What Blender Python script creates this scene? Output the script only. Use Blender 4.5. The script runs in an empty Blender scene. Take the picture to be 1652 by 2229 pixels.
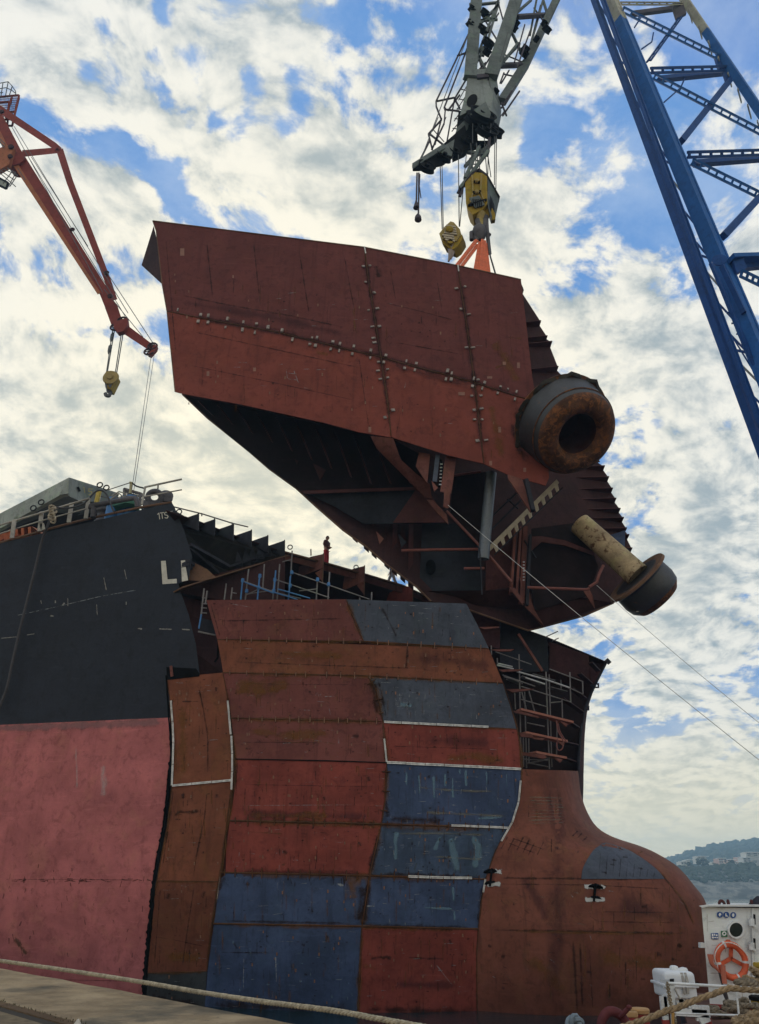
import bpy, bmesh, math, random
from mathutils import Vector, Matrix
from mathutils.geometry import tessellate_polygon
from mathutils import noise as mnoise
random.seed(7)
S = bpy.context.scene
COL = S.collection
R = math.radians
# ---------------------------------------------------------------- camera
CZ = 3.85
PITCH = R(26.8)
ROLL = R(1.0)
FPX = 1610.0            # focal length in reference pixels (picture 1652 x 2229)
CX, CY = 826.0, 1114.5
r0 = Vector((1, 0, 0)); fwd = Vector((0, math.cos(PITCH), math.sin(PITCH))); u0 = r0.cross(fwd)
CR = math.cos(ROLL)*r0 + math.sin(ROLL)*u0
CU = -math.sin(ROLL)*r0 + math.cos(ROLL)*u0
cam = bpy.data.cameras.new('camera'); camo = bpy.data.objects.new('camera', cam); COL.objects.link(camo)
cam.sensor_fit = 'VERTICAL'; cam.sensor_height = 36; cam.sensor_width = 36; cam.lens = 36*FPX/2229
cam.clip_start = .1; cam.clip_end = 8000
camo.matrix_world = Matrix(((CR.x, CU.x, -fwd.x, 0), (CR.y, CU.y, -fwd.y, 0), (CR.z, CU.z, -fwd.z, CZ), (0, 0, 0, 1)))
S.camera = camo
def ray(x, y): return CR*((x-CX)/FPX) - CU*((y-CY)/FPX) + fwd
def P(x, y, Y):
    d = ray(x, y); return Vector((0, 0, CZ)) + d*(Y/d.y)
def Pz(x, y, z):
    d = ray(x, y); return Vector((0, 0, CZ)) + d*((z-CZ)/d.z)
def mpp(x, y, Y): return (P(x+1, y, Y)-P(x, y, Y)).length
# ---------------------------------------------------------------- node helpers
def N(nt, t, **kw):
    n = nt.nodes.new(t)
    for k, v in kw.items():
        if k.startswith('i_'): n.inputs[k[2:].replace('_', ' ')].default_value = v
        elif k[0] == 'n' and k[1:].isdigit(): n.inputs[int(k[1:])].default_value = v
        else: setattr(n, k, v)
    return n
def L(nt, a, b): nt.links.new(a, b)
def rgb(c): return (c[0], c[1], c[2], 1)
def mixc(nt, fac, a, b, bt='MIX'):
    n = nt.nodes.new('ShaderNodeMix'); n.data_type = 'RGBA'; n.blend_type = bt
    for s, v in ((n.inputs[0], fac), (n.inputs[6], a), (n.inputs[7], b)):
        if isinstance(v, bpy.types.NodeSocket): nt.links.new(v, s)
        elif isinstance(v, (int, float)): s.default_value = v
        else: s.default_value = rgb(v)
    return n.outputs[2]
def mth(nt, op, a, b=None, c=None, clamp=False):
    n = nt.nodes.new('ShaderNodeMath'); n.operation = op; n.use_clamp = clamp
    for i, v in enumerate((a, b, c)):
        if v is None: continue
        if isinstance(v, bpy.types.NodeSocket): nt.links.new(v, n.inputs[i])
        else: n.inputs[i].default_value = v
    return n.outputs[0]
def vm(nt, op, a, b=None, out=0):
    n = nt.nodes.new('ShaderNodeVectorMath'); n.operation = op
    for i, v in enumerate((a, b)):
        if v is None: continue
        if isinstance(v, bpy.types.NodeSocket): nt.links.new(v, n.inputs[i])
        else: n.inputs[i].default_value = v
    return n.outputs[out]
def sstep(nt, v, lo, hi):
    n = nt.nodes.new('ShaderNodeMapRange'); n.interpolation_type = 'SMOOTHSTEP'
    nt.links.new(v, n.inputs[0]); n.inputs[1].default_value = lo; n.inputs[2].default_value = hi
    return n.outputs[0]
def noi(nt, vec, scale, detail=4, rough=.55, dist=0):
    n = N(nt, 'ShaderNodeTexNoise'); n.inputs['Scale'].default_value = scale; n.inputs['Detail'].default_value = detail
    n.inputs['Roughness'].default_value = rough; n.inputs['Distortion'].default_value = dist
    L(nt, vec, n.inputs['Vector']); return n.outputs[0]
# ---------------------------------------------------------------- world: daylight sky with broken cloud, sun low behind the ship
SUND = ray(640, 1120).normalized()
SUN_EL = math.asin(SUND.z); SUN_AZ = math.atan2(SUND.x, SUND.y)
W = bpy.data.worlds.new('World'); S.world = W; W.use_nodes = True
nt = W.node_tree; nt.nodes.clear()
out = N(nt, 'ShaderNodeOutputWorld'); bg = N(nt, 'ShaderNodeBackground'); bg.inputs[1].default_value = 1.0
L(nt, bg.outputs[0], out.inputs[0])
sky = N(nt, 'ShaderNodeTexSky'); sky.sky_type = 'NISHITA'; sky.sun_disc = False
sky.sun_elevation = SUN_EL; sky.sun_rotation = SUN_AZ; sky.air_density = 1.0; sky.dust_density = .6; sky.ozone_density = 2.5
tc = N(nt, 'ShaderNodeTexCoord'); dirv = vm(nt, 'NORMALIZE', tc.outputs['Generated'])
sep = N(nt, 'ShaderNodeSeparateXYZ'); L(nt, dirv, sep.inputs[0])
zc = mth(nt, 'ADD', mth(nt, 'MAXIMUM', sep.outputs[2], 0.0), .30)
cmb = N(nt, 'ShaderNodeCombineXYZ')
L(nt, mth(nt, 'DIVIDE', sep.outputs[0], zc), cmb.inputs[0]); L(nt, mth(nt, 'DIVIDE', sep.outputs[1], zc), cmb.inputs[1]); cmb.inputs[2].default_value = 3.1
q = cmb.outputs[0]
# domain warp
wn = N(nt, 'ShaderNodeTexNoise'); wn.inputs['Scale'].default_value = 2.2; wn.inputs['Detail'].default_value = 3; L(nt, q, wn.inputs['Vector'])
wv = vm(nt, 'SCALE', vm(nt, 'SUBTRACT', wn.outputs[1], (.5, .5, .5))); wv.node.inputs[3].default_value = .22
qw = vm(nt, 'ADD', q, wv)
def clouds(vec):
    a = noi(nt, vec, 2.1, 2, .5)
    b = noi(nt, vec, 8.0, 9, .60)
    c_ = noi(nt, vec, 19.0, 7, .58)
    return mth(nt, 'ADD', mth(nt, 'ADD', mth(nt, 'MULTIPLY', a, .26), mth(nt, 'MULTIPLY', b, .40)), mth(nt, 'MULTIPLY', c_, .34))
dens0 = mth(nt, 'MULTIPLY_ADD', clouds(qw), 1.35, -.175)
off = vm(nt, 'ADD', qw, (-.008, .030, 0))
dens1 = mth(nt, 'MULTIPLY_ADD', clouds(off), 1.35, -.175)
# broad openings and banks of the cloud sheet, by direction
BLOBS = [  # x, y, radius, amount
    (690, 40, 40, -.10), (700, 90, 30, -.06), (440, 95, 35, -.07), (355, 290, 30, -.09), (655, 230, 25, -.08), (640, 350, 35, -.09), (780, 210, 35, -.09), (830, 300, 45, -.10), (700, 430, 40, -.08),
    (1070, 345, 45, -.09), (1250, 300, 40, -.08), (1240, 340, 30, -.06), (1400, 60, 35, -.05), (1500, 40, 50, -.12), (1530, 160, 60, -.14), (1430, 220, 40, -.10), (1460, 330, 45, -.09), (1290, 410, 30, -.06),
    (920, 520, 50, -.10), (1030, 500, 60, -.12), (1180, 500, 70, -.13), (1300, 500, 60, -.11), (1230, 560, 40, -.10), (1480, 500, 70, -.10), (1600, 520, 50, -.10), (1010, 600, 50, -.12), (800, 560, 35, -.08), (780, 680, 30, -.07),
    (130, 500, 60, -.12), (220, 560, 60, -.12), (320, 590, 50, -.11), (450, 630, 50, -.11), (520, 590, 45, -.10), (590, 680, 40, -.08), (680, 740, 50, -.12), (740, 820, 55, -.15), (780, 890, 60, -.15), (740, 720, 40, -.10), (880, 940, 50, -.08), (220, 980, 40, -.05), (100, 470, 40, -.08),
    (250, 150, 150, .05), (500, 200, 90, .04), (100, 300, 90, .06), (1150, 150, 160, .05), (550, 470, 80, .04), (950, 400, 60, .06), (1150, 420, 60, .05), (300, 430, 80, .04), (300, 800, 180, .12), (100, 850, 150, .12),
    (1000, 750, 180, .12), (1350, 680, 180, .12), (1500, 900, 200, .10), (600, 900, 80, .08), (450, 900, 150, .10), (1380, 540, 50, .08), (680, 560, 50, .05)]
# (blob positions above are in a 1652 x 1062 crop of the top left for the first rows: converted here)
cx = 1400/1652/1.6628
pts = [(a*cx, b*cx, r*cx*1.15, w) for a, b, r, w in BLOBS]
pts += [(200, 1100, 300, .12), (680, 1100, 200, .14), (1165, 300, 55, -.12), (1205, 270, 40, -.10), (1150, 335, 35, -.08), (1005, 70, 45, -.10), (990, 180, 40, -.08), (1115, 450, 140, .10), (980, 280, 40, -.06),
        (1100, 270, 40, .08), (1430, 400, 45, -.11), (1470, 500, 45, -.10), (1500, 620, 45, -.09), (1400, 470, 35, -.08), (1390, 868, 25, -.10), (1430, 915, 40, -.13),
        (1335, 1590, 60, -.20), (1400, 1592, 45, -.14), (1480, 1585, 35, -.09), (1560, 1420, 120, .07), (1620, 1560, 70, .05), (1450, 1500, 60, .06), (1450, 760, 150, .08), (1300, 640, 150, .10), (1550, 1250, 200, .06), (1520, 1050, 180, .08),
        (1450, 1450, 90, .10), (1400, 1680, 90, .12), (1560, 1680, 90, .12), (100, 850, 200, .10), (500, 1000, 200, .12), (1250, 160, 90, .03), (1620, 350, 60, -.06), (150, 60, 130, .06)]
bias = None
for x, y, r, w in pts:
    d0 = ray(x, y).normalized(); s = r/FPX*(.95 if w < 0 else .85); w = w*.8 if w < 0 else w
    dd = vm(nt, 'DISTANCE', dirv, tuple(d0), out=1)
    g = mth(nt, 'MULTIPLY', mth(nt, 'DIVIDE', dd, s), mth(nt, 'DIVIDE', dd, s))
    g = mth(nt, 'MULTIPLY', mth(nt, 'EXPONENT', mth(nt, 'MULTIPLY', g, -1.0)), w)
    bias = g if bias is None else mth(nt, 'ADD', bias, g)
low = sstep(nt, sep.outputs[2], .22, .02)
bias = mth(nt, 'ADD', bias, mth(nt, 'MULTIPLY', low, .05))
cov = mth(nt, 'ADD', mth(nt, 'ADD', dens0, bias), .050)
mask = sstep(nt, cov, .475, .575)
# cloud shade: relief toward the sun, thick parts greyer, warm and bright near the sun
rel = mth(nt, 'MULTIPLY', mth(nt, 'SUBTRACT', dens0, dens1), 2.5)
thick = sstep(nt, mth(nt, 'ADD', dens0, mth(nt, 'MULTIPLY', bias, .6)), .50, .80)
lum = mth(nt, 'ADD', mth(nt, 'SUBTRACT', .68, mth(nt, 'MULTIPLY', thick, .42)), rel)
big = noi(nt, q, 1.7, 3, .5)
lum = mth(nt, 'ADD', lum, mth(nt, 'MULTIPLY', mth(nt, 'SUBTRACT', big, .5), .5))
lum = mth(nt, 'MINIMUM', mth(nt, 'MAXIMUM', lum, .22), .92)
ccol = mixc(nt, sstep(nt, lum, .25, .85), (.25, .325, .385), (.76, .755, .70))
gd = vm(nt, 'DISTANCE', dirv, tuple(SUND), out=1)
glow = sstep(nt, gd, .80, .0)
ccol = mixc(nt, mth(nt, 'MULTIPLY', glow, .35), ccol, (.86, .80, .62))
ccol = mixc(nt, 1.0, ccol, mixc(nt, glow, (.96, .97, 1.0), (1.20, 1.13, .98)), 'MULTIPLY')
# sky behind the camera, unseen, brightened and warmed to add light on the hull
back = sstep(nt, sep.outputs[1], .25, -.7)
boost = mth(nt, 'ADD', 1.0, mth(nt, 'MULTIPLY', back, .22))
skyc = mixc(nt, 1.0, sky.outputs[0], (.108, .142, .178), 'MULTIPLY')
skyc = mixc(nt, 1.0, skyc, (.115, .265, .56), 'DARKEN')
thin = mth(nt, 'MULTIPLY', sstep(nt, noi(nt, qw, 6.0, 8, .62), .38, .70), .34)
skyc = mixc(nt, thin, skyc, (.58, .66, .75))
hor = sstep(nt, sep.outputs[2], .30, .0)
skyc = mixc(nt, mth(nt, 'MULTIPLY', hor, .35), skyc, (.62, .68, .62))
colr = mixc(nt, mask, skyc, ccol)
# thin warm veil near the horizon
veil = sstep(nt, sep.outputs[2], .24, .0)
colr = mixc(nt, mth(nt, 'MULTIPLY', veil, .80), colr, (1.0, .86, .50))
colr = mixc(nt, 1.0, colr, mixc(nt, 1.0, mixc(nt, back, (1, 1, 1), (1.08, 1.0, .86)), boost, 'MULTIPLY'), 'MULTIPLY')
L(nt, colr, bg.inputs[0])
W.cycles.sampling_method = 'MANUAL'; W.cycles.sample_map_resolution = 512
sun = bpy.data.lights.new('sun', 'SUN'); sun.energy = 1.3; sun.angle = R(10); sun.color = (1, .9, .75)
suno = bpy.data.objects.new('sun', sun); COL.objects.link(suno)
suno.rotation_euler = (-SUND).to_track_quat('-Z', 'Y').to_euler()
S.view_settings.view_transform = 'Standard'; S.view_settings.look = 'None'; S.view_settings.exposure = 0.30; S.view_settings.gamma = 1
# ---------------------------------------------------------------- materials
def newmat(name):
    m = bpy.data.materials.new(name); m.use_nodes = True; t = m.node_tree
    return m, t, t.nodes['Principled BSDF']
def steel(name, base, var=.25, rust=0., rustc=(.10, .035, .015), streak=.25, rough=.6, bump=.35, metal=0., scale=1., spk=.0, spkc=(.55, .5, .45), spec=.16, hue=.25):
    m, t, b = newmat(name)
    co = N(t, 'ShaderNodeTexCoord').outputs['Object']
    n1 = noi(t, co, .55*scale, 5, .6, .4)
    col = mixc(t, sstep(t, n1, .3, .7), tuple(c*(1-var) for c in base), tuple(min(1, c*(1+var)) for c in base))
    mp = N(t, 'ShaderNodeMapping'); mp.inputs['Scale'].default_value = (2.2*scale, 2.2*scale, .13*scale); L(t, co, mp.inputs[0])
    n2 = noi(t, mp.outputs[0], 1.6, 5, .65)
    col = mixc(t, mth(t, 'MULTIPLY', sstep(t, n2, .52, .72), streak), col, tuple(c*.35 for c in base))
    n3 = noi(t, co, 9*scale, 4, .7)
    col = mixc(t, mth(t, 'MULTIPLY', sstep(t, n3, .35, .75), var*.9), col, tuple(c*.55 for c in base))
    n7 = noi(t, co, .9*scale, 7, .7, .6)
    col = mixc(t, mth(t, 'MULTIPLY', sstep(t, n7, .50, .66), hue), col, (min(1, base[0]*1.12), min(1, base[1]*1.65), base[2]*.95))
    mq = N(t, 'ShaderNodeMapping'); mq.inputs['Scale'].default_value = (.35*scale, .35*scale, 3.2*scale); L(t, co, mq.inputs[0])
    n8 = noi(t, mq.outputs[0], 1.7, 7, .72)
    col = mixc(t, mth(t, 'MULTIPLY', sstep(t, n8, .55, .70), .30), col, tuple(min(1, c*1.5+.01) for c in base))
    n9 = noi(t, co, 2.4*scale, 9, .75, .5)
    col = mixc(t, mth(t, 'MULTIPLY', sstep(t, n9, .50, .64), .55), col, tuple(c*.5 for c in base))
    if rust > 0:
        n4 = noi(t, co, 2.1*scale, 10, .74, .6)
        col = mixc(t, sstep(t, n4, .72-.3*rust, .80-.3*rust), col, rustc)
    if spk > 0:
        n5 = noi(t, co, 2.6*scale, 8, .8)
        col = mixc(t, mth(t, 'MULTIPLY', sstep(t, n5, .69, .74), spk), col, spkc)
    L(t, col, b.inputs['Base Color'])
    rr = mth(t, 'ADD', rough-.02, mth(t, 'MULTIPLY', n3, .25)); L(t, rr, b.inputs['Roughness'])
    b.inputs['Metallic'].default_value = metal
    b.inputs['Specular IOR Level'].default_value = spec
    bp = N(t, 'ShaderNodeBump'); bp.inputs['Strength'].default_value = bump; bp.inputs['Distance'].default_value = .06
    n6 = noi(t, co, 1.1*scale, 3, .5)
    L(t, mth(t, 'ADD', n6, mth(t, 'MULTIPLY', n3, .12)), bp.inputs['Height']); L(t, bp.outputs[0], b.inputs['Normal'])
    return m
def grime(name, colr, amt=.8, scale=3., soft=True, rough=.8, lo=.42, hi=.62, stretch=(1, 1, 1)):
    """stain with a ragged see-through outline; UV.y runs across the stain"""
    m, t, b = newmat(name)
    tcn = N(t, 'ShaderNodeTexCoord'); co = tcn.outputs['Object']
    mp = N(t, 'ShaderNodeMapping'); mp.inputs['Scale'].default_value = stretch; L(t, co, mp.inputs[0])
    sp = N(t, 'ShaderNodeSeparateXYZ'); L(t, tcn.outputs['UV'], sp.inputs[0])
    ac = mth(t, 'SUBTRACT', 1.0, mth(t, 'ABSOLUTE', mth(t, 'MULTIPLY', mth(t, 'SUBTRACT', sp.outputs[1], .5), 2.0)))
    al = mth(t, 'SUBTRACT', 1.0, mth(t, 'ABSOLUTE', mth(t, 'MULTIPLY', mth(t, 'SUBTRACT', sp.outputs[0], .5), 2.0)))
    al = mth(t, 'MINIMUM', mth(t, 'MULTIPLY', al, 4.0), 1.0)
    n = noi(t, mp.outputs[0], scale, 6, .7)
    v = mth(t, 'ADD', n, mth(t, 'MULTIPLY', mth(t, 'SUBTRACT', mth(t, 'MULTIPLY', ac, al), .5), .40))
    L(t, mth(t, 'MULTIPLY', sstep(t, v, lo, hi), amt), b.inputs['Alpha'])
    b.inputs['Base Color'].default_value = rgb(colr); b.inputs['Roughness'].default_value = rough
    b.inputs['Specular IOR Level'].default_value = .2
    return m
def plain(name, c, rough=.6, metal=0., var=.15, sc=4.):
    m, t, b = newmat(name)
    co = N(t, 'ShaderNodeTexCoord').outputs['Object']
    n = noi(t, co, sc, 5, .65)
    L(t, mixc(t, sstep(t, n, .3, .7), tuple(x*(1-var) for x in c), tuple(min(1, x*(1+var)) for x in c)), b.inputs['Base Color'])
    b.inputs['Roughness'].default_value = rough; b.inputs['Metallic'].default_value = metal
    return m
# ---------------------------------------------------------------- mesh builder
def catmull(pts, n, smooth=True):
    """resample a polyline of tuples to n+1 points by arc length"""
    pts = [Vector(p) if len(p) == 3 else Vector((p[0], p[1], 0)) for p in pts]
    if smooth and len(pts) > 2:
        fine = []
        for i in range(len(pts)-1):
            p1, p2 = pts[i], pts[i+1]; p0 = pts[i-1] if i else p1*2-p2; p3 = pts[i+2] if i+2 < len(pts) else p2*2-p1
            for k in range(8):
                t = k/8
                fine.append(.5*((2*p1)+(p2-p0)*t+(2*p0-5*p1+4*p2-p3)*t*t+(3*p1-p0-3*p2+p3)*t**3))
        fine.append(pts[-1]); pts = fine
    d = [0]
    for a, b in zip(pts, pts[1:]): d.append(d[-1]+(b-a).length)
    res = []; j = 0
    for i in range(n+1):
        s = d[-1]*i/n
        while j < len(d)-2 and d[j+1] < s: j += 1
        k = (s-d[j])/max(1e-9, d[j+1]-d[j]); res.append(pts[j].lerp(pts[j+1], min(1, max(0, k))))
    return res
def depth(D, x, y): return D(x, y) if callable(D) else D
def plane(a, b, c):
    """depth function of the real plane through three (x, y, Y) picks"""
    M = Matrix([(p[0], p[1], 1) for p in (a, b, c)]); s = M.inverted() @ Vector([1/p[2] for p in (a, b, c)])
    return lambda x, y: 1/max(1e-3, s[0]*x+s[1]*y+s[2])
class MB:
    def __init__(s): s.v = []; s.f = []; s.m = []; s.uv = []
    def add(s, vs, fs, m=0, uvs=None):
        o = len(s.v); s.v += [Vector(v) for v in vs]
        for i, f in enumerate(fs):
            s.f.append([o+k for k in f]); s.m.append(m); s.uv.append([uvs[k] for k in f] if uvs else None)
    def slab(s, pts, off, m=0):
        pts = [Vector(p) for p in pts]; off = Vector(off); n = len(pts)
        tris = tessellate_polygon([pts]) if n > 3 else [(0, 1, 2)]
        # orient triangles consistently: front faces look against the offset
        fs = []
        for t in tris:
            a, b, c = (pts[k] for k in t); nn = (b-a).cross(c-a)
            fs.append(tuple(t) if nn.dot(off) < 0 else tuple(reversed(t)))
        bk = [tuple(reversed([k+n for k in f])) for f in fs]
        area = sum(((pts[i].cross(pts[(i+1) % n])) for i in range(n)), Vector())
        fl = area.dot(off) < 0
        sd = [((i+1) % n, i, i+n, (i+1) % n+n) if fl else (i, (i+1) % n, (i+1) % n+n, i+n) for i in range(n)]
        s.add(pts+[p+off for p in pts], fs+bk+sd, m)
    def plate(s, pix, D=None, t=.03, m=0, off=0., sub=0):
        pix = list(pix)
        if sub:
            q = []
            for i, p in enumerate(pix):
                n = pix[(i+1) % len(pix)]
                for k in range(sub): q.append(tuple(p[j]+(n[j]-p[j])*k/sub for j in range(len(p))))
            pix = q
        s.slab([P(p[0], p[1], (p[2] if len(p) > 2 else depth(D, p[0], p[1]))-off) for p in pix], (0, t, 0), m)
    def hexa(s, a, b, m=0):
        """a, b: two quads (4 points each)"""
        s.add(list(a)+list(b), [(3, 2, 1, 0), (4, 5, 6, 7)]+[(i, (i+1) % 4, (i+1) % 4+4, i+4) for i in range(4)], m)
    def box(s, c, sz, m=0, rot=None):
        c = Vector(c); x, y, z = (k/2 for k in sz)
        q = [Vector(p) for p in ((-x, -y, -z), (x, -y, -z), (x, y, -z), (-x, y, -z), (-x, -y, z), (x, -y, z), (x, y, z), (-x, y, z))]
        if rot is not None: q = [rot @ p for p in q]
        q = [c+p for p in q]; s.hexa(q[:4], q[4:], m)
    def beam(s, a, b, w, h, up=(0, 0, 1), m=0):
        a = Vector(a); b = Vector(b); d = (b-a).normalized(); up = Vector(up)
        x = d.cross(up)
        if x.length < 1e-4: x = d.cross(Vector((1, 0, 0)))
        x.normalize(); y = x.cross(d).normalized(); x = x*w/2; y = y*h/2
        qa = [a-x-y, a+x-y, a+x+y, a-x+y]; qb = [p+(b-a) for p in qa]; s.hexa(qa, qb, m)
    def ibeam(s, a, b, w, h, up=(0, 0, 1), m=0, t=None):
        a = Vector(a); b = Vector(b); d = (b-a).normalized(); x = d.cross(Vector(up)).normalized(); y = x.cross(d).normalized(); t = t or .12*h
        s.beam(a+y*(h/2-t/2), b+y*(h/2-t/2), w, t, up, m); s.beam(a-y*(h/2-t/2), b-y*(h/2-t/2), w, t, up, m); s.beam(a, b, t, h-2*t, up, m)
    def laced(s, a, b, w, h, up=(0, 0, 1), n=8, m=0, bar=.12):
        """two chords joined by batten plates"""
        a = Vector(a); b = Vector(b); d = (b-a).normalized(); x = d.cross(Vector(up)).normalized(); y = x.cross(d).normalized()
        for k in (-1, 1): s.beam(a+y*k*(h/2-bar/2), b+y*k*(h/2-bar/2), w, bar, up, m)
        for i in range(n+1):
            c = a.lerp(b, (i+.15)/(n+.3)); s.beam(c-y*(h/2-bar*.9), c+y*(h/2-bar*.9), w*.9, bar*.9, d, m)
    def tube(s, pts, r, n=8, m=0, closed=False, r2=None):
        pts = [Vector(p) for p in pts]; k = len(pts); vs = []; fs = []; px = None
        for i, p in enumerate(pts):
            if closed: d = pts[(i+1) % k]-pts[i-1]
            else: d = pts[min(i+1, k-1)]-pts[max(i-1, 0)]
            d.normalize()
            if px is None:
                px = d.cross(Vector((0, 0, 1)));
                if px.length < 1e-3: px = d.cross(Vector((1, 0, 0)))
            px = (px-d*px.dot(d)).normalized(); py = d.cross(px)
            rr = r if r2 is None else r+(r2-r)*i/(k-1)
            vs += [p+(px*math.cos(2*math.pi*j/n)+py*math.sin(2*math.pi*j/n))*rr for j in range(n)]
        for i in range(k if closed else k-1):
            o, o2 = i*n, ((i+1) % k)*n
            fs += [(o+j, o+(j+1) % n, o2+(j+1) % n, o2+j) for j in range(n)]
        if not closed: fs += [tuple(reversed(range(n))), tuple(range((k-1)*n, k*n))]
        s.add(vs, fs, m)
    def rope(s, pts, r, pitch=.25, m=0, strands=3):
        pts = catmull([tuple(p) for p in pts], max(8, int(sum((Vector(b)-Vector(a)).length for a, b in zip(pts, pts[1:]))/pitch*7)))
        for q in range(strands):
            ph = q*2*math.pi/strands; res = []; L_ = 0
            for i, p in enumerate(pts):
                d = (pts[min(i+1, len(pts)-1)]-pts[max(i-1, 0)]).normalized(); x = d.cross(Vector((0, .3, 1))).normalized(); y = x.cross(d)
                if i: L_ += (p-pts[i-1]).length
                a = ph+L_/pitch*2*math.pi; res.append(p+(x*math.cos(a)+y*math.sin(a))*r*.52)
            s.tube(res, r*.56, 6, m)
    def lathe(s, c, axis, prof, n=32, m=0, caps=True, ms=None):
        c = Vector(c); ax = Vector(axis).normalized(); x = ax.cross(Vector((0, 0, 1)))
        if x.length < 1e-3: x = Vector((1, 0, 0))
        x.normalize(); y = x.cross(ax); vs = []
        for r, t in prof: vs += [c+ax*t+(x*math.cos(2*math.pi*j/n)-y*math.sin(2*math.pi*j/n))*r for j in range(n)]
        for i in range(len(prof)-1):
            s.add([], [], m); o = len(s.v)
        base = len(s.v); s.v += vs
        for i in range(len(prof)-1):
            for j in range(n):
                s.f.append([base+i*n+j, base+(i+1)*n+j, base+(i+1)*n+(j+1) % n, base+i*n+(j+1) % n]); s.m.append(ms[i] if ms else m); s.uv.append(None)
        if caps:
            s.f.append([base+j for j in range(n)]); s.m.append(m); s.uv.append(None)
            s.f.append([base+(len(prof)-1)*n+j for j in reversed(range(n))]); s.m.append(m); s.uv.append(None)
    def grid(s, G, t=None, m=0, uv=False):
        """G[row][col] world points; t = thickness vector"""
        nr, nc = len(G), len(G[0]); vs = [p for r in G for p in r]
        fs = [(i*nc+j, (i+1)*nc+j, (i+1)*nc+j+1, i*nc+j+1) for i in range(nr-1) for j in range(nc-1)]
        uvs = [(j/(nc-1), i/(nr-1)) for i in range(nr) for j in range(nc)] if uv else None
        if t is None: s.add(vs, fs, m, uvs); return
        t = Vector(t); o = len(vs); vs = vs+[p+t for p in vs]
        fs += [tuple(o+k for k in reversed(f)) for f in fs[:]]
        bd = [j for j in range(nc)]+[i*nc+nc-1 for i in range(1, nr)]+[(nr-1)*nc+j for j in range(nc-2, -1, -1)]+[i*nc for i in range(nr-2, 0, -1)]
        fs += [(bd[i], bd[(i+1) % len(bd)], bd[(i+1) % len(bd)]+o, bd[i]+o) for i in range(len(bd))]
        s.add(vs, fs, m)
    def strip(s, Le, Re, D, nu=10, nv=14, t=.03, m=0, off=0., smooth=False):
        a = catmull(Le, nv, smooth); b = catmull(Re, nv, smooth); G = []
        for i in range(nv+1):
            row = []
            for j in range(nu+1):
                p = a[i].lerp(b[i], j/nu); row.append(P(p.x, p.y, depth(D, p.x, p.y)-off))
            G.append(row)
        s.grid(G, (0, t, 0) if t else None, m)
    def ribbon(s, pix, w, D, off=.02, m=0, smooth=False, n=None):
        """flat stain following a picked line, w wide in reference pixels, lying just proud of the surface D"""
        ln = sum(math.dist(a[:2], b[:2]) for a, b in zip(pix, pix[1:])); n = n or max(2, int(ln/14))
        c = catmull(pix, n, smooth); G = []
        for k in (-1, -.33, .33, 1):
            row = []
            for i, p in enumerate(c):
                d = (c[min(i+1, n)]-c[max(i-1, 0)]).normalized(); q = p+Vector((-d.y, d.x, 0))*w/2*k
                row.append(P(q.x, q.y, depth(D, q.x, q.y)-off))
            G.append(row)
        s.grid(G, None, m, uv=True)
    def seam(s, pix, D, r=.03, m=0, off=.0, n=None, wob=0.):
        ln = sum(math.dist(a[:2], b[:2]) for a, b in zip(pix, pix[1:])); c = catmull(pix, n or max(2, int(ln/10)), False)
        s.tube([P(p.x+random.uniform(-wob, wob), p.y+random.uniform(-wob, wob), depth(D, p.x, p.y)-off) for p in c], r, 6, m)
    def build(s, name, mats, parent=None, label=None, angle=35, smooth=True):
        me = bpy.data.meshes.new(name); o0 = ORG.get(parent, Vector()) if parent else Vector()
        me.from_pydata([tuple(v-o0) for v in s.v], [], s.f); me.validate(clean_customdata=False)
        if not isinstance(mats, (list, tuple)): mats = [mats]
        for k in mats: me.materials.append(k)
        if len(me.polygons) == len(s.f):
            me.polygons.foreach_set('material_index', s.m)
            if any(u for u in s.uv):
                ul = me.uv_layers.new(name='UVMap'); li = 0
                for u, f in zip(s.uv, s.f):
                    for k in range(len(f)):
                        if u: ul.data[li].uv = u[k]
                        li += 1
        me.polygons.foreach_set('use_smooth', [smooth]*len(me.polygons))
        if smooth: me.set_sharp_from_angle(angle=R(angle))
        me.update()
        ob = bpy.data.objects.new(name, me); COL.objects.link(ob)
        if parent: ob.parent = parent; ORG[ob] = o0
        if label: ob['label'] = label
        return ob
ORG = {}
def tag(o, label=None, cat=None, group=None, kind=None):
    if label: o['label'] = label
    if cat: o['category'] = cat
    if group: o['group'] = group
    if kind: o['kind'] = kind
    return o
def thing(name, label, cat, loc, group=None):
    o = bpy.data.objects.new(name, None); COL.objects.link(o); o.location = loc; o.empty_display_size = .3
    ORG[o] = Vector(loc); return tag(o, label, cat, group)
def single(mb, name, mats, label, cat, group=None, origin=None, **kw):
    """a thing that is one mesh, its origin at its own foot"""
    if origin is None:
        xs = [v.x for v in mb.v]; ys = [v.y for v in mb.v]; zs = [v.z for v in mb.v]
        origin = Vector(((min(xs)+max(xs))/2, (min(ys)+max(ys))/2, min(zs)))
    origin = Vector(origin); mb.v = [v-origin for v in mb.v]
    o = mb.build(name, mats, **kw); o.location = origin
    return tag(o, label, cat, group)
def part(fn, name, mats, parent, **kw):
    mb = MB(); fn(mb); return mb.build(name, mats, parent, **kw)
def crop(x0, y0, w_native, w_img):
    s = w_native/w_img/1.6628
    def f(*p):
        q = [(x0/1.6628+a*s, y0/1.6628+b*s) for a, b in p]
        return q[0] if len(q) == 1 else q
    return f
A1 = crop(0, 250, 700, 1300); A2 = crop(1400, 0, 700, 1486); A3 = crop(2100, 0, 647, 874); A4 = crop(450, 750, 1000, 1652)
A5 = crop(1300, 850, 1000, 1652); A6 = crop(600, 1350, 1000, 1652)
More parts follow.
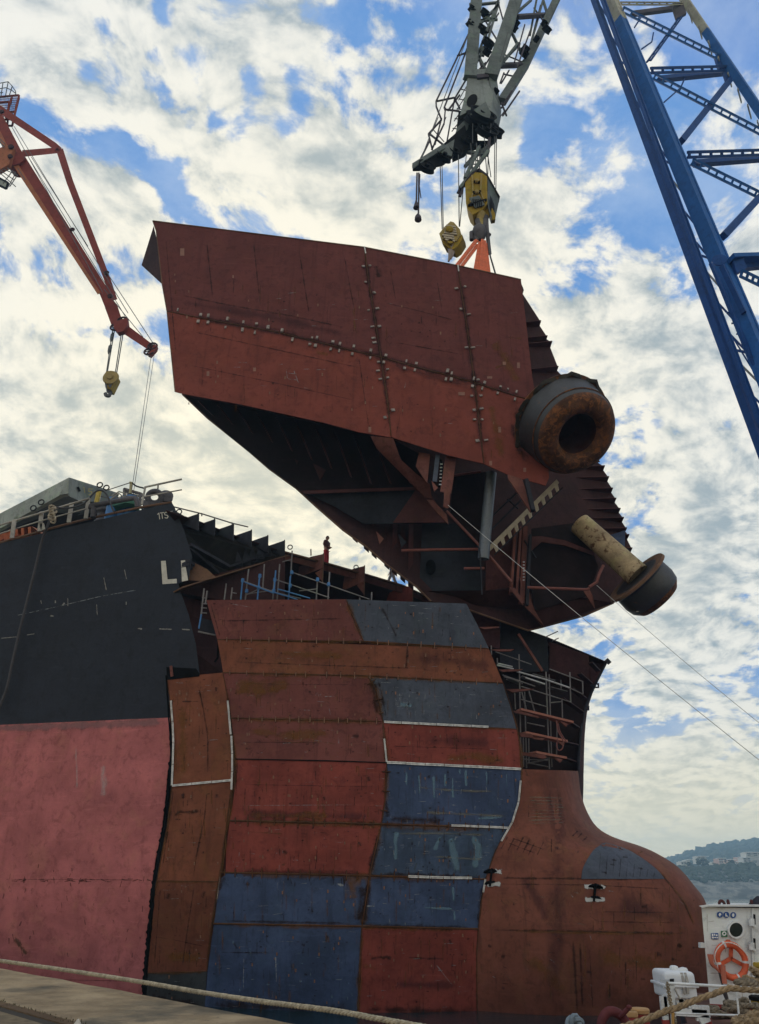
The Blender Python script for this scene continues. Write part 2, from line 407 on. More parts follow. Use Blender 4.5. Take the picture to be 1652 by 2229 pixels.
B1 = crop(1500, 1550, 1000, 1652); B2 = crop(0, 1650, 750, 1652); B3 = crop(550, 1800, 1000, 1652); B4 = crop(1650, 2150, 650, 1652)
B5 = crop(550, 2350, 1000, 1652); B6 = crop(1300, 2600, 1000, 1652); B7 = crop(2047, 2950, 700, 1652); B8 = crop(0, 3000, 1200, 1652)
C2 = crop(2450, 2980, 297, 1652); C3 = crop(2300, 3450, 447, 1652); C4 = crop(1450, 1650, 550, 1652); C6 = crop(1120, 1900, 380, 1652)
# ================================================================ materials for the ship
M = {}
M['brown'] = steel('brown_primer', (.190, .064, .036), .25, .42, (.11, .045, .02), .45)
M['brown2'] = steel('brown_primer_dark', (.14, .047, .028), .2, .42, (.09, .04, .02), .45)
M['plum'] = steel('plum_primer', (.155, .049, .043), .22, .34, (.20, .085, .03), .35)
M['red'] = steel('red_plate', (.20, .044, .034), .25, .36, (.10, .035, .02), .4, hue=.08)
M['blue'] = steel('blue_plate', (.050, .073, .145), .3, .32, (.05, .05, .05), .45, spk=.25, spkc=(.25, .35, .42), hue=.08)
M['blue2'] = steel('grey_blue_plate', (.072, .083, .115), .25, .26, (.06, .05, .045), .4, spk=.2, spkc=(.3, .34, .38), hue=.08)
M['slate2'] = steel('dark_waterline_plate', (.040, .043, .048), .3, .35, (.07, .04, .02), .4, hue=.08)
M['blue3'] = steel('worn_blue_plate', (.050, .074, .128), .35, .4, (.045, .055, .065), .5, spk=.3, spkc=(.22, .34, .36), hue=.08)
M['pink'] = steel('antifouling', (.43, .135, .140), .22, .22, (.20, .06, .05), .22, rough=.65, spk=.12, spkc=(.12, .04, .04), bump=.5, hue=.2)
M['black'] = steel('black_topside', (.014, .018, .031), .15, .0, streak=.3, rough=.55, spk=.22, spkc=(.10, .10, .11), bump=.5, hue=.0, spec=.3)
M['bulb'] = steel('bulb_primer', (.170, .058, .039), .26, .42, (.085, .033, .022), .5)
M['weld'] = steel('weld_rust', (.085, .040, .022), .4, .4, (.12, .05, .02), .3, rough=.85)
M['edge'] = steel('cut_edge', (.16, .09, .06), .3, .3, rough=.7)
M['soot'] = steel('burnt_steel', (.006, .006, .007), .5, .2, (.02, .012, .009), .2, rough=.9, bump=1., spec=.08, hue=0.)
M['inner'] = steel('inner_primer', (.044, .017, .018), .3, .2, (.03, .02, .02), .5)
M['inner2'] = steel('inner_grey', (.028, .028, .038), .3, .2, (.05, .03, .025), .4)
M['flange'] = steel('frame_primer', (.16, .060, .050), .35, .3, (.05, .03, .025), .5)
M['grime'] = grime('soot_stain', (.030, .014, .010), .62, 2.4, lo=.40, hi=.75)
M['grime2'] = grime('rust_bloom', (.20, .085, .02), .45, 1.3, lo=.42, hi=.74)
M['chalk'] = grime('chalk_marks', (.45, .48, .52), .45, 5, lo=.52, hi=.66)
M['pale'] = grime('washed_paint', (.17, .28, .36), .5, 2.6, lo=.42, hi=.62, stretch=(1, 1, .35))
M['tan'] = grime('tan_scrape', (.22, .20, .15), .5, 2.2, lo=.44, hi=.75, stretch=(.4, 1, 1.6))
M['darkred'] = grime('dark_wash', (.07, .025, .028), .4, .7, lo=.40, hi=.75, stretch=(1, 1, .5))
M['silver'] = plain('foil_tape', (.60, .59, .59), .5, .0, .35, 5)
M['white'] = plain('old_white', (.55, .53, .48), .6)
M['lug'] = plain('lug_steel', (.27, .22, .19), .7, 0, .4, 7)
M['lug2'] = plain('rusty_lug', (.17, .085, .05), .7, 0, .4, 7)
M['pole'] = steel('scaffold_tube', (.19, .175, .18), .35, .35, (.16, .08, .05), .3, rough=.5)
M['polew'] = steel('shiny_tube', (.50, .50, .53), .15, .1, (.3, .2, .15), .2, rough=.35, metal=.3)
M['poleb'] = steel('blue_tube', (.07, .19, .42), .25, .25, (.2, .2, .2), .2, rough=.5)
M['plank'] = plain('red_plank', (.34, .13, .09), .8)
# ================================================================ the ship under repair
def HD(x, y):
    """depth of the starboard side: forward end sweeps away, top flares out, bottom turns under"""
    d = 32.0
    if x < 700: d += ((700-x)/700)**1.3*3.1
    if x > 760: d += ((x-760)/400)**2*1.9
    if y < 1600: d -= ((1600-y)/500)**1.4*1.0
    if y > 1780: d += ((y-1780)/450)**2*.9
    return d
ship = thing('ship_under_repair', 'long ship in dry repair with black topside, pink bottom and patchwork steel bow', 'ship', P(700, 2229, 33) - Vector((0, 0, 0)))
g = [0, 1, 2]
# black topside and antifouling bottom
rt = [(374, 1094), (379, 1102), (390, 1129), (401, 1156), (418, 1211), (414, 1238), (410, 1262), (388, 1270), (392, 1287), (401, 1311), (410, 1336), (426, 1402), (434, 1466), (372, 1474), (363, 1475), (366, 1520), (370, 1562)]
def straight(pa, right, n=None):
    return pa
mb = MB()
import bisect
def byy(poly, y):
    for a, b in zip(poly, poly[1:]):
        if a[1] <= y <= b[1]: return a[0]+(b[0]-a[0])*(y-a[1])/max(1e-6, b[1]-a[1])
    return poly[-1][0]
def hullgrid(mb, left, right, nu, D=HD, t=.04, m=0, off=0.):
    """rows run from left[i] to right[i]"""
    G = []
    for (a, b) in zip(left, right):
        G.append([P(a[0]+(b[0]-a[0])*j/nu, a[1]+(b[1]-a[1])*j/nu, D(a[0]+(b[0]-a[0])*j/nu, a[1]+(b[1]-a[1])*j/nu)-off) for j in range(nu+1)])
    mb.grid(G, (0, t, 0) if t else None, m)
ys = [1094, 1102, 1129, 1156, 1183, 1211, 1238, 1262, 1270, 1287, 1311, 1336, 1369, 1402, 1434, 1466, 1474]
main = [(374, 1094), (379, 1102), (401, 1156), (418, 1211), (410, 1262), (388, 1270), (392, 1287), (410, 1336), (426, 1402), (434, 1466), (372, 1474)]
right = [(byy(main, y), y) for y in ys]+[(364, 1476), (366, 1505), (368, 1535), (370, 1562)]
left = [(-70, 1199+(1581-1199)*(b[1]-1094)/(1562-1094)) for b in right]
hullgrid(mb, left, right, 24)
# chalky scrapes and chipped patches
for pl, w in ((B2((400, 1275), (430, 1278)), 5), (B2((1095, 1375), (1135, 1380)), 6), (B2((1265, 1380), (1375, 1383)), 4), (B2((1445, 1382), (1520, 1388)), 4), (B2((0, 1455), (140, 1442)), 2.5),
              (B2((210, 1428), (280, 1418)), 2.5), (B2((540, 1130), (541, 1200)), 2), (B2((440, 1150), (442, 1175)), 4), (B2((495, 1195), (515, 1170)), 5), (B2((325, 1150), (330, 1180)), 3),
              (B2((825, 960), (850, 1080)), 2.5), (B2((990, 900), (1010, 990)), 2.5), (B2((770, 1180), (775, 1270)), 2), (B2((1005, 1160), (1007, 1190)), 3)):
    mb.ribbon(pl, w*1.05, HD, .012, 1, n=4)
mb.ribbon(B2((0, 1300), (400, 1215), (800, 1120), (1200, 1050)), 3, HD, .012, 2)
mb.build('black_topside', [M['black'], grime('paint_chips', (.26, .25, .24), .8, 6, lo=.34, hi=.55), M['chalk'], M['grime2']], ship)
mb = MB()
rr = [(370, 1562), (369, 1600), (371, 1632), (368, 1660), (364, 1686), (360, 1741), (352, 1806), (338, 1872), (331, 1923), (325, 1996), (317, 2075), (312, 2162), (309, 2250)]
ll = [(-70, 1581+(2250-1581)*i/12) for i in range(13)]
hullgrid(mb, ll, rr, 20)
mb.ribbon([(-60, 1588), (180, 1578), (368, 1571)], 22, HD, .012, 1)
for k in range(46):
    x = random.uniform(0, 320); y = random.uniform(1880, 2110); mb.ribbon([(x, y), (x+random.uniform(-5, 3), y+random.uniform(5, 16))], random.uniform(1.5, 4), HD, .012, 2, n=3)
for k in range(26):
    x = random.uniform(0, 330); mb.ribbon([(x, random.uniform(1912, 1920)), (x+14, random.uniform(1912, 1920))], 3, HD, .012, 2, n=3)
mb.ribbon([(0, 1914), (150, 1914), (330, 1916)], 2, HD, .012, 2); mb.ribbon([(0, 2130), (150, 2133), (312, 2136)], 2.5, HD, .012, 2)
mb.ribbon([(225, 1660), (227, 1740)], 22, HD, .012, 3); mb.ribbon([(165, 1620), (168, 1720)], 8, HD, .012, 3)
mb.ribbon([(30, 2040), (60, 2080)], 20, HD, .012, 4)
mb.build('pink_bottom', [M['pink'], grime('grey_band', (.30, .17, .18), .5, 1.2, lo=.3, hi=.6), grime('pits', (.11, .04, .035), .6, 5, lo=.38, hi=.6), grime('salt', (.6, .45, .45), .4, 5, lo=.45, hi=.7, stretch=(1, 1, .3)), grime('green_rust', (.08, .05, .02), .6, 4)], ship)
# ragged burnt edge between old and new plating
mb = MB(); G = []
ed = catmull([(361, 1470), (367, 1562), (374, 1650), (368, 1720), (358, 1800), (347, 1860), (335, 1925), (328, 2000), (320, 2080), (314, 2160), (310, 2240)], 150, False)
for i, p in enumerate(ed):
    w = 1.5 if p.y < 1660 else 4.5; n1 = mnoise.noise(Vector((p.y*.12, 0, 0)))*6*(p.y > 1650); j = random.uniform(-1.8, 1.8)*(p.y > 1600)
    G.append([P(p.x-w+min(n1, 2)-abs(j), p.y, HD(p.x, p.y)-.03), P(p.x, p.y, HD(p.x, p.y)-.07), P(p.x+w+j*.5, p.y, HD(p.x, p.y)-.03)])
mb.grid(G, (0, .05, 0)); mb.build('burnt_edge', M['soot'], ship)
# ---- shell plates, each picked out by its own paint
A_L = [(363.6, 1475), (370, 1524), (377, 1610), (376, 1665), (374, 1710), (364, 1800), (349, 1872), (341, 1917), (333, 1959), (326, 2040), (319, 2118)]
A_R = [(485.5, 1463.5), (496.4, 1522.5), (502, 1595), (506, 1660), (505, 1719), (500, 1765), (491, 1814), (484, 1866), (476, 1919), (466, 1975), (455, 2060), (450, 2114)]
BC = [(753, 1304.5), (770, 1345), (791, 1395.5)]
BC2 = [(800, 1471), (818.6, 1500.7), (833, 1570)]; BC3 = [(833, 1570), (842, 1661)]; BC4 = [(842, 1661), (838.6, 1741), (830, 1794)]
BC5 = [(830, 1794), (816.7, 1850), (804, 1906)]; BC6 = [(804, 1906), (796.7, 1959), (787.6, 2016)]; BC7 = [(787.6, 2016), (783, 2100), (779, 2195), (778, 2250)]
CR3 = [(1095, 1487), (1111, 1535), (1125.8, 1587)]; CR4 = [(1125.8, 1587), (1133, 1630), (1135, 1674)]; CR5 = [(1135, 1676), (1133, 1727), (1124, 1767), (1107.6, 1802)]
CR6 = [(1107.6, 1802), (1089, 1831), (1073, 1865.7), (1057, 1914)]; CR7 = [(1057, 1914), (1047, 1966), (1041, 2022)]; CR8 = [(1041, 2022), (1038, 2073), (1038, 2165), (1039, 2250)]
SLOTS = [None, M['grime'], M['chalk'], M['grime2'], M['pale'], M['tan'], M['darkred'], M['lug2']]
def weather(mb, Le, Re, D, k=1.0, off=.018):
    a = catmull(Le, 20, False); b = catmull(Re, 20, False); rs = random.Random(int(a[3].x*7+a[5].y)); w_ = (b[10]-a[10]).length; h_ = (a[20]-a[0]).length; n = int(w_*h_/520*k)
    for _ in range(n):
        i = rs.randrange(1, 18); p = a[i].lerp(b[i], rs.uniform(.03, .97)); t = rs.random(); room = max(4, min(a[20].y, b[20].y)-p.y-3)
        if t < .22: l = min(room, rs.uniform(10, 55)); mb.ribbon([(p.x, p.y), (p.x+rs.uniform(-1, 1), p.y+l)], rs.uniform(1.5, 5), D, off, 3, n=4)
        elif t < .42: l = min(room, rs.uniform(8, 40)); mb.ribbon([(p.x, p.y), (p.x+rs.uniform(-1.5, 1.5), p.y+l)], rs.uniform(1.2, 3.5), D, off, 1, n=4)
        elif t < .70: l = rs.uniform(3, 7); mb.ribbon([(p.x-l/2, p.y), (p.x+l/2, p.y+rs.uniform(-1, 1))], rs.uniform(3, 7), D, off, 1, n=3)
        elif t < .84: l = rs.uniform(8, 26); mb.ribbon([(p.x, p.y), (min(p.x+l, b[i].x-2), p.y+rs.uniform(-2, 2))], rs.uniform(1, 2.2), D, off, 2, n=3)
        else: l = rs.uniform(2.5, 4.5); mb.ribbon([(p.x, p.y), (p.x, p.y+l*1.6)], l*.7, D, off+.004, 7, n=2)
def shell(matkey, Le, Re, label, marks=None, nv=14, nu=14, lift=0.):
    mb = MB(); mb.strip(Le, Re, HD, nu, nv, .035, off=lift)
    if marks: marks(mb)
    weather(mb, Le, Re, HD)
    return mb.build('shell_plate', [M[matkey]]+SLOTS[1:], ship, label=label)
def rib(m, w, *p, off=.016): return lambda mb: mb.ribbon(list(p), w, HD, off, m)
def many(*fs):
    def f(mb):
        for q in fs: q(mb)
    return f
def scratches(x0, y0, x1, y1, n, m=2, ln=(4, 16), w=(1.2, 2.6), vert=.5):
    def f(mb):
        rs = random.Random(int(x0+y0*7+n))
        for _ in range(n):
            x = rs.uniform(x0, x1); y = rs.uniform(y0, y1); l = rs.uniform(*ln); a = rs.uniform(-.15, .15)
            d = (a*l, l) if rs.random() < vert else (l, a*l); mb.ribbon([(x, y), (x+d[0], y+d[1])], rs.uniform(*w), HD, .018, m, n=3)
    return f
# column A
def cutL(poly, y0, y1):
    q = [p for p in poly if y0 < p[1] < y1]; return [(byy(poly, y0), y0)]+q+[(byy(poly, y1), y1)]
def cutS(poly, a, b):
    """part of poly between heights a and b (nearest)"""
    return cutL(poly, max(a, poly[0][1]+.01), min(b, poly[-1][1]-.01))
shell('brown', cutS(A_L, 1475, 1712), cutS(A_R, 1464, 1704), 'tall brown steel plate beside the old hull, framed by silver tape', many(rib(1, 7, (428, 1480), (440, 1530), (452, 1600), (452, 1700)), rib(1, 8, *B5((380, 225), (385, 250))), rib(3, 40, (395, 1520), (400, 1700)), rib(1, 4, *B5((170, 312), (290, 312))), rib(7, 4, *B5((163, 245), (166, 270)))))
shell('brown', cutS(A_L, 1712, 1917), cutS(A_R, 1704, 1919), 'brown steel plate below the taped plate', many(rib(1, 6, (452, 1705), (445, 1780), (428, 1860), (420, 1918)), rib(1, 14, *B5((125, 1000), (150, 975), (290, 970))), rib(1, 16, *B5((185, 860), (190, 895))), rib(1, 14, *B5((385, 865), (390, 890))), rib(1, 5, (378, 1715), (352, 1900))))
shell('brown2', cutS(A_L, 1917, 2118), cutS(A_R, 1919, 2114), 'dark rust brown steel plate low beside the pink bottom', many(rib(1, 5, (424, 1920), (404, 2050), (395, 2116)), rib(1, 3, (330, 2038), (385, 2047), (452, 2062)), rib(1, 18, *B8((830, 350), (845, 320))), rib(1, 16, *B8((1005, 345), (1025, 310))), rib(1, 4, (350, 1920), (335, 2110)), rib(3, 40, (360, 2080), (440, 2085))))
shell('slate2', [(319, 2118), (314, 2165), (309, 2250)], [(450, 2114), (446, 2184), (444, 2250)], 'dark slate plate at the waterline', rib(1, 50, (315, 2175), (446, 2190)))
# column B
shell('plum', [(449, 1306), (461, 1350), (473, 1392)], BC, 'plum brown plate along the top edge of the new side shell', many(rib(1, 5, (462, 1352), (770, 1346)), rib(2, 2, *B3((430, 630), (620, 662))), rib(1, 5, (458, 1312), (480, 1390))))
shell('brown', [(473, 1392), (480, 1430), (485.5, 1463.5)], [(1064, 1412.7), (1079, 1448), (1095, 1487)], 'long rusty brown strake right across the new shell', many(rib(1, 4, *B3((480, 985), (1640, 1025))), rib(1, 10, *B3((1530, 870), (1520, 1030))), rib(6, 60, (900, 1430), (1080, 1450)), scratches(500, 1400, 1060, 1460, 14, 1), rib(3, 30, (600, 1420), (760, 1430))), nu=30)
shell('plum', [(485.5, 1464), (496.4, 1522.5), (503, 1563)], BC2, 'plum plate with an ochre rust patch and chalk letters', many(rib(3, 60, *B5((480, 215), (640, 235), (840, 215)), off=.02), rib(3, 44, *B5((480, 235), (640, 255), (800, 225)), off=.024), rib(1, 3, *B5((475, 205), (1230, 212))), rib(2, 2, *B5((875, 362), (955, 365))), rib(2, 1.5, *B5((975, 282), (988, 256), (1000, 286))), rib(2, 1.5, *B5((1015, 256), (1003, 258), (1005, 286), (1020, 287))), rib(2, 1.5, *B5((1003, 271), (1016, 270))), rib(2, 1.5, *B5((1055, 335), (1068, 400))), rib(1, 24, (812, 1480), (822, 1560))), nu=24)
shell('plum', [(503, 1563), (509, 1610), (513, 1651.5)], BC3, 'plum plate with a tongue of lighter rust', many(rib(3, 34, *B5((560, 480), (820, 520), (1100, 500))), rib(3, 3, *B5((655, 500), (720, 550), (780, 540), (850, 560), (960, 545), (1130, 570))), rib(3, 7, *B5((1290, 560), (1296, 650))), rib(1, 3, *B5((500, 555), (1060, 560))), rib(1, 16, *B5((1195, 515), (1240, 520))), scratches(520, 1580, 830, 1645, 10)), nu=24)
shell('red', [(513, 1653), (514, 1700), (505, 1760), (500, 1785)], BC4, 'bright red plate below the dark slit', many(rib(1, 3, *B5((505, 808), (1330, 822))), rib(1, 4, *B5((510, 640), (500, 900))), rib(2, 2, *B5((500, 935), (1240, 930))), rib(6, 30, *B5((500, 985), (1350, 1000))), rib(3, 26, *B5((560, 990), (1100, 1000))), rib(1, 14, *B5((1290, 760), (1300, 790))), rib(1, 10, *B5((640, 880), (650, 900))), rib(1, 10, *B5((1025, 880), (1035, 905))), scratches(520, 1660, 825, 1780, 26, 1)), nu=24)
shell('red', [(500, 1788), (492, 1850), (491, 1899)], BC5, 'scuffed red plate above the upper blue plate', many(rib(6, 26, *B5((480, 1330), (1300, 1345))), rib(3, 6, *B5((560, 1090), (800, 1105))), rib(1, 4, *B5((990, 1170), (975, 1330))), rib(1, 14, *B5((1235, 1150), (1250, 1180))), rib(1, 14, *B5((780, 1205), (810, 1225))), scratches(500, 1800, 800, 1890, 30, 1), scratches(500, 1800, 800, 1890, 16, 2)), nu=24)
shell('blue', [(491, 1901), (479, 1915), (466, 2009)], BC6, 'clean blue plate with chalked circle and letters', many(rib(2, 1.6, *[B5((772+28*math.cos(a), 1416+34*math.sin(a))) for a in [k*math.pi/8 for k in range(17)]]), rib(2, 1.6, *B5((750, 1490), (785, 1500), (745, 1530), (790, 1540))), rib(2, 1.5, *B5((710, 1590), (790, 1575))), rib(1, 12, *B5((955, 1540), (960, 1575))), rib(1, 14, *B5((560, 1400), (585, 1410))), rib(3, 50, *B5((1140, 1375), (1260, 1390))), rib(3, 36, *B5((1190, 1380), (1210, 1500))), rib(1, 30, *B5((1260, 1400), (1235, 1640))), rib(1, 20, *B5((430, 1350), (400, 1450))), rib(2, 10, *B5((1095, 1400), (1150, 1412))), rib(1, 8, (470, 2004), (780, 2010)), scratches(490, 1905, 780, 1920, 22, 1, (6, 14), (2, 4), 1.)), nu=24)
shell('blue', [(465, 2013), (452, 2114), (446, 2184), (443, 2250)], BC7, 'large blue plate reaching down to the waterline', many(rib(2, 3, *B8((1215, 630), (1212, 810))), rib(2, 5, *B8((1373, 630), (1378, 780))), rib(1, 5, *B8((1070, 615), (1370, 618))), rib(1, 10, *B8((1160, 565), (1185, 600))), rib(1, 7, *B8((1630, 530), (1625, 565))), rib(1, 36, (446, 2188), (778, 2196)), scratches(470, 2030, 770, 2180, 30, 4, (3, 9), (2, 4)), rib(1, 14, *B8((1500, 575), (1520, 580)))), nu=24)
# column C
shell('blue2', BC, [(1015, 1314), (1040, 1362), (1064, 1411)], 'slate grey plate at the top forward corner', many(rib(2, 3, *B1((20, 1105), (60, 1105))), rib(2, 3, *B1((50, 1138), (85, 1138))), rib(1, 10, *B1((-200, 1060), (-100, 1260))), scratches(800, 1320, 1040, 1400, 10)), nu=16)
shell('blue2', BC2, CR3, 'slate blue plate with chalk numbers above the taped plate', many(scratches(850, 1490, 1080, 1560, 30), rib(2, 2, *B6((720, -110), (730, -90))), rib(1, 10, (824, 1480), (842, 1565)), rib(4, 20, *B5((1480, 330), (1560, 335))), scratches(860, 1500, 900, 1540, 16, 2, (6, 20))), nu=18)
shell('red', BC3, CR4, 'dark red plate enclosed by silver tape', many(rib(3, 40, *B6((500, 240), (700, 225), (900, 262))), rib(1, 3, *B6((160, 165), (800, 185))), rib(6, 40, *B6((400, 130), (800, 150))), scratches(850, 1600, 1120, 1660, 16, 1)), nu=18)
shell('blue', BC4, CR5, 'blue plate streaked with pale vertical runs', many(*[rib(4, w, *B6((x, a), (x+3, b))) for x, a, b, w in ((281, 320, 405, 8), (357, 330, 460, 10), (445, 335, 490, 11), (512, 330, 410, 8), (558, 345, 485, 11), (636, 305, 410, 8), (760, 315, 410, 6), (600, 305, 335, 5), (880, 320, 420, 4))], rib(5, 12, *B6((310, 410), (560, 430), (850, 440))), rib(5, 14, *B6((350, 560), (600, 572), (900, 585))), rib(1, 20, *B6((160, 480), (170, 600))), rib(1, 14, *B6((415, 340), (420, 360))), rib(1, 24, *B6((170, 600), (520, 610))), rib(4, 10, *B6((700, 600), (860, 590))), scratches(840, 1700, 1100, 1790, 40, 2)), nu=18)
shell('blue3', BC5, CR6, 'worn teal blue plate with pale green runs', many(rib(4, 30, *B6((540, 700), (560, 800), (590, 930))), rib(4, 26, *B6((680, 700), (715, 790), (690, 900))), rib(4, 14, *B6((490, 700), (450, 790))), rib(4, 18, *B6((220, 670), (215, 860))), rib(5, 10, *B6((180, 690), (500, 688), (800, 700))), rib(5, 10, *B6((420, 825), (760, 845))), rib(1, 26, *B6((120, 700), (60, 900))), rib(1, 20, *B6((100, 930), (740, 955))), *[rib(1, 7, *B6((x, y), (x+3, y+18))) for x, y in ((315, 740), (480, 715), (510, 825), (540, 845), (630, 865), (420, 855), (705, 690), (600, 685))], scratches(830, 1810, 1060, 1900, 40, 2)), nu=18)
shell('blue', BC6, CR7, 'deep blue plate above the square red plate', many(rib(4, 8, *B6((370, 1130), (570, 1140))), rib(4, 5, *B6((568, 1150), (570, 1210))), rib(4, 12, *B6((560, 1000), (568, 1100))), rib(1, 20, *B6((30, 1240), (700, 1255))), rib(1, 20, *B6((740, 1000), (715, 1240))), rib(1, 30, *B6((60, 985), (20, 1230))), rib(2, 6, *B6((40, 1122), (95, 1124))), rib(2, 7, *B6((625, 1256), (715, 1262))), scratches(800, 1920, 1040, 2010, 20)), nu=18)
shell('red', BC7, CR8, 'square red plate low at the foot of the bulb', many(rib(1, 12, *B6((60, 1440), (130, 1425), (205, 1430))), rib(1, 9, *B6((280, 1430), (520, 1440))), rib(3, 34, *B6((20, 1480), (120, 1500))), rib(1, 5, *B6((205, 1330), (215, 1420))), rib(1, 12, *B6((540, 1320), (550, 1350))), rib(2, 2.5, *B6((450, 1460), (560, 1600))), rib(3, 2.5, *B6((370, 1560), (355, 1640))), rib(6, 30, *B6((200, 1590), (600, 1600))), rib(1, 30, (780, 2196), (1038, 2205)), scratches(800, 2040, 1030, 2180, 20, 1)), nu=18)
# ---- bulb and forefoot: one rounded casting of plates
BR = [
 [(1135.5, 1674), (1190, 1676, 34.1), (1232, 1677, 35.4), (1252, 1678, 37.0), (1258.6, 1678, 38.5), (1250, 1678, 41)],
 [(1133, 1727), (1190, 1728, 33.9), (1238, 1729, 35.2), (1259, 1728, 36.9), (1264.5, 1727, 38.3), (1255, 1727, 41)],
 [(1122, 1771), (1190, 1769, 33.7), (1247, 1768, 34.9), (1271, 1767, 36.6), (1278, 1767, 37.9), (1268, 1767, 41)],
 [(1107.6, 1802), (1190, 1800, 33.4), (1262, 1802, 34.5), (1290, 1801, 36.2), (1299.5, 1800, 37.5), (1290, 1802, 41)],
 [(1089, 1831), (1190, 1830, 33.1), (1280, 1828, 34.2), (1325, 1823, 35.8), (1337, 1823, 37.0), (1325, 1828, 41)],
 [(1075, 1862), (1200, 1856, 32.8), (1320, 1846, 33.8), (1385, 1842, 35.3), (1406.8, 1848, 36.9), (1390, 1856, 41)],
 [(1066, 1890), (1200, 1884, 32.6), (1340, 1873, 33.3), (1425, 1866, 34.8), (1450, 1869.5, 36.6), (1435, 1880, 41)],
 [(1057, 1914), (1200, 1912, 32.5), (1370, 1905, 33.0), (1455, 1892, 34.3), (1480, 1891, 36.4), (1465, 1900, 41)],
 [(1050, 1950), (1200, 1948, 32.4), (1400, 1942, 32.9), (1487, 1928, 34.0), (1510, 1926, 36.1), (1495, 1932, 41)],
 [(1046, 1985), (1200, 1982, 32.35), (1420, 1980, 32.8), (1510, 1970, 33.8), (1536, 1964, 35.9), (1520, 1970, 41)],
 [(1041, 2022), (1200, 2024, 32.3), (1430, 2028, 32.8), (1518, 2028, 33.7), (1545, 2026, 35.8), (1530, 2030, 41)],
 [(1038, 2080), (1200, 2082, 32.4), (1430, 2086, 32.9), (1520, 2088, 33.8), (1549, 2090, 35.9), (1532, 2090, 41)],
 [(1038, 2150), (1200, 2150, 32.6), (1430, 2150, 33.1), (1522, 2150, 34.0), (1552, 2150, 36.1), (1534, 2150, 41)],
 [(1039, 2260), (1200, 2260, 33.2), (1430, 2260, 33.7), (1524, 2260, 34.6), (1553, 2260, 36.5), (1534, 2260, 41)]]
rowsR = []
for row in BR:
    w = [(p[0], p[1], p[2] if len(p) > 2 else HD(p[0], p[1])) for p in row]
    rowsR.append(catmull([(p[0], p[1], p[2]*40) for p in w], 36))
cols = []
for j in range(37):
    cols.append(catmull([tuple(r[j]) for r in rowsR], 60))
BG = [[P(cols[j][i].x, cols[j][i].y, cols[j][i].z/40) for j in range(37)] for i in range(61)]
from mathutils.interpolate import poly_3d_calc
from mathutils.bvhtree import BVHTree
def bvh_of(G):
    vs = [p for r in G for p in r]; nc = len(G[0])
    fs = [(i*nc+j, (i+1)*nc+j, (i+1)*nc+j+1, i*nc+j+1) for i in range(len(G)-1) for j in range(nc-1)]
    return BVHTree.FromPolygons(vs, fs)
bbv = bvh_of(BG)
def BD(x, y):
    h = bbv.ray_cast(Vector((0, 0, CZ)), ray(x, y).normalized())
    return h[0].y if h[0] else 36.0
mb = MB(); mb.grid(BG, (0, .05, 0), 0)
def brib(m, w, *p, off=.02, n=None): mb.ribbon(list(p), w, BD, off, m, n=n)
brib(1, 9, (1066, 1911), (1200, 1912), (1447, 1914)); brib(1, 4, (1066, 1924), (1280, 1926), (1470, 1936))
brib(1, 9, (1045, 2024), (1200, 2026), (1400, 2030), (1515, 2032)); brib(3, 14, (1100, 2027), (1500, 2034))
brib(1, 12, (1246, 2033), (1251, 2100), (1257, 2215)); brib(1, 4, *B7((205, 1150), (235, 1700))); brib(1, 7, (1262, 2040), (1268, 2200))
brib(3, 12, (1320, 1834), (1389, 1861), (1447, 1909), (1493, 1968), (1518, 2030)); brib(1, 6, (1322, 1836), (1389, 1863), (1447, 1911), (1491, 1968), (1516, 2030))
brib(3, 9, *B7((840, 520), (970, 462))); brib(3, 9, *B7((1035, 755), (1165, 698))); brib(3, 7, *B7((615, 330), (690, 295)))
for k in range(9): brib(5, 4.5, *B6((1000, 470+20*k), (1240, 478+18*k)))
for x, y in ((890, 700), (930, 710), (985, 705), (1020, 720), (1050, 740), (1105, 735)): brib(1, 6, *B6((x, y), (x-45, y+90)))
brib(1, 4, *B6((900, 710), (1120, 790))); brib(1, 4, *B6((880, 740), (1060, 810)))
for x, y in ((1290, 690), (1320, 700), (1350, 720)): brib(1, 7, *B6((x+40, y-40), (x-20, y+20)))
brib(6, 70, (1200, 1680), (1215, 1800), (1215, 1920), (1200, 2200)); brib(6, 50, (1130, 1900), (1200, 2010)); brib(6, 60, (1350, 1960), (1480, 2010))
brib(3, 60, (1150, 2080), (1230, 2160)); brib(3, 60, (1300, 2080), (1480, 2110))
for x, y, w in ((780, 1360, 12), (860, 1420, 14), (860, 1610, 14), (1180, 770, 14), (930, 1110, 10)): brib(1, w, *B6((x-12, y), (x+12, y+8)))
for x, y, w in ((670, 780, 10), (800, 1190, 22), (925, 1230, 16), (975, 1115, 12), (1105, 1130, 12), (660, 1400, 16), (1120, 1430, 12), (200, 1340, 10)): brib(1, w, *B7((x-25, y), (x+25, y+5)))
for y in (825, 910): brib(1, 3.5, *B7((240, y), (960, y+10)))
rs = random.Random(5)
for _ in range(46):
    x = rs.uniform(1150, 1490); y = rs.uniform(1700, 2150) if x < 1250 else rs.uniform(1925, 2150); brib(rs.choice((3, 3, 1)), rs.uniform(2, 6), (x, y), (x+rs.uniform(-1, 1), y+rs.uniform(20, 60)), n=4)
for _ in range(60):
    x = rs.uniform(1070, 1500); y = rs.uniform(1930, 2180); brib(rs.choice((1, 1, 2, 5)), rs.uniform(1.2, 3), (x, y), (x+rs.uniform(-3, 20), y+rs.uniform(0, 14)), n=3)
mb.build('bulb_shell', [M['bulb']]+SLOTS[1:], ship)
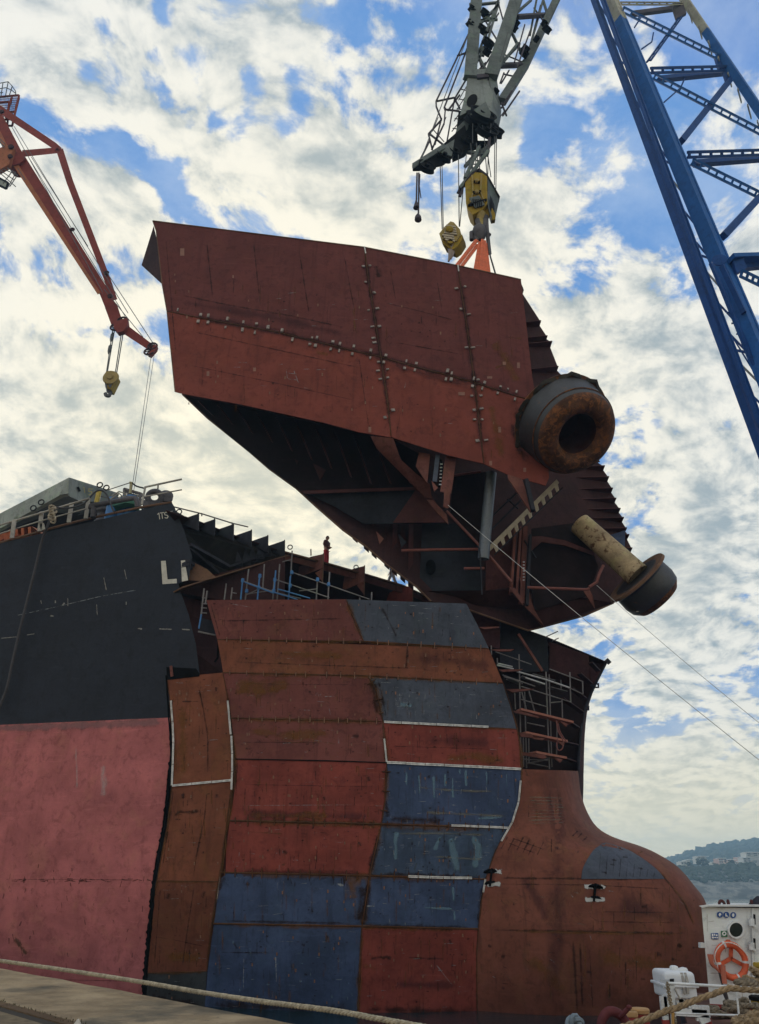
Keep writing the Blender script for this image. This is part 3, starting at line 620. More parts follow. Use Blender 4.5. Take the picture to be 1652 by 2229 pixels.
# blue insert on the bulb
mb = MB(); pts = B7((350, 235), (520, 290), (620, 345), (700, 400), (780, 465), (850, 550)); base = B7((135, 545), (850, 550))
upL = catmull(B7((135, 545), (150, 450), (230, 310), (300, 255), (350, 235), (520, 290), (620, 345), (700, 400), (790, 475), (850, 548)), 30)
G = []
for i in range(9):
    row = []
    for j, p in enumerate(upL):
        bx = base[0][0]+(base[1][0]-base[0][0])*j/30; by = 1913.2
        q = (p.x+(bx-p.x)*i/8, p.y+(by-p.y)*i/8); row.append(P(q[0], q[1], BD(*q)-.035))
    G.append(row)
mb.grid(G, (0, .02, 0))
for k in range(9): mb.ribbon(B7((300+58*k, 300+22*k), (285+58*k, 540)), 3, BD, .05, 1, n=5)
for x, y in ((415, 380), (400, 420), (640, 450), (510, 355), (330, 485)): mb.ribbon(B7((x-25, y), (x+25, y+10)), 7, BD, .05, 1, n=3)
mb.build('bulb_shell_insert', [M['blue2'], M['grime']], ship, label='blue grey curved plate let into the top of the bulb')
# lifting pad lugs welded on the bulb
for cx_, cy_ in ((1069, 1909), (1295, 1942)):
    mb = MB(); Y = BD(cx_, cy_)
    for dy in (-13, 13):
        mb.slab([P(cx_+a, cy_+dy+b, Y-c) for a, b, c in ((-17, 3, .02), (-5, -2, .12), (7, -2, .12), (18, 4, .02))], (0, .05, .05))
        mb.slab([P(cx_+a, cy_+dy+b, Y-c) for a, b, c in ((-17, 3, .02), (-5, -2, .12), (7, -2, .12), (18, 4, .02))], (0, .03, -.03))
    mb.beam(P(cx_+2, cy_-19, Y-.08), P(cx_-3, cy_+20, Y-.08), .07, .14, (0, 1, 0))
    mb.ribbon([(cx_-24, cy_-12), (cx_+24, cy_-12)], 12, BD, .03, 1, n=3); mb.ribbon([(cx_-24, cy_+16), (cx_+22, cy_+16)], 12, BD, .03, 1, n=3)
    mb.build('pad_lug', [M['soot'], grime('ground_steel', (.55, .55, .55), .8, 7, lo=.3, hi=.5)], ship)
# ---- seams with grime and strongbacks
def seam(pix, D=HD, r=.028, gw=9, lug=0, lugr=(0, 1), name='weld_seam', lm=7, lh=7, wob=.5):
    mb = MB(); mb.seam(pix, D, r, 0, 0, wob=wob*.4)
    if gw: mb.ribbon(pix, gw, D, .014, 1); mb.ribbon([(p[0]+1, p[1]+2) for p in pix], gw*2.6, D, .012, 3)
    if lug:
        c = catmull(pix, 200, False); rs = random.Random(int(pix[0][0]+pix[0][1]))
        for k in range(lug):
            i = int(200*(lugr[0]+(lugr[1]-lugr[0])*(k+.5+rs.uniform(-.2, .2))/lug)); p = c[min(i, 199)]; d = (c[min(i+1, 200)]-c[max(0, i-1)]).normalized(); nn = Vector((-d.y, d.x, 0))
            h = lh*rs.uniform(.7, 1.3)
            a = P(p.x-nn.x*h, p.y-nn.y*h, D(p.x, p.y)-.03); b = P(p.x+nn.x*h, p.y+nn.y*h, D(p.x, p.y)-.03)
            mb.beam(a, b, .035, .07, (0, 1, 0), 2)
            if rs.random() < .6: mb.ribbon([(p.x-nn.x*h*1.5, p.y-nn.y*h*1.5), (p.x+nn.x*h*1.5, p.y+nn.y*h*1.5)], 5, D, .02, 1, n=3)
    return mb.build(name, [M['weld'], M['grime'], M['lug2'] if lm == 7 else M['weld'], M['grime2']], ship)
seam([(473, 1392), (791, 1396), (1064, 1412)], gw=5, lug=18, lh=6)
seam([(485, 1464), (800, 1471), (1095, 1487)], gw=6, lug=18, lh=6)
seam([(503.7, 1563), (829.5, 1570)], gw=8, lug=12, lh=7); seam([(833, 1571), (1126, 1587)], gw=5, r=.02)
seam([(500, 1786), (830, 1794), (1107, 1802)], gw=12, lug=22, lm=1, lh=9, r=.04)
seam([(480, 1899), (804, 1906), (1057, 1914)], gw=10, lug=22, lm=1, lh=9, r=.035)
seam([(465, 2010.5), (787, 2016), (1041, 2022)], gw=8, r=.035)
seam([(843, 1660), (1134, 1674)], gw=0, r=.02)
for q in (BC, BC2, BC3, BC4, BC5, BC6, BC7): seam(q, gw=9, lug=3 if q in (BC2, BC4) else 0, lm=1)
seam([(485, 1464)]+A_R[1:], gw=6, r=.022); seam(A_L, gw=4, r=.022)
seam(CR3+CR4[1:]+CR5[1:]+CR6[1:]+CR7[1:]+CR8[1:], gw=5, r=.025)
seam([(341, 1917), (476, 1919)], gw=4, r=.02); seam([(319, 2118), (450, 2114)], gw=4, r=.02)
seam([(496, 1522), (512, 1655), (510, 1720)], gw=5, r=.015); seam(B5((470, 850), (440, 1100), (415, 1340)), gw=4, r=.015)
mb = MB(); mb.ribbon([(512, 1652.3), (700, 1655.5), (842, 1660)], 2.4, HD, .045, 0); mb.build('open_slit', M['soot'], ship)
# silver weld-prep tape
def tape(pix, w=5, D=HD, name='foil_tape'):
    w *= .78; mb = MB(); c = catmull(pix, max(1, int(sum(math.dist(a, b) for a, b in zip(pix, pix[1:]))/38)), False)
    for a, b in zip(c, c[1:]):
        d = (b-a).normalized(); nn = Vector((-d.y, d.x, 0)); a2 = a+d*.6; b2 = b-d*.6; j = random.uniform(-.4, .4)
        for o in (-.28, .28):
            q = [a2+nn*w*(o-.2), b2+nn*w*(o-.2)+nn*j, b2+nn*w*(o+.2)+nn*j, a2+nn*w*(o+.2)]
            mb.slab([P(p.x, p.y, D(p.x, p.y)-.07) for p in q], (0, .03, 0))
    return mb.build(name, M['silver'], ship)
tape(B5((112, 305), (122, 420), (127, 540), (125, 640), (118, 815)), 5); tape(B5((452, 305), (464, 400), (470, 510)), 5); tape(B5((474, 515), (480, 650), (477, 780), (474, 840)), 5)
tape(B5((118, 815), (475, 783)), 6); tape(B6((148, 20), (460, 35), (775, 50)), 6); tape(B6((150, 120), (157, 190), (165, 262)), 4.5); tape(B6((165, 263), (520, 280), (970, 302)), 7)
tape(B6((966, 370), (962, 450), (950, 520), (928, 600), (895, 655), (850, 735)), 5); tape(B6((550, 640), (770, 648), (890, 655)), 6); tape(B6((292, 945), (480, 952), (676, 955)), 7); tape(B6((755, 960), (742, 1042)), 5)
# painted letters on the black topside
def letter(pix, name='hull_letter', m='white', D=HD, lab=None):
    mb = MB(); mb.plate(pix, D, .02, off=.03, sub=2); return mb.build(name, M[m], ship, label=lab)
letter(B2((1283, 838), (1320, 836), (1335, 985), (1408, 980), (1410, 1015), (1295, 1022)), lab='white letter L')
letter(B2((1442, 835), (1476, 832), (1478, 880), (1445, 884)), lab='white letter I, upper stub'); letter(B2((1445, 890), (1480, 886), (1500, 992), (1450, 1002)), lab='white letter I')
M['fadedwhite'] = plain('faded_white', (.30, .31, .33), .7)
def strokes(ls, w, name, m, D=HD, parent=None, off=.03):
    mb = MB()
    for l in ls:
        for a, b in zip(l, l[1:]):
            d = (Vector(b)-Vector(a)).normalized(); n_ = Vector((-d.y, d.x))*w/2; e = d*w*.3
            q = [Vector(a)-n_-e, Vector(b)-n_+e, Vector(b)+n_+e, Vector(a)+n_-e]; mb.slab([P(p.x, p.y, D(p.x, p.y)-off) for p in q], (0, .012, 0)); off += .002
    return mb.build(name, m, parent or ship)
strokes([B2((1256, 466), (1266, 456), (1273, 503)), B2((1276, 455), (1304, 451)), B2((1289, 453), (1295, 500)), B2((1338, 455), (1324, 448), (1311, 456), (1314, 470), (1334, 474), (1340, 484), (1332, 496), (1314, 493))], 1.6, 'hull_mark', M['white'])
strokes([B2((1345, 446), (1376, 440)), B2((1360, 444), (1367, 490))], 1.5, 'hull_mark', M['fadedwhite'])
# ================================================================ inside of the open bow, cut deck, frames
# dark backing (inner skin) behind the new side shell, so the seams stay closed
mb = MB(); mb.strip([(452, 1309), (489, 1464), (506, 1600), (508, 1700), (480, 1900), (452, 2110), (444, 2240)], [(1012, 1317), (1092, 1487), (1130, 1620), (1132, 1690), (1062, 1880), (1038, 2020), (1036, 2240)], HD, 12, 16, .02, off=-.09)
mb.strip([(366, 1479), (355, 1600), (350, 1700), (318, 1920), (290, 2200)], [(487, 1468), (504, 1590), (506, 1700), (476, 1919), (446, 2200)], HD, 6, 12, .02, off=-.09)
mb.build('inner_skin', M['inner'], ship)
EDGE = [(360, 1112, 31.2), (431, 1135, 33.0), (507, 1165, 35.0), (618, 1202.6, 37.2), (705.7, 1226, 38.6), (793, 1251, 39.8), (876.8, 1276, 40.6), (931, 1301, 41.0), (1023, 1327, 41.4), (1087, 1348.6, 41.4), (1143.7, 1371, 41.2), (1191, 1388, 41.0), (1281, 1425.5, 40.4), (1320, 1442, 40.0)]
BACK = [12, 12, 11, 10, 9.5, 9, 8.5, 8, 7, 6, 5, 4, 1.6, .3]
E3 = [P(*e) for e in EDGE]
mb = MB()
Gd = [[e for e in E3], [e+Vector((b*.15, b, 0)) for e, b in zip(E3, BACK)]]
mb.grid(Gd, (0, 0, .05)); mb.build('deck_plate', M['inner'], ship)
# bulwark-height far shell closing the bow on the port side
PSr = [(1320, 1442, 40.3), (1300, 1482, 40.1), (1285.7, 1513, 39.9), (1273.8, 1541.5, 39.6), (1266.8, 1577, 39.3), (1262, 1624, 38.9), (1258, 1690, 38.4), (1250, 1760, 38)]
top = [e+Vector((b*.15, b, 0)) for e, b in zip(E3, BACK)]
mb = MB(); G = []
rt3 = [P(p.x, p.y, p.z/40) for p in catmull([(a, b, c*40) for a, b, c in PSr], 14)]
tl = [tuple(p) for p in top]
tt = catmull(tl, 24, False)
for i in range(15):
    row = []
    for j in range(25):
        k = j/24; a = tt[j].copy(); a.z = a.z*(1-i/14)+(rt3[-1].z-.5)*i/14
        # blend to the stem curve at the right hand end
        e = rt3[i]; w = max(0, (k-.55)/.45)**2; row.append(a.lerp(e, w))
    G.append(row)
mb.grid(G, (0, .06, 0)); mb.build('port_shell', M['inner'], ship)
# stem bar along the silhouette with its three lifting eyes
mb = MB(); mb.tube([p+Vector((-.02, -.05, 0)) for p in rt3], .07, 8)
for a, b in zip(B4((1385, 632), (1405, 612)), B4((1385, 632), (1405, 612))[1:]):
    mb.beam(P(a[0], a[1], 40.2), P(b[0]+2, b[1]-1, 40.2), .3, .05, (0, 1, 0))
mb.build('stem_bar', M['inner2'], ship)
for x, y in B4((1296, 842), (1206, 1048), (1147, 1385)):
    mb = MB(); Y = 39.5; w = 5.2; n = 16; c = (x, y)
    ring = [P(x+2.6*math.cos(2*math.pi*k/n), y+2.6*math.sin(2*math.pi*k/n), Y) for k in range(n)]
    sq = []
    for k in range(n):
        a = 2*math.pi*k/n; s_ = w/max(abs(math.cos(a)), abs(math.sin(a))); sq.append(P(x+s_*math.cos(a), y+s_*math.sin(a), Y))
    mb.grid([sq+[sq[0]], ring+[ring[0]]], (0, .05, 0)); mb.beam(P(x-6, y+1, Y+.02), P(x-13, y+1, Y+.02), .06, .2, (0, 1, 0)); mb.build('lifting_eye', M['inner2'], ship)
# bulkheads and web plates seen inside the opening
def iplate(name, pix, D, m, t=.05, lab=None, par=None, sub=0, off=0):
    mb = MB(); mb.plate(pix, D, t, sub=sub, off=off); return mb.build(name, M[m], par or ship, label=lab)
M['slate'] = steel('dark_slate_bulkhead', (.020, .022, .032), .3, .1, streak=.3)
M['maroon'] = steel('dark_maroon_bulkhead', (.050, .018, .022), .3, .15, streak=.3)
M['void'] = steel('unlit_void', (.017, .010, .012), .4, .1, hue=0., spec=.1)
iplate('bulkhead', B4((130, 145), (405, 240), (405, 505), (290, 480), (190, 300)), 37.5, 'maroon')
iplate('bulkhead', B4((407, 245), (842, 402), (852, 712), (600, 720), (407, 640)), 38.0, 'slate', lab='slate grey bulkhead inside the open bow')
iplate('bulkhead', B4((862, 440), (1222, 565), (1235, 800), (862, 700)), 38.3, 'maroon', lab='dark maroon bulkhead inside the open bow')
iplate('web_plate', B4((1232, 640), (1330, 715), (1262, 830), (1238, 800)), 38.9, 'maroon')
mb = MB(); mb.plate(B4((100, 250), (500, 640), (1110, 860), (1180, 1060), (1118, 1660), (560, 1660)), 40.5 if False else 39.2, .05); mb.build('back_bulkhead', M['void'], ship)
for pts in (((975, 960), (1185, 1095)), ((1058, 870), (1205, 965)), ((1055, 1190), (1140, 1235)), ((980, 1360), (1130, 1395)), ((950, 1500), (1112, 1550)), ((1130, 730), (1262, 832)), ((1235, 632), (1330, 712))):
    mb = MB(); a, b = B4(*pts); mb.beam(P(a[0], a[1], 37.0), P(b[0]-5, b[1]-1, 38.7), .25, .06, (0, .2, 1)); mb.build('stringer', M['inner'], ship)
for x in (520, 630, 735, 940, 1035, 1130):   # deck longitudinals hanging under the cut deck
    x, y = B4((x, 270+(x-520)*.43)); mb = MB(); mb.plate([(x-26, y-1), (x+1, y+2), (x+1, y+9), (x-24, y+6)], 40.6, .05); mb.build('deck_longitudinal', M['inner'], ship)
for q in (((215, 305), (395, 298), (395, 310), (260, 325)), ((320, 510), (535, 508), (505, 525), (390, 527)), ((395, 695), (618, 690), (580, 708), (430, 716)), ((465, 875), (722, 872), (640, 890), (520, 905)),
          ((528, 1073), (600, 1078), (765, 1128), (760, 1140), (545, 1092)), ((585, 1272), (690, 1285), (720, 1310), (700, 1322), (595, 1312)), ((700, 1320), (818, 1325), (800, 1345), (720, 1335)), ((605, 1452), (820, 1480), (838, 1505), (800, 1515), (615, 1482)), ((905, 1508), (985, 1520), (960, 1550)), ((955, 1168), (1030, 1195), (1015, 1222)), ((925, 1350), (1005, 1370), (980, 1396))):
    iplate('shelf_bracket', B4(*q), 35.2, 'flange', .12)
mb = MB(); mb.beam(P(*B4((574, 368)), 37), P(*B4((795, 708)), 37), .12, .12); mb.build('diagonal_brace', M['flange'], ship)
# scaffold inside the bow
def tubes(name, root, lst, Y, r, m, cr=None):
    for a, b in lst:
        mb = MB(); mb.tube([P(a[0], a[1], Y), P(b[0], b[1], Y)], r, 8); mb.build(name, M[m], root)
sc2 = thing('scaffold', 'tube scaffold filling the dark open bow on the right, shiny tubes and red planks', 'scaffold', P(*B4((700, 1610)), 36.2))
tubes('standard', sc2, [B4((580, 555), (586, 800)), B4((586, 800), (600, 1600)), B4((828, 715), (860, 1610)), B4((1048, 720), (1056, 1000)), B4((1165, 800), (1168, 920))], 36.2, .033, 'pole')
tubes('standard', sc2, [B4((632, 900), (650, 1600)), B4((858, 740), (882, 1590)), B4((975, 970), (980, 1140)), B4((930, 1200), (925, 1480)), B4((325, 475), (328, 560)), B4((380, 590), (384, 660)), B4((540, 900), (548, 1060)), B4((965, 790), (968, 870)), B4((620, 1320), (625, 1590)), B4((670, 1330), (672, 1560))], 37.0, .032, 'pole')
tubes('ledger', sc2, [B4((365, 532), (695, 648)), B4((860, 690), (1160, 803)), B4((600, 850), (1060, 995)), B4((600, 970), (832, 1036)), B4((1060, 872), (1170, 922)), B4((662, 1552), (850, 1590)), B4((440, 760), (580, 800)), B4((870, 1000), (975, 990)), B4((655, 1185), (815, 1218)), B4((430, 745), (730, 850)), B4((620, 1520), (850, 1530))], 36.1, .028, 'pole')
tubes('ledger', sc2, [B4((378, 655), (530, 690)), B4((560, 712), (820, 785)), B4((820, 785), (1045, 862)), B4((390, 640), (520, 670)), B4((640, 770), (820, 830))], 35.9, .040, 'polew')
tubes('brace', sc2, [B4((670, 890), (725, 1085)), B4((605, 900), (650, 1070)), B4((655, 1560), (850, 1520))], 36.8, .035, 'pole')
for a, b in (((578, 1068), (1058, 1186)), ((620, 1280), (1000, 1360)), ((708, 1460), (988, 1512))):
    mb = MB(); a, b = B4(a, b); mb.beam(P(a[0], a[1], 35.7), P(b[0], b[1], 36.6), .5, .10, (0, 0, 1)); mb.build('plank', M['plank'], sc2)
for a, b in (((700, 740), (900, 800)), ((600, 760), (780, 830)), ((860, 860), (1010, 900)), ((480, 780), (600, 830))):
    mb = MB(); a, b = B4(a, b); mb.beam(P(a[0], a[1], 37.2), P(b[0], b[1], 37.6), .3, .04, (0, 0, 1)); mb.build('plank', M['pole'], sc2)
mb = MB(); mb.tube(catmull([tuple(P(x, y, 35.6)) for x, y in B4((925, 1165), (940, 1260), (985, 1345), (980, 1420), (945, 1438), (928, 1400), (935, 1330))], 30), .03, 6)
mb.tube(catmull([tuple(P(x, y, 35.7)) for x, y in B4((940, 1190), (960, 1270), (1020, 1365))], 12), .025, 6)
single(mb, 'welding_hose', plain('red_rubber_hose', (.20, .06, .05), .5), 'thin red hose looped in the dark open bow', 'hose')
mb = MB(); mb.tube([P(*B4((810, 402)), 40.8), P(*B4((938, 343)), 40.8)], .03, 6); mb.tube([P(*B4((885, 435)), 40.6), P(*B4((945, 405)), 40.6)], .03, 6); mb.tube([P(*B4((838, 392)), 40.7), P(*B4((840, 410)), 40.7)], .03, 6)
mb.build('deck_handrail', M['pole'], ship)
# ---- left part of the cut: serrated brackets, heavy flange, beams
tops = B3((278, 97), (375, 130), (487, 160), (595, 195), (693, 228), (793, 257)); Yt = [32.2, 33.0, 33.8, 34.8, 35.8, 36.6]
for (x, y), Y in zip(tops, Yt):
    mb = MB(); mb.plate([(x, y, Y), (x-.5, y+37, Y), (x-34, y+22, Y+.6), (x-35, y+12, Y+.6)], None, .06); mb.plate([(x-34, y+12, Y+.62), (x-34, y+24, Y+.62), (x-66, y+34, Y+3), (x-60, y+20, Y+3)], None, .05)
    mb.beam(P(x, y, Y), P(x-.5, y+37, Y), .14, .05, (1, 0, 0)); mb.build('frame_bracket', M['inner2'], ship)
M['sooty'] = steel('sooty_plate', (.030, .027, .027), .5, .3, (.06, .03, .02), .5)
iplate('cut_stringer', [(382, 1112, 33.5), (430, 1140, 34), (507, 1172, 35.5), (618, 1205, 37.6), (616.5, 1213, 37.4), (500, 1246, 36), (388, 1284, 33.6), (390, 1250, 33.3), (418, 1211, 33.2), (401, 1156, 33.2)], None, 'sooty', .05)
mb = MB(); a, b = B3((150, 555), (785, 361)); mb.beam(P(a[0], a[1], 32.4), P(b[0], b[1], 37), .9, .06, (0, .1, 1)); mb.build('stringer_flange', M['edge'], ship)
for p in (((220, 288), (450, 418)), ((205, 300), (385, 455)), ((205, 380), (330, 485)), ((200, 400), (290, 500))):
    mb = MB(); a, b = B3(*p); mb.beam(P(a[0], a[1], 32.3), P(b[0], b[1], 34.5), .35, .16, (0, .3, 1)); mb.build('cut_beam', M['inner2'], ship)
iplate('cut_web', B3((205, 365), (330, 430), (385, 480), (300, 500), (210, 495)), 32.8, 'edge')
for k, x in enumerate((520, 565, 605, 650, 690)):
    mb = MB(); y = 320-k*17; mb.plate([(q[0], q[1], 35.3+k*.3) for q in B3((x-10, y), (x+20, y+60), (x+22, y+100), (x-30, y+110-k*3))], None, .05); mb.build('stiffener', M['inner2'], ship)
mb = MB(); a, b = B3((440, 420), (690, 340)); mb.beam(P(a[0], a[1], 34.6), P(b[0], b[1], 36.6), .3, .1); mb.build('cut_beam', M['inner2'], ship)
# recess between the old hull and the new shell
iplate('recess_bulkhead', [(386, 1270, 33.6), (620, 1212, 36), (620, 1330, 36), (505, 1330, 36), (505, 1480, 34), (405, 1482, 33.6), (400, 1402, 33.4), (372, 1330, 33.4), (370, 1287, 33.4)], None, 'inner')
iplate('recess_box', [(a, b, HD(a, b)-.03) for a, b in ((362, 1452), (427, 1455), (434, 1466), (434, 1472), (373, 1479), (363, 1480))], None, 'soot', .02)
mb = MB(); a, b = B3((113, 1008), (120, 1074)); mb.beam(P(a[0], a[1], HD(*a)-.06), P(b[0], b[1]-1, HD(*b)-.06), .12, .06, (0, 1, 0)); mb.build('cut_rib', M['flange'], ship)
mb = MB(); mb.tube([P(*B3(p), 33.0) for p in ((375, 985), (392, 960), (398, 860))], .05, 6); mb.build('bent_rod', M['soot'], ship)
# hanging lugs of the small platform at the left
sc3 = thing('scaffold_ladder', 'short rusty ladder and grey platform in the recess beside the old black hull', 'ladder', P(*B3((300, 800)), 32.7))
for a, b, m in (((312, 545), (295, 700), 'pole'), ((295, 700), (280, 785), 'poleb'), ((330, 560), (318, 640), 'pole')):
    mb = MB(); a, b = B3(a, b); mb.tube([P(a[0], a[1], 32.7), P(b[0], b[1], 32.7)], .04, 8); mb.build('rail', M[m], sc3)
for y in (600, 635, 660, 690):
    mb = MB(); a, b = B3((305-(y-545)*.1, y), (328, y+3)); mb.tube([P(a[0], a[1], 32.7), P(b[0], b[1], 32.7)], .03, 6); mb.build('rung', M['pole'], sc3)
mb = MB(); mb.plate([(q[0], q[1], Y) for q, Y in zip(B3((290, 722), (355, 735), (375, 790), (378, 822), (280, 800)), (32.8, 33, 33.1, 33.1, 32.8))], None, .06); mb.build('platform', M['inner2'], sc3)
mb = MB(); a, b = B3((275, 803), (380, 825)); mb.tube([P(a[0], a[1], 32.6), P(b[0], b[1], 32.8)], .04, 6); mb.build('platform_edge', M['pole'], sc3)
# ---- deck edge web and the three large brackets
def edgeY(x):
    for a, b in zip(EDGE, EDGE[1:]):
        if a[0] <= x <= b[0]: return a[2]+(b[2]-a[2])*(x-a[0])/(b[0]-a[0])
    return 41
M['deckred'] = steel('deck_edge_primer', (.17, .068, .055), .3, .25, (.06, .03, .02), .5)
for s_, e_, h in (((618, 1204), (700, 1226), 14), ((704, 1227), (790, 1250), 14), ((794, 1252), (890, 1281), 14), ((899, 1287), (934, 1303), 11)):
    iplate('deck_edge_web', [(s_[0], s_[1], edgeY(s_[0])+.15), (e_[0], e_[1], edgeY(e_[0])+.15), (e_[0], e_[1]+h, edgeY(e_[0])+.15), (s_[0], s_[1]+h, edgeY(s_[0])+.15)], None, 'deckred', .08)
mb = MB(); mb.tube([e+Vector((0, -.02, .03)) for e in E3[3:8]], .06, 6); mb.build('deck_edge_bar', M['edge'], ship)
for P1, P2, P3, m in ((((950, 355), (1027, 338), (1027, 420), (905, 466), (872, 470), (882, 385)), ((1027, 338), (1019, 515)), ((975, 452), (1024, 425), (1020, 505)), 'deckred'),
                      (((1200, 428), (1271, 410), (1271, 500), (1160, 550), (1140, 545), (1150, 470)), ((1272, 410), (1268, 588)), ((1225, 525), (1268, 500), (1267, 580)), 'deckred'),
                      (((1478, 545), (1560, 525), (1560, 622), (1400, 622), (1420, 570)), ((1561, 523), (1560, 622)), None, 'red')):
    q = B3(*P1); Y = edgeY(q[1][0])-.5; mb = MB(); mb.plate([(a, b, Y+(q[1][0]-a)*.02) for a, b in q], None, .06)
    a, b = B3(*P2); mb.beam(P(a[0], a[1], Y-.1), P(b[0], b[1], Y-.1), .25, .05, (1, 0, 0), 1)
    if P3: mb.plate([(a, b, Y+.12) for a, b in B3(*P3)], None, .05)
    mb.build('deck_bracket', [M[m], M['edge']], ship)
for x, y in B3((160, 98), (825, 308), (1220, 428)):
    mb = MB(); c = P(x, y, edgeY(x)); rr_ = .13; mb.tube([c+Vector((math.cos(a)*rr_, 0, math.sin(a)*rr_+.1)) for a in [k*math.pi/6 for k in range(12)]], .03, 6, closed=True); mb.build('deck_ring', M['inner2'], ship)
mb = MB(); a, b = B3((950, 310), (951, 348)); mb.tube([P(a[0], a[1], 39), P(b[0], b[1], 39)], .04, 6); mb.build('deck_post', M['edge'], ship)
mb = MB(); mb.tube([P(x, y, Y) for (x, y), Y in zip(B3((130, 57), (297, 98), (480, 155), (574, 177)), (33, 34.5, 36, 37))], .035, 6)
for q in (((297, 94), (298, 112)), ((478, 150), (480, 168))):
    a, b = B3(*q); mb.tube([P(a[0], a[1], 35), P(b[0], b[1], 35)], .035, 6)
mb.build('deck_handrail', M['pole'], ship)
# ---- scaffold behind the top edge of the new shell
sc1 = thing('scaffold', 'blue and grey tube scaffold behind the top edge of the plum plate', 'scaffold', P(*B3((640, 610)), 33.2))
tubes('standard', sc1, [B3((444, 516), (432, 612)), B3((578, 430), (558, 612)), B3((672, 400), (662, 545)), B3((764, 400), (748, 612)), B3((838, 320), (830, 470)), B3((990, 480), (982, 612)), B3((1062, 448), (1052, 612)), B3((1314, 568), (1312, 615)), B3((730, 500), (722, 612)), B3((480, 540), (472, 610)), B3((1242, 600), (1242, 616))], 33.6, .036, 'pole')
tubes('standard', sc1, [B3((542, 493), (530, 612)), B3((645, 458), (630, 612)), B3((740, 438), (730, 560)), B3((828, 470), (816, 612))], 33.3, .038, 'poleb')
tubes('ledger', sc1, [B3((548, 502), (740, 570)), B3((740, 570), (890, 606)), B3((740, 492), (1060, 600)), B3((836, 448), (1300, 610)), B3((780, 386), (835, 372)), B3((880, 560), (990, 548)), B3((560, 580), (730, 555)), B3((480, 570), (505, 575)), B3((640, 548), (560, 585))], 33.4, .03, 'pole')
tubes('ledger', sc1, [B3((555, 508), (730, 574)), B3((752, 548), (945, 604)), B3((720, 565), (870, 612))], 33.2, .034, 'poleb')
for x, y in B3((542, 497), (638, 540), (735, 492), (826, 528), (1056, 520), (836, 450), (990, 492), (566, 560), (728, 560), (645, 470)):
    mb = MB(); c = P(x, y, 33.35); mb.lathe(c-Vector((0, 0, .09)), (0, 0, 1), [(.07, 0), (.085, .05), (.07, .18)], 8); mb.build('coupler', M['poleb'], sc1)
# ---- deck outfit at the left: rails, fairlead, rollers, grey box structure, barrels
def DK(y=0): return 33
def rail(pix, Y, r=.035, m='pole', name='rail_bar', par=ship):
    mb = MB(); mb.tube([P(p[0], p[1], (p[2] if len(p) > 2 else Y)) for p in pix], r, 8); return mb.build(name, M[m], par)
M['rail'] = steel('grey_rail_paint', (.36, .34, .32), .25, .35, (.20, .09, .05), .3)
tr = B2((-40, 568), (0, 551), (410, 430), (715, 338)); mr = B2((-40, 632), (0, 620), (320, 520), (560, 455), (690, 420)); 
rail([(p[0], p[1], 33.4-.006*p[0]) for p in tr], 33, .05, 'rail'); rail([(p[0], p[1], 33.4-.006*p[0]) for p in mr], 33, .035, 'rail')
for a, b in (((115, 510), (95, 655)), ((333, 445), (315, 600)), ((572, 375), (548, 530)), ((707, 340), (684, 500)), ((333, 540), (345, 590))):
    mb = MB(); a, b = B2(a, b); mb.beam(P(a[0], a[1], 33), P(b[0], b[1], 33), .2, .06, (0, 1, 0)); mb.build('rail_post', M['rail'], ship)
mb = MB(); mb.tube([P(p[0], p[1], HD(p[0], p[1])+.02) for p in catmull(B2((-40, 705), (0, 693), (490, 556), (800, 480), (1130, 410), (1368, 371)), 20)], .06, 6); mb.build('deck_edge_bar', M['edge'], ship)
# grey superstructure box
M['greybox'] = steel('grey_green_paint', (.30, .33, .31), .18, .25, (.32, .20, .17), .35, spk=.3, spkc=(.45, .2, .17))
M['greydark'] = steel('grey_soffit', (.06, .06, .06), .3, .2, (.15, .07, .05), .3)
box = thing('grey_deck_housing', 'large grey green steel housing with peeling pink paint above the deck rail', 'deckhouse', P(*B2((400, 560)), 40))
def pl(pix3): return [P(p[0], p[1], p[2]) for p in pix3]
q = lambda a, Y: (*B2(a), Y)
mb = MB(); mb.slab(pl([q((-60, 490), 42), q((550, 172), 37), q((530, 305), 37), q((480, 312), 37.2), q((-60, 612), 42)]), (.1, .25, 0)); mb.build('side_wall', M['greybox'], box)
mb = MB(); mb.slab(pl([q((552, 172), 37.05), q((925, 290), 42), q((880, 400), 42), q((740, 345), 40), q((632, 350), 38.4), (*B2((532, 308)), 37.05)]), (.1, .3, 0)); mb.build('end_wall', M['greybox'], box)
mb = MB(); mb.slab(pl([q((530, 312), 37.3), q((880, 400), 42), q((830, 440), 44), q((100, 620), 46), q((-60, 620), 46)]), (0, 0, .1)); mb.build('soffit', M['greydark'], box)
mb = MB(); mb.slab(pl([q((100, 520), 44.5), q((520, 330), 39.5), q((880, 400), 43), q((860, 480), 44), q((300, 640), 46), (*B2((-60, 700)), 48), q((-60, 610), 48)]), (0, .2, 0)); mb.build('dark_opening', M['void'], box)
mb = MB(); mb.slab(pl([q((550, 172), 36.9), q((545, 300), 36.8), q((470, 310), 36.6)]), (0, .1, 0)); mb.build('corner_gusset', M['greybox'], box)
mb = MB(); mb.slab(pl([q((155, 425), 40.2), q((110, 495), 40), q((165, 485), 40.2)]), (0, .1, 0)); mb.build('corner_gusset', M['greybox'], box)
M['yfade'] = plain('faded_yellow', (.55, .45, .12), .7)
D15 = plane(q((552, 172), 37.0), q((925, 290), 41.95), (*B2((532, 308)), 37.0))
strokes([B2((668, 250), (675, 292)), B2((735, 265), (708, 262), (706, 282), (730, 286), (733, 305), (708, 310))], 1.6, 'faded_number', M['yfade'], D15, box, .12)
strokes([B2((622, 252), (634, 278))], 5, 'burn_mark', M['soot'], D15, box, .06)
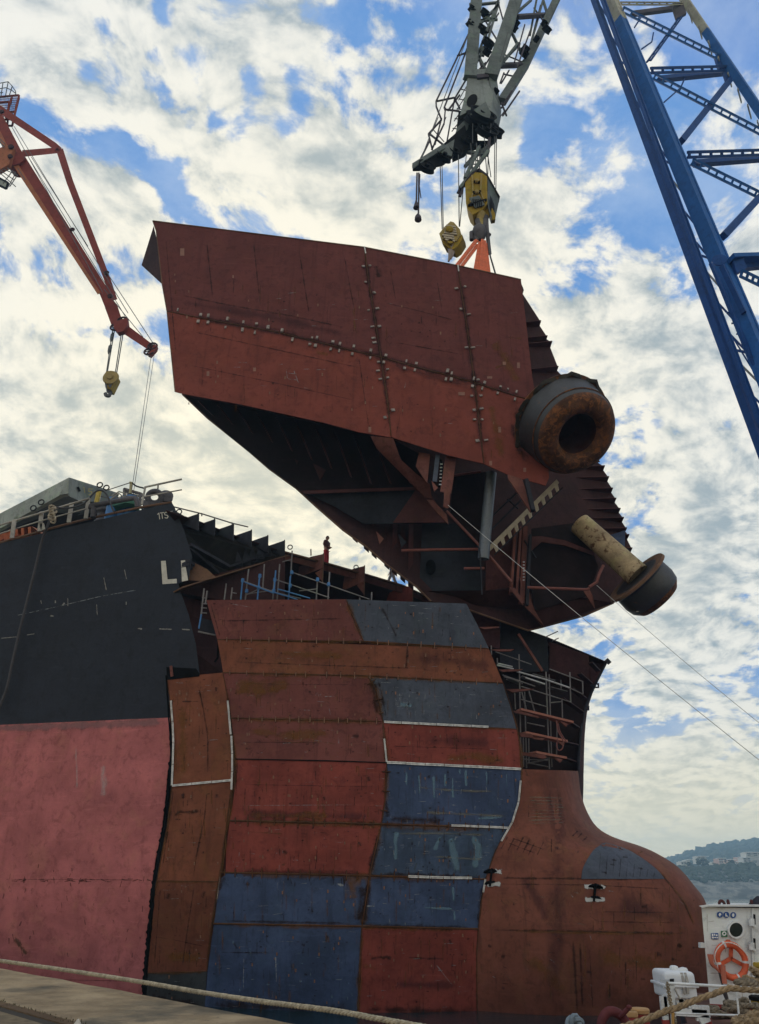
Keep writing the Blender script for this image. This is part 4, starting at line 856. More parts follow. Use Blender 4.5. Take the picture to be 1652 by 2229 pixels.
for x, y in B2((793, 240), (845, 262), (325, 378), (262, 425)):
    mb = MB(); c = P(x, y+1, 38); mb.tube([c+Vector((math.cos(a)*.16, 0, math.sin(a)*.16+.1)) for a in [k*math.pi/6 for k in range(12)]], .04, 6, closed=True); mb.build('lifting_ring', M['inner2'], box)
# orange box behind the rail
mb = MB(); c = [q((32, 605), 35), q((250, 560), 34.4), q((306, 585), 35.4), q((306, 640), 35.4), q((32, 700), 35)]
mb.slab(pl(c), (.2, 1.2, 0)); mb.slab(pl([q((-40, 628), 35.3), q((30, 608), 35.2), q((30, 660), 35.2), q((-40, 700), 35.3)]), (.2, 1, 0)); 
for x in (80, 130, 180, 235): a, b = B2((x, 590-(x-80)*.13), (x+2, 640)); mb.beam(P(a[0], a[1], 34.4), P(b[0], b[1], 34.4), .12, .08, (0, 1, 0))
single(mb, 'winch_housing', steel('orange_deck_paint', (.34, .10, .05), .25, .3, (.12, .06, .04), .3), 'orange red steel housing behind the deck rail at the left edge', 'winch')
# fairlead, rollers, pipe rail
M['dkmetal'] = steel('dark_worn_iron', (.10, .095, .11), .4, .3, (.08, .05, .04), .3, rough=.5)
mb = MB(); c = P(*B2((1232, 330)), 32.9); k = mpp(336, 1085, 33)
mb.tube([c+Vector((math.cos(a)*k*14.5, -.1*math.sin(a), math.sin(a)*k*12)) for a in [i*math.pi/12 for i in range(24)]], .15, 10, closed=True)
mb.box(P(*B2((1215, 400)), 33.1), (.8, .5, .3)); mb.tube([P(*B2((1165, 385)), 33), P(*B2((1300, 372)), 33)], .12, 8)
mb.build('panama_chock', M['dkmetal'], ship)
for x, y, s_ in ((833, 450, 1), (965, 415, 1)):
    mb = MB(); c = P(*B2((x, y+12)), 34.3); mb.lathe(c-Vector((0, 0, .9)), (0, 0, 1), [(.46, 0), (.44, .4), (.34, .5), (.34, .85), (.46, .95), (.48, 1.05), (.3, 1.15)], 20); mb.build('roller_fairlead', M['dkmetal'], ship)
mb = MB(); mb.tube(catmull([tuple(P(x, y, 32.7)) for x, y in B2((742, 490), (745, 420), (722, 408), (740, 398), (1040, 340), (1080, 345), (1092, 365), (1095, 410))], 40), .13, 10); mb.build('pipe_guard', M['dkmetal'], ship)
mb = MB(); c = P(*B2((1322, 345)), 33.3); mb.lathe(c, (.3, -1, .2), [(.1, 0), (.35, .1), (.35, .3), (.1, .4)], 16); mb.build('chock_roller', M['dkmetal'], ship)
# barrels and crates
M['bblue'] = plain('blue_barrel_plastic', (.03, .16, .42), .4); M['bgreen'] = plain('green_sheet', (.08, .26, .17), .6)
for i, (x, y, lab) in enumerate(((905, 395, 'blue plastic barrel leftmost, half hidden by the mooring rollers'), (1000, 385, 'blue plastic barrel in the middle under the green sheet'), (1045, 378, 'blue plastic barrel nearest to the ring fairlead'))):
    mb = MB(); c = P(*B2((x, y)), 33.8); mb.lathe(c-Vector((0, 0, 1.15)), (0, 0, 1), [(.30, 0), (.33, .05), (.33, .5), (.35, .53), (.33, .56), (.33, 1.0), (.35, 1.03), (.33, 1.06), (.32, 1.5), (.28, 1.52)], 18)
    single(mb, 'barrel', M['bblue'], lab, 'barrel', 'blue barrels on deck')
mb = MB(); mb.slab(pl([q((890, 385), 33), q((940, 358), 33), q((1070, 352), 33), q((1080, 385), 33), q((1000, 372), 33), q((900, 400), 33)]), (0, .9, 0)); single(mb, 'green_sheet', M['bgreen'], 'green sheet lying over the blue barrels', 'sheet')
mb = MB()
a = [q((990, 262), 34), q((1122, 300), 34), q((1115, 400), 34), q((985, 372), 34)]
for s_, e_ in zip(a, a[1:]+a[:1]): mb.beam(P(*s_), P(*e_), .1, .1, (0, 1, 0)); mb.beam(P(*s_)+Vector((.2, 1, 0)), P(*e_)+Vector((.2, 1, 0)), .1, .1, (0, 1, 0))
for k in range(1, 9):
    u = k/9; mb.beam(P(*a[0]).lerp(P(*a[1]), u), P(*a[3]).lerp(P(*a[2]), u), .04, .04, (0, 1, 0)); mb.beam(P(*a[0]).lerp(P(*a[3]), u), P(*a[1]).lerp(P(*a[2]), u), .04, .04, (0, 1, 0))
for k in range(4): p_ = P(*a[k]); mb.beam(p_, p_+Vector((.2, 1, 0)), .1, .1)
single(mb, 'mesh_crate', M['pole'], 'grey wire mesh crate on deck behind the mooring rollers', 'crate')
mb = MB(); mb.tube([P(*B2(p), 33.2) for p in ((790, 285), (768, 375))], .13, 8); single(mb, 'yellow_post', plain('yellow_post_paint', (.45, .33, .05), .6), 'short yellow post on deck beside the grey housing', 'post')
mb = MB(); mb.tube([P(*B2(p), 33.0) for p in ((1045, 210), (1038, 300))], .07, 8); mb.tube([P(*B2(p), 33.0) for p in ((1046, 212), (1040, 222))], .1, 8); mb.build('tall_rail_post', plain('yellow_grey_post', (.36, .32, .18), .6), ship)
rail(B2((860, 272), (1040, 213)), 33.3, .025, 'pole', 'rail_wire')
mb = MB(); mb.tube(catmull([tuple(P(*B2(p), 33.0)) for p in ((1050, 212), (1085, 240), (1148, 258))], 14), .04, 6); mb.build('rail_chain', M['inner2'], ship)
rail(B2((1152, 250), (1450, 186)), 32.2, .05, 'rail'); rail(B2((1150, 325), (1450, 270)), 32.2, .035, 'rail'); rail(B2((1158, 248), (1130, 390)), 32.2, .055, 'rail'); rail(B2((1262, 222), (1258, 262)), 32.2, .045, 'rail')
rail(B2((760, 310), (880, 342), (1000, 320), (1160, 328)), 33.3, .025, 'pole', 'rail_wire'); rail(B2((890, 320), (950, 285), (1000, 300), (985, 400)), 33.3, .04, 'rail', 'rail_frame'); rail(B2((880, 345), (950, 300), (985, 330)), 33.3, .04, 'rail', 'rail_frame')
mb = MB(); mb.tube(catmull([tuple(P(*B2(p), 32.3)) for p in ((430, 405), (520, 418), (640, 395), (700, 350), (745, 300), (790, 275), (835, 290), (870, 350), (900, 430), (915, 445))], 60), .045, 8)
single(mb, 'black_hose', plain('black_hose_rubber', (.02, .02, .025), .5), 'black hose arching over the deck behind the rail', 'hose')
# dark rope hanging down the black side
mb = MB(); rp = B2((405, 490), (370, 580), (330, 690), (280, 900), (240, 1060), (195, 1240), (150, 1420), (100, 1640)); rp.append((14, 1500)); rp.append((-4, 1545))
mb.tube(catmull([tuple(P(x, y, HD(x, y)-.35)) for x, y in rp], 60), .07, 8)
single(mb, 'hanging_line', plain('dark_line', (.055, .052, .06), .8), 'dark thick line hanging down the black hull from the deck rail', 'rope')
mb = MB()
for k in range(5):
    cxx, cyy = B2((415+8*math.sin(k*2), 420+22*k)); c = P(cxx, cyy, 31.2)
    mb.rope([c+Vector((math.cos(a)*.13, .08*math.sin(a*2+k), math.sin(a)*.15)) for a in [i*math.pi/6+k for i in range(12)]], .045, .2)
single(mb, 'rope_knot', plain('pale_rope', (.36, .31, .24), .9), 'pale knotted rope tied round the deck rail above the black hull', 'rope')
# ================================================================ the bow section hanging from the crane
blk = thing('lifted_bow_section', 'huge dark red bow section of ship plating hanging from orange slings in mid air', 'hull section', P(800, 1200, 33))
NP = plane((332, 481, 30.2), (1134, 609, 31.2), (381, 852, 30.5))
M['maroonp'] = steel('maroon_shell', (.128, .036, .033), .14, .06, (.09, .03, .02), .45, rough=.6, hue=.1)
M['redp'] = steel('red_shell', (.190, .047, .034), .16, .06, (.12, .04, .03), .35, rough=.6, hue=.1)
H = [(363.4, 677.4), (467, 698.5), (598, 722), (755, 760.4), (829, 777), (872, 789.5), (1033, 833), (1124, 862.5), (1168, 874)]
V1 = [(793, 540), (803.6, 620), (815, 690), (829, 777), (843.7, 875), (851, 948)]; V2 = [(996.6, 578.5), (1005, 640), (1014.8, 700.5), (1033, 833), (1044, 930), (1053, 1008)]
def bplate(m, pts, lab, marks=None):
    mb = MB(); mb.plate(pts, NP, .04)
    if marks: marks(mb)
    xs = [p[0] for p in pts]; yt = [p[1] for p in pts]; ym = sorted(yt)[len(yt)//2]
    weather(mb, [(min(xs)+28, min(yt)*.5+ym*.5+8), (min(xs)+34, max(yt)*.55+ym*.45-6)], [(max(xs)-22, min(yt)*.35+ym*.65+12), (max(xs)-26, max(yt)*.7+ym*.3-10)], NP, .45)
    return mb.build('shell_plate', [M[m]]+SLOTS[1:], blk, label=lab)
def bm(m, w, *p, off=.016): return lambda mb: mb.ribbon(list(p), w, NP, off, m)
bplate('maroonp', [(332.5, 481), (793, 538.4), (803.6, 620), (815, 690), (829, 777), (755, 760.4), (598, 722), (467, 698.5), (363.4, 677.4), (352.5, 616.6), (339.8, 502)], 'upper aft plate of the lifted section', many(bm(1, 5, *A4((490, 180), (530, 560))), bm(1, 5, *A4((770, 190), (810, 560))), bm(1, 5, *A4((1040, 230), (1108, 660))), bm(1, 4, *A4((1310, 270), (1380, 640))), bm(1, 5, *A4((290, 515), (600, 580), (1000, 650), (1350, 725))), bm(3, 3, *A4((1060, 400), (1100, 405))), bm(6, 30, *A4((300, 560), (900, 660), (1400, 780))), bm(3, 5, *A4((1370, 670), (1390, 760))), bm(1, 4, *A4((245, 150), (310, 900)))))
bplate('maroonp', [(794, 540), (996, 578), (1005, 640), (1014.8, 700.5), (1033, 832.5), (872, 789), (829.5, 776.5), (815.5, 690), (804, 620)], 'upper middle plate of the lifted section', many(bm(1, 4, *A5((185, 200), (220, 400))), bm(1, 4, *A5((465, 270), (500, 480))), bm(1, 4, *A5((130, 400), (380, 460), (600, 520))), bm(1, 4, *A5((200, 640), (640, 720))), bm(1, 3, *[A5((182+26*math.cos(a), 628+26*math.sin(a))) for a in [k*math.pi/8 for k in range(17)]]), bm(1, 24, *A5((100, 180), (120, 260)))))
bplate('maroonp', [(997, 579), (1134, 608.8), (1140, 660), (1145.8, 707.8), (1158.5, 820.6), (1168, 874), (1124, 862), (1034, 832.5), (1015.5, 700.5), (1006, 640)], 'upper forward plate of the lifted section', many(bm(3, 6, *A5((880, 612), (980, 622))), bm(3, 8, *A5((810, 800), (870, 770))), bm(3, 40, *A5((800, 620), (960, 900)))))
bplate('redp', [(363.4, 678.4), (467, 699.5), (598, 723), (755, 761.4), (829, 778), (843.7, 875), (851, 952), (781.8, 940.7), (707, 920.6), (525, 880.5), (398, 857), (381, 852.5), (372, 770)], 'lower aft plate of the lifted section', many(bm(1, 4, *A4((300, 720), (900, 850), (1500, 980))), bm(1, 3.5, *A4((320, 930), (900, 1050), (1450, 1170))), bm(1, 4, *A4((1400, 880), (1465, 1340))), bm(2, 3, *A4((968, 962), (975, 1030))), bm(2, 3, *A4((1010, 968), (1045, 1060))), bm(2, 2.5, *A4((970, 990), (1050, 1000))), bm(2, 2.5, *A4((970, 1025), (1045, 1035))), bm(3, 16, *A4((1140, 865), (1225, 880))), bm(3, 8, *A4((1465, 1300), (1470, 1345)))))
bplate('redp', [(829.5, 778), (872, 790.5), (1033, 834), (1044, 930), (1053, 1009), (978, 991.7), (858, 953.5), (851.5, 950), (844.5, 875)], 'lower middle plate of the lifted section', many(bm(1, 3, *A5((250, 1050), (220, 1200))), bm(2, 2, *A5((285, 860), (270, 920))), bm(6, 30, *A5((200, 780), (640, 900)))))
bplate('redp', [(1034, 834.5), (1124, 863.5), (1166, 875), (1190, 960), (1195, 1040), (1187.7, 1057), (1109.4, 1035), (1054, 1010), (1045, 930)], 'lower forward plate of the lifted section', many(bm(3, 40, *A5((780, 1000), (860, 1350))), bm(1, 40, *A5((960, 1000), (940, 1200), (1000, 1380))), bm(3, 8, *A5((835, 1150), (845, 1185))), bm(3, 8, *A5((780, 1345), (790, 1380)))))
M['clip'] = plain('grey_clip_steel', (.25, .215, .195), .7, 0, .4, 6)
def clips(pix, n, r0_=.02, r1_=.98, h=11, name='weld_seam', seed=3):
    mb = MB(); c = catmull(pix, 300, False); rs = random.Random(seed); mb.seam(pix, NP, .035, 0, .0); mb.ribbon(pix, 13, NP, .02, 1); mb.ribbon([(p[0], p[1]-1) for p in pix], 26, NP, .018, 3)
    for k in range(n):
        u = r0_+(r1_-r0_)*(k+.5+rs.uniform(-.5, .5))/n; i = max(1, int(300*u)); p = c[i]; d = (c[min(300, i+1)]-c[i-1]).normalized(); nn = Vector((-d.y, d.x, 0))
        for sg in (-1, 1):
            if rs.random() < .22: continue
            q = p+nn*sg*h*rs.uniform(.55, .9)+d*rs.uniform(-1, 1)*1.5; l = h*rs.uniform(.16, .36)
            a = P(q.x-nn.x*l, q.y-nn.y*l, NP(q.x, q.y)-.04); b = P(q.x+nn.x*l, q.y+nn.y*l, NP(q.x, q.y)-.10); mb.beam(a, b, .07+.08*rs.random(), .06, (0, 1, 0), 2)
    return mb.build(name, [M['weld'], M['grime'], M['clip'], M['darkred']], blk)
clips(H, 26, h=11); clips(V1, 13, .08, .97, 12, seed=8); clips(V2, 10, .07, .95, 12, seed=12)
mb = MB()
for a, b in (((793.2, 536), (796, 551)), ((996.6, 576), (998.5, 590))): mb.ribbon([a, b], 2.6, NP, .05, 0)
mb.build('plate_notch', M['silver'], blk)
for p, l in (((400, 549), 12), ((381+70, 451+363-7), 6)):
    pass
gpm = plain('ground_off_lug', (.24, .12, .09), .8)
for x, y, w, h in (*[(*A4((a, b)), w, h) for a, b, w, h in ((346, 268, 9, 16), (778, 970, 6, 8), (500, 995, 6, 10), (650, 415, 3, 6))], *[(*A5((a, b)), w, h) for a, b, w, h in ((612, 950, 14, 7), (780, 853, 11, 5), (952, 780, 6, 12), (868, 768, 7, 7), (64, 1165, 6, 12), (840, 1165, 6, 12), (786, 1365, 6, 10), (990, 1405, 6, 9))]):
    mb = MB(); mb.ribbon([(x, y-h/2), (x, y+h/2)], w, NP, .03, 0, n=4); mb.build('ground_patch', gpm, blk)
mb = MB(); mb.tube([P(p[0], p[1], NP(*p)) for p in ((332.5, 481), (793, 538.4), (997, 578.5), (1134, 608.8))], .045, 6); mb.tube([P(p[0], p[1], NP(*p)) for p in ((332.5, 481), (339.8, 502), (352.5, 616.6), (363.4, 678), (381, 852.5))], .03, 6)
mb.build('plate_edge', M['edge'], blk)
# flared return plate at the aft top corner
mb = MB(); mb.slab([P(334.3, 492, 30.25), P(308, 576.6, 31.9), P(352, 617, 30.55), P(341, 520, 30.3)], (0, .05, 0)); mb.build('return_plate', M['inner'], blk)
# far (port) shell, seen from inside: planar lower panel with a knuckle, serrated by its frames
FS = plane((345, 560, 33.5), (1180, 1365, 37.2), (1376, 1194, 39.5))
low = [(397, 856, 30.7), (451.8, 910), (542.8, 983), (586.5, 1021), (644.7, 1063), (688.4, 1103), (746.6, 1154), (797.6, 1190.5), (841.3, 1228.7), (906.8, 1277.8), (938, 1309)]
bot = [(1018.6, 1327), (1149.6, 1372.6), (1180.6, 1365), (1273, 1340), (1335, 1312.6)]
ser = B1((1190, 1045), (1245, 990), (1310, 800)); 
ser = [(1345, 1300), (1392, 1240), (1380, 1212)]
teeth = [B1(p) for p in ((1310, 770), (1300, 722), (1282, 642), (1268, 602), (1250, 540), (1230, 486), (1205, 425), (1185, 365), (1162, 297), (1137, 232), (1110, 200))]+[(1280, 960), (1235, 830)]+[A5(p) for p in ((1190, 795), (1153, 645), (1125, 612), (1087, 522), (985, 330))]
sr = []
for a, b in zip(teeth, teeth[1:]):
    sr.append(a); sr.append((b[0]+(a[0]-b[0])*.12-7 if a[1] < 1215 else b[0], b[1]+(a[1]-b[1])*.12))
sr.append(teeth[-1])
topx = [(1134, 615), (800, 560), (345, 500)]
fsout = [(p[0], p[1], FS(p[0], p[1])) for p in [(397, 858)]+low[1:]+bot+ser+sr+topx]
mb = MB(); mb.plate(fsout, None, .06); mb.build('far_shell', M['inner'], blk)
mb = MB(); mb.tube([P(p[0], p[1], FS(p[0], p[1])-.02) for p in [(397, 858)]+low[1:]], .05, 6); mb.tube([P(p[0], p[1], FS(p[0], p[1])-.02) for p in bot], .05, 6); mb.build('shell_edge', M['edge'], blk)
# unseen deck plate added between the shells to keep sky light out
mb = MB(); G = [[P(x, y, NP(x, y)+.06) for x, y in ((340, 500), (793, 545), (997, 586), (1130, 618))], [P(x, y, FS(x, y)-.1) for x, y in ((352, 560), (800, 612), (1000, 640), (1134, 650))]]
mb.grid(G, (0, .02, .04)); mb.build('unseen_deck_panel', M['inner'], blk)
# frames standing on the far shell: teeth at the right hand edge
M['frame'] = steel('frame_maroon', (.075, .026, .026), .3, .2, (.05, .03, .02), .4)
for i, t_ in enumerate(teeth[:10]+teeth[13:17]):
    mb = MB(); x, y = t_; L_ = 210 if y > 900 else 60; Y = FS(x, y); a = P(x-2, y+4, Y-.25); b = P(x-L_, y+4+L_*(-.02 if y > 1000 else .1)+ (10 if y > 1000 else 0), Y-.5)
    mb.beam(a, b, .6, .05, (0, .25, 1)); mb.build('frame', M['frame'], blk)
def bp(name, pix, D, m, t=.05, lab=None): return iplate(name, pix, D, m, t, lab, blk)
# large inner bulkheads, girders and knees
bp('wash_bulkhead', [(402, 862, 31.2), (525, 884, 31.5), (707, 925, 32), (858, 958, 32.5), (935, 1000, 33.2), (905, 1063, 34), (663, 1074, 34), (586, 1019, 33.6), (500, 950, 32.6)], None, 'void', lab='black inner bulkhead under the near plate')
for k in range(11):
    u = k/10; x0 = 430+u*420; y0 = 872+u*82; x1 = x0+30+u*10; y1 = min(1052, 905+u*190); mb = MB(); mb.slab([P(x0, y0, 31.0+u*1.6), P(x0+5, y0+1, 31.4+u*1.6), P(x1+5, y1, 31.8+u*1.6), P(x1, y1-4, 31.2+u*1.6)], (.02, .12, 0)); mb.build('frame', M['frame'], blk)
for x, y in A6((470, 250), (600, 330), (740, 440), (880, 540)):
    bp('knee', [(x, y, 33), (x+28, y+14, 33.2), (x+16, y+38, 33.4)], None, 'inner')
bp('girder_plate', [(663, 1072, 33.9), (903, 1063, 33.9), (955, 1134, 34.4), (958, 1139, 34.4), (790, 1140, 34.4), (725, 1100, 34.2)], None, 'slate', lab='blue black girder plate')
bp('girder_flange', [(655, 1068, 33.7), (905, 1060, 33.7), (906, 1066, 33.7), (665, 1075, 33.7)], None, 'frame')
bp('girder_flange', [(855, 1138, 34.0), (975, 1137, 34.0), (930, 1062, 33.9), (907, 1063, 33.9)], None, 'frame')
for k, (x, m) in enumerate(((775, 'frame'), (800, 'inner'), (817, 'frame'), (845, 'inner'), (862, 'frame'), (880, 'inner'), (897, 'frame'))):
    yb = 1140+(x-735)*.84; mb = MB(); mb.slab([P(x-7, 1139, 35.0), P(x+3, 1139, 35.2), P(x+2, yb+1, 35.6), P(x-9, yb-9, 35.4)], (.02, .5, 0)); mb.build('frame', M[m], blk)
bp('lug_triangle', C4((0, 865), (62, 938), (20, 990)), 34.6, 'slate'); bp('lug_triangle', C6((1050, 100), (1165, 215), (1105, 300)), 34.6, 'flange'); bp('lug_triangle', C6((1398, 135), (1525, 272), (1450, 350)), 34.4, 'slate')
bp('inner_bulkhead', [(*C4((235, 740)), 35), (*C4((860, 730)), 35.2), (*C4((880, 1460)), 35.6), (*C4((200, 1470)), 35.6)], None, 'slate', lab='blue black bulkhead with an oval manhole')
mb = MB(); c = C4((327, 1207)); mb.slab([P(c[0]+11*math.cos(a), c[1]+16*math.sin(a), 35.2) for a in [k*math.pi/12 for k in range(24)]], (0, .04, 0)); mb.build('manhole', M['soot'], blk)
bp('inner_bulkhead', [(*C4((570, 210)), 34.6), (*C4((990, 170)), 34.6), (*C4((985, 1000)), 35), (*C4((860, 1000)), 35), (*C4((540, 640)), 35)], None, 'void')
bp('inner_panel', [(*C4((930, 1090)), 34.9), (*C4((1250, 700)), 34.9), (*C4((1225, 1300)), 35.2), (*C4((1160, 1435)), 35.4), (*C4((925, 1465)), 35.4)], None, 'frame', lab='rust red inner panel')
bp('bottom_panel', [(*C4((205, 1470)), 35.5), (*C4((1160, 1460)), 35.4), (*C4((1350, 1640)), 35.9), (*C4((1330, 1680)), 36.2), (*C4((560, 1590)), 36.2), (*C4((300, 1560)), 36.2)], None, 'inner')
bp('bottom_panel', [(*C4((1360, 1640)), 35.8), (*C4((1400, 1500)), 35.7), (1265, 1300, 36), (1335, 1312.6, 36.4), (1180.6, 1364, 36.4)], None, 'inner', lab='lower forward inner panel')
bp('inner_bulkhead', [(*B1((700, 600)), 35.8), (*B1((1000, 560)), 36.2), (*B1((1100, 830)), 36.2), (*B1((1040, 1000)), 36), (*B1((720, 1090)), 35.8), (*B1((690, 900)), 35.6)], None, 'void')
bp('arch_frame', [(*B1((660, 650)), 35.2), (*B1((760, 645)), 35.4), (*B1((900, 670)), 35.6), (*B1((1075, 740)), 35.8), (*B1((1070, 760)), 35.8), (*B1((900, 700)), 35.6), (*B1((760, 680)), 35.4), (*B1((690, 740)), 35.2)], None, 'frame')
bp('arch_frame', [(*B1((670, 900)), 35.1), (*B1((700, 1040)), 35.1), (*B1((720, 1090)), 35.1), (*B1((775, 1180)), 35.4), (*B1((660, 1065)), 35.1)], None, 'flange')
mb = MB()
for dx in (0, 8): 
    a = B1((600+dx*4, 600)); b = B1((575+dx*4, 990)); mb.beam(P(*a, 34.6), P(*b, 34.8), .12, .5, (0, 1, 0))
a = B1((660, 590)); b = B1((640, 1050)); mb.beam(P(*a, 34.7), P(*b, 34.9), .25, .25, (0, 1, 0)); mb.build('frame_column', M['flange'], blk)
mb = MB(); a = B1((692, 640)); b = B1((672, 1060)); mb.beam(P(*a, 34.5), P(*b, 34.7), .14, .3, (0, 1, 0)); mb.build('frame_column', M['inner2'], blk)
mb = MB()
for k in range(7):
    a = B1((648, 800+k*18)); mb.tube([P(*a, 34.2), P(a[0]+4, a[1], 34.2)], .03, 6)
mb.build('rung_row', M['polew'], blk)
bp('bracket', B1((560, 945), (650, 1060), (640, 1010), (600, 955)), 34.5, 'flange'); bp('bracket', B1((628, 885), (645, 915), (640, 955)), 34.3, 'flange')
bp('bracket', B1((1012, 975), (1045, 960), (1065, 1000), (1080, 1080)), 35.4, 'flange')
# knee brackets below the near plate
bp('knee_bracket', [(807, 949, 30.9), (856, 954, 31), (872, 1000, 31.6), (905, 1030, 32.4), (936, 1054, 33), (939.6, 1085, 33.3), (925, 1082, 33.3), (870, 1025, 32.2), (820, 975, 31.2)], None, 'flange', .08, 'long brown knee bracket')
bp('knee_bracket', [*[(*C4(p), 31.8) for p in ((165, 110), (200, -40), (320, -20), (300, 200), (290, 300))]], None, 'flange', .08)
for p_, w in (((402, 0), .16), ((366, 280), .16)): pass
mb = MB(); a, b = C4((402, -10), (370, 280)); mb.beam(P(*a, 31.6), P(*b, 31.6), .22, .06, (0, 1, 0)); mb.build('web_stiffener', M['blue2'], blk)
mb = MB(); a, b = C4((548, 0), (490, 400)); mb.beam(P(*a, 31.7), P(*b, 31.7), .55, .08, (0, 1, 0)); a, b = C4((510, 400), (495, 560)); mb.beam(P(*a, 31.6), P(*b, 31.6), .3, .08, (0, 1, 0)); mb.build('web_stiffener', M['flange'], blk)
mb = MB(); mb.tube([P(*p, 31.7) for p in C4((408, 20), (440, 60), (450, 140), (435, 260), (415, 340))], .06, 8)
for k in range(7): a = C4((455-k*2, 90+k*37)); mb.tube([P(*a, 31.6), P(a[0]-5, a[1], 31.6)], .03, 6, 1)
mb.build('curved_lip', [M['soot'], M['polew']], blk)
bp('lug_triangle', C4((335, 268), (405, 345), (365, 385)), 31.6, 'flange', .06); bp('lug_triangle', C4((468, 372), (535, 385), (515, 570), (480, 560)), 31.5, 'flange', .06); bp('lug_triangle', C4((285, 478), (350, 478), (500, 640), (520, 742), (400, 620)), 33, 'flange', .06)
bp('knee_bracket', C4((1165, 200), (1320, 250), (1440, 590), (1415, 612), (1170, 245)), 31.2, 'flange', .10, 'pinkish triangular knee bracket at the forward end')
mb = MB(); a, b = C4((1362, 262), (1438, 598)); mb.beam(P(*a, 31.1), P(*b, 31.1), .18, .3, (0, 1, 0)); mb.build('web_stiffener', M['inner2'], blk)
# timber grating hanging inside, steel pole, pipes
M['timber'] = plain('pale_timber', (.46, .40, .30), .8)
mb = MB(); a, b = B1((455, 722), (835, 310)); a2 = B1((475, 755)); 
A_, B_ = P(*B1((438, 712)), 33.6), P(*B1((850, 305)), 32.3)
d_ = (B_-A_); side = (P(*B1((475, 757)), 33.9)-A_)
mb.hexa([A_, A_+side*.42, A_+side*.42+Vector((0, .1, 0)), A_+Vector((0, .1, 0))], [B_, B_+side*.42, B_+side*.42+Vector((0, .1, 0)), B_+Vector((0, .1, 0))], 0)
for k in range(10):
    o = A_+d_*(k+.55)/10.2; w_ = d_*.045
    mb.hexa([o+side*.42, o+w_+side*.42, o+w_+side*.42+Vector((0, .08, 0)), o+side*.42+Vector((0, .08, 0))], [o+side*.95-d_*.02, o+w_*.5+side*1.0-d_*.02, o+w_*.5+side*1.0+Vector((0, .1, 0)), o+side*.95+Vector((0, .1, 0))], 0)
mb.beam(A_+side*1.05, B_+side*1.05, .05, .05, m=1); mb.build('serrated_girder', [M['timber'], M['inner2']], blk, label='pale serrated girder cut loose at the edge')
mb = MB(); mb.tube([P(*C4((985, 185)), 33), P(*C4((900, 1120)), 33.6)], .28, 16); mb.build('steel_pipe', steel('blue_grey_pipe', (.09, .11, .14), .2, .1, rough=.35, spec=.8), blk)
M['redpipe'] = plain('red_pipe', (.17, .05, .04), .5)
for pts in (C4((10, 1030), (400, 1020), (840, 1015)), C4((500, 600), (870, 990), (940, 1060), (1205, 1370)), B1((675, 952), (1030, 965), (1045, 958)), B1((1045, 950), (1090, 920), (1105, 870), (1130, 820)), C4((560, 215), (870, 170)), C4((690, 1225), (910, 1222))):
    mb = MB(); mb.tube([P(p[0], p[1], 34.1) for p in pts], .075, 8); mb.build('pipe', M['redpipe'], blk)
for pts in (C4((980, 670), (1380, 290)), C4((990, 800), (1320, 470)), C4((1160, 470), (1280, 575)), C4((1345, 920), (1470, 1110))):
    mb = MB(); mb.tube([P(p[0], p[1], 34.6) for p in pts], .05, 6); mb.build('stay_bar', M['inner2'], blk)
mb = MB(); mb.tube(catmull([tuple(P(*p, 33.4)) for p in C4((862, 1000), (870, 1180), (880, 1380), (885, 1510))], 14), .035, 6); mb.build('loose_cable', M['inner2'], blk)
# far hawse pipe and its bolster
pA, pB = P(1262, 1140, 35.6), P(1388, 1252, 34.6); axp = (pB-pA).normalized()
mb = MB(); mb.lathe(pA, axp, [(.60, 0), (.60, .05), (.64, (pB-pA).length)], 28); mb.build('hawse_pipe', steel('cream_pipe', (.42, .32, .20), .4, .66, (.13, .07, .04), .5), blk, label='cream anchor pipe stained with rust')
M['hawse'] = steel('black_hawse', (.022, .022, .028), .5, .35, (.10, .04, .015), .4, rough=.4, spk=.3, spkc=(.3, .27, .24), spec=.7)
M['hawrust'] = steel('rusty_lip', (.105, .046, .026), .6, .75, (.21, .080, .028), .5, rough=.55, bump=.8, spk=.5, spkc=(.02, .02, .02), scale=1.6)
cB = P(1388, 1260, 34.5); axB = (P(1421, 1293, 34.75)-cB).normalized(); kk = mpp(1390, 1260, 34.5)
rim = kk*74
mb = MB(); mb.lathe(cB, axB, [(.5, -.05), (rim*.75, -.12), (rim*1.0, -.14), (rim*1.02, -.02), (rim*.90, .05), (rim*.86, .15), (rim*.88, .75), (rim*.83, 1.15), (rim*.66, 1.48), (rim*.42, 1.56), (rim*.34, 1.1), (rim*.33, .2)], 44, 0, ms=[0, 3, 3, 0, 0, 0, 0, 1, 1, 1, 1]); mb.build('hawse_bolster', [M['hawse'], M['hawrust'], M['soot'], M['edge']], blk, label='black hawse bolster seen from the side at the lower right')
bp('bolster_bracket', B1((1165, 640), (1260, 610), (1258, 720), (1230, 690)), 36.0, 'blue')
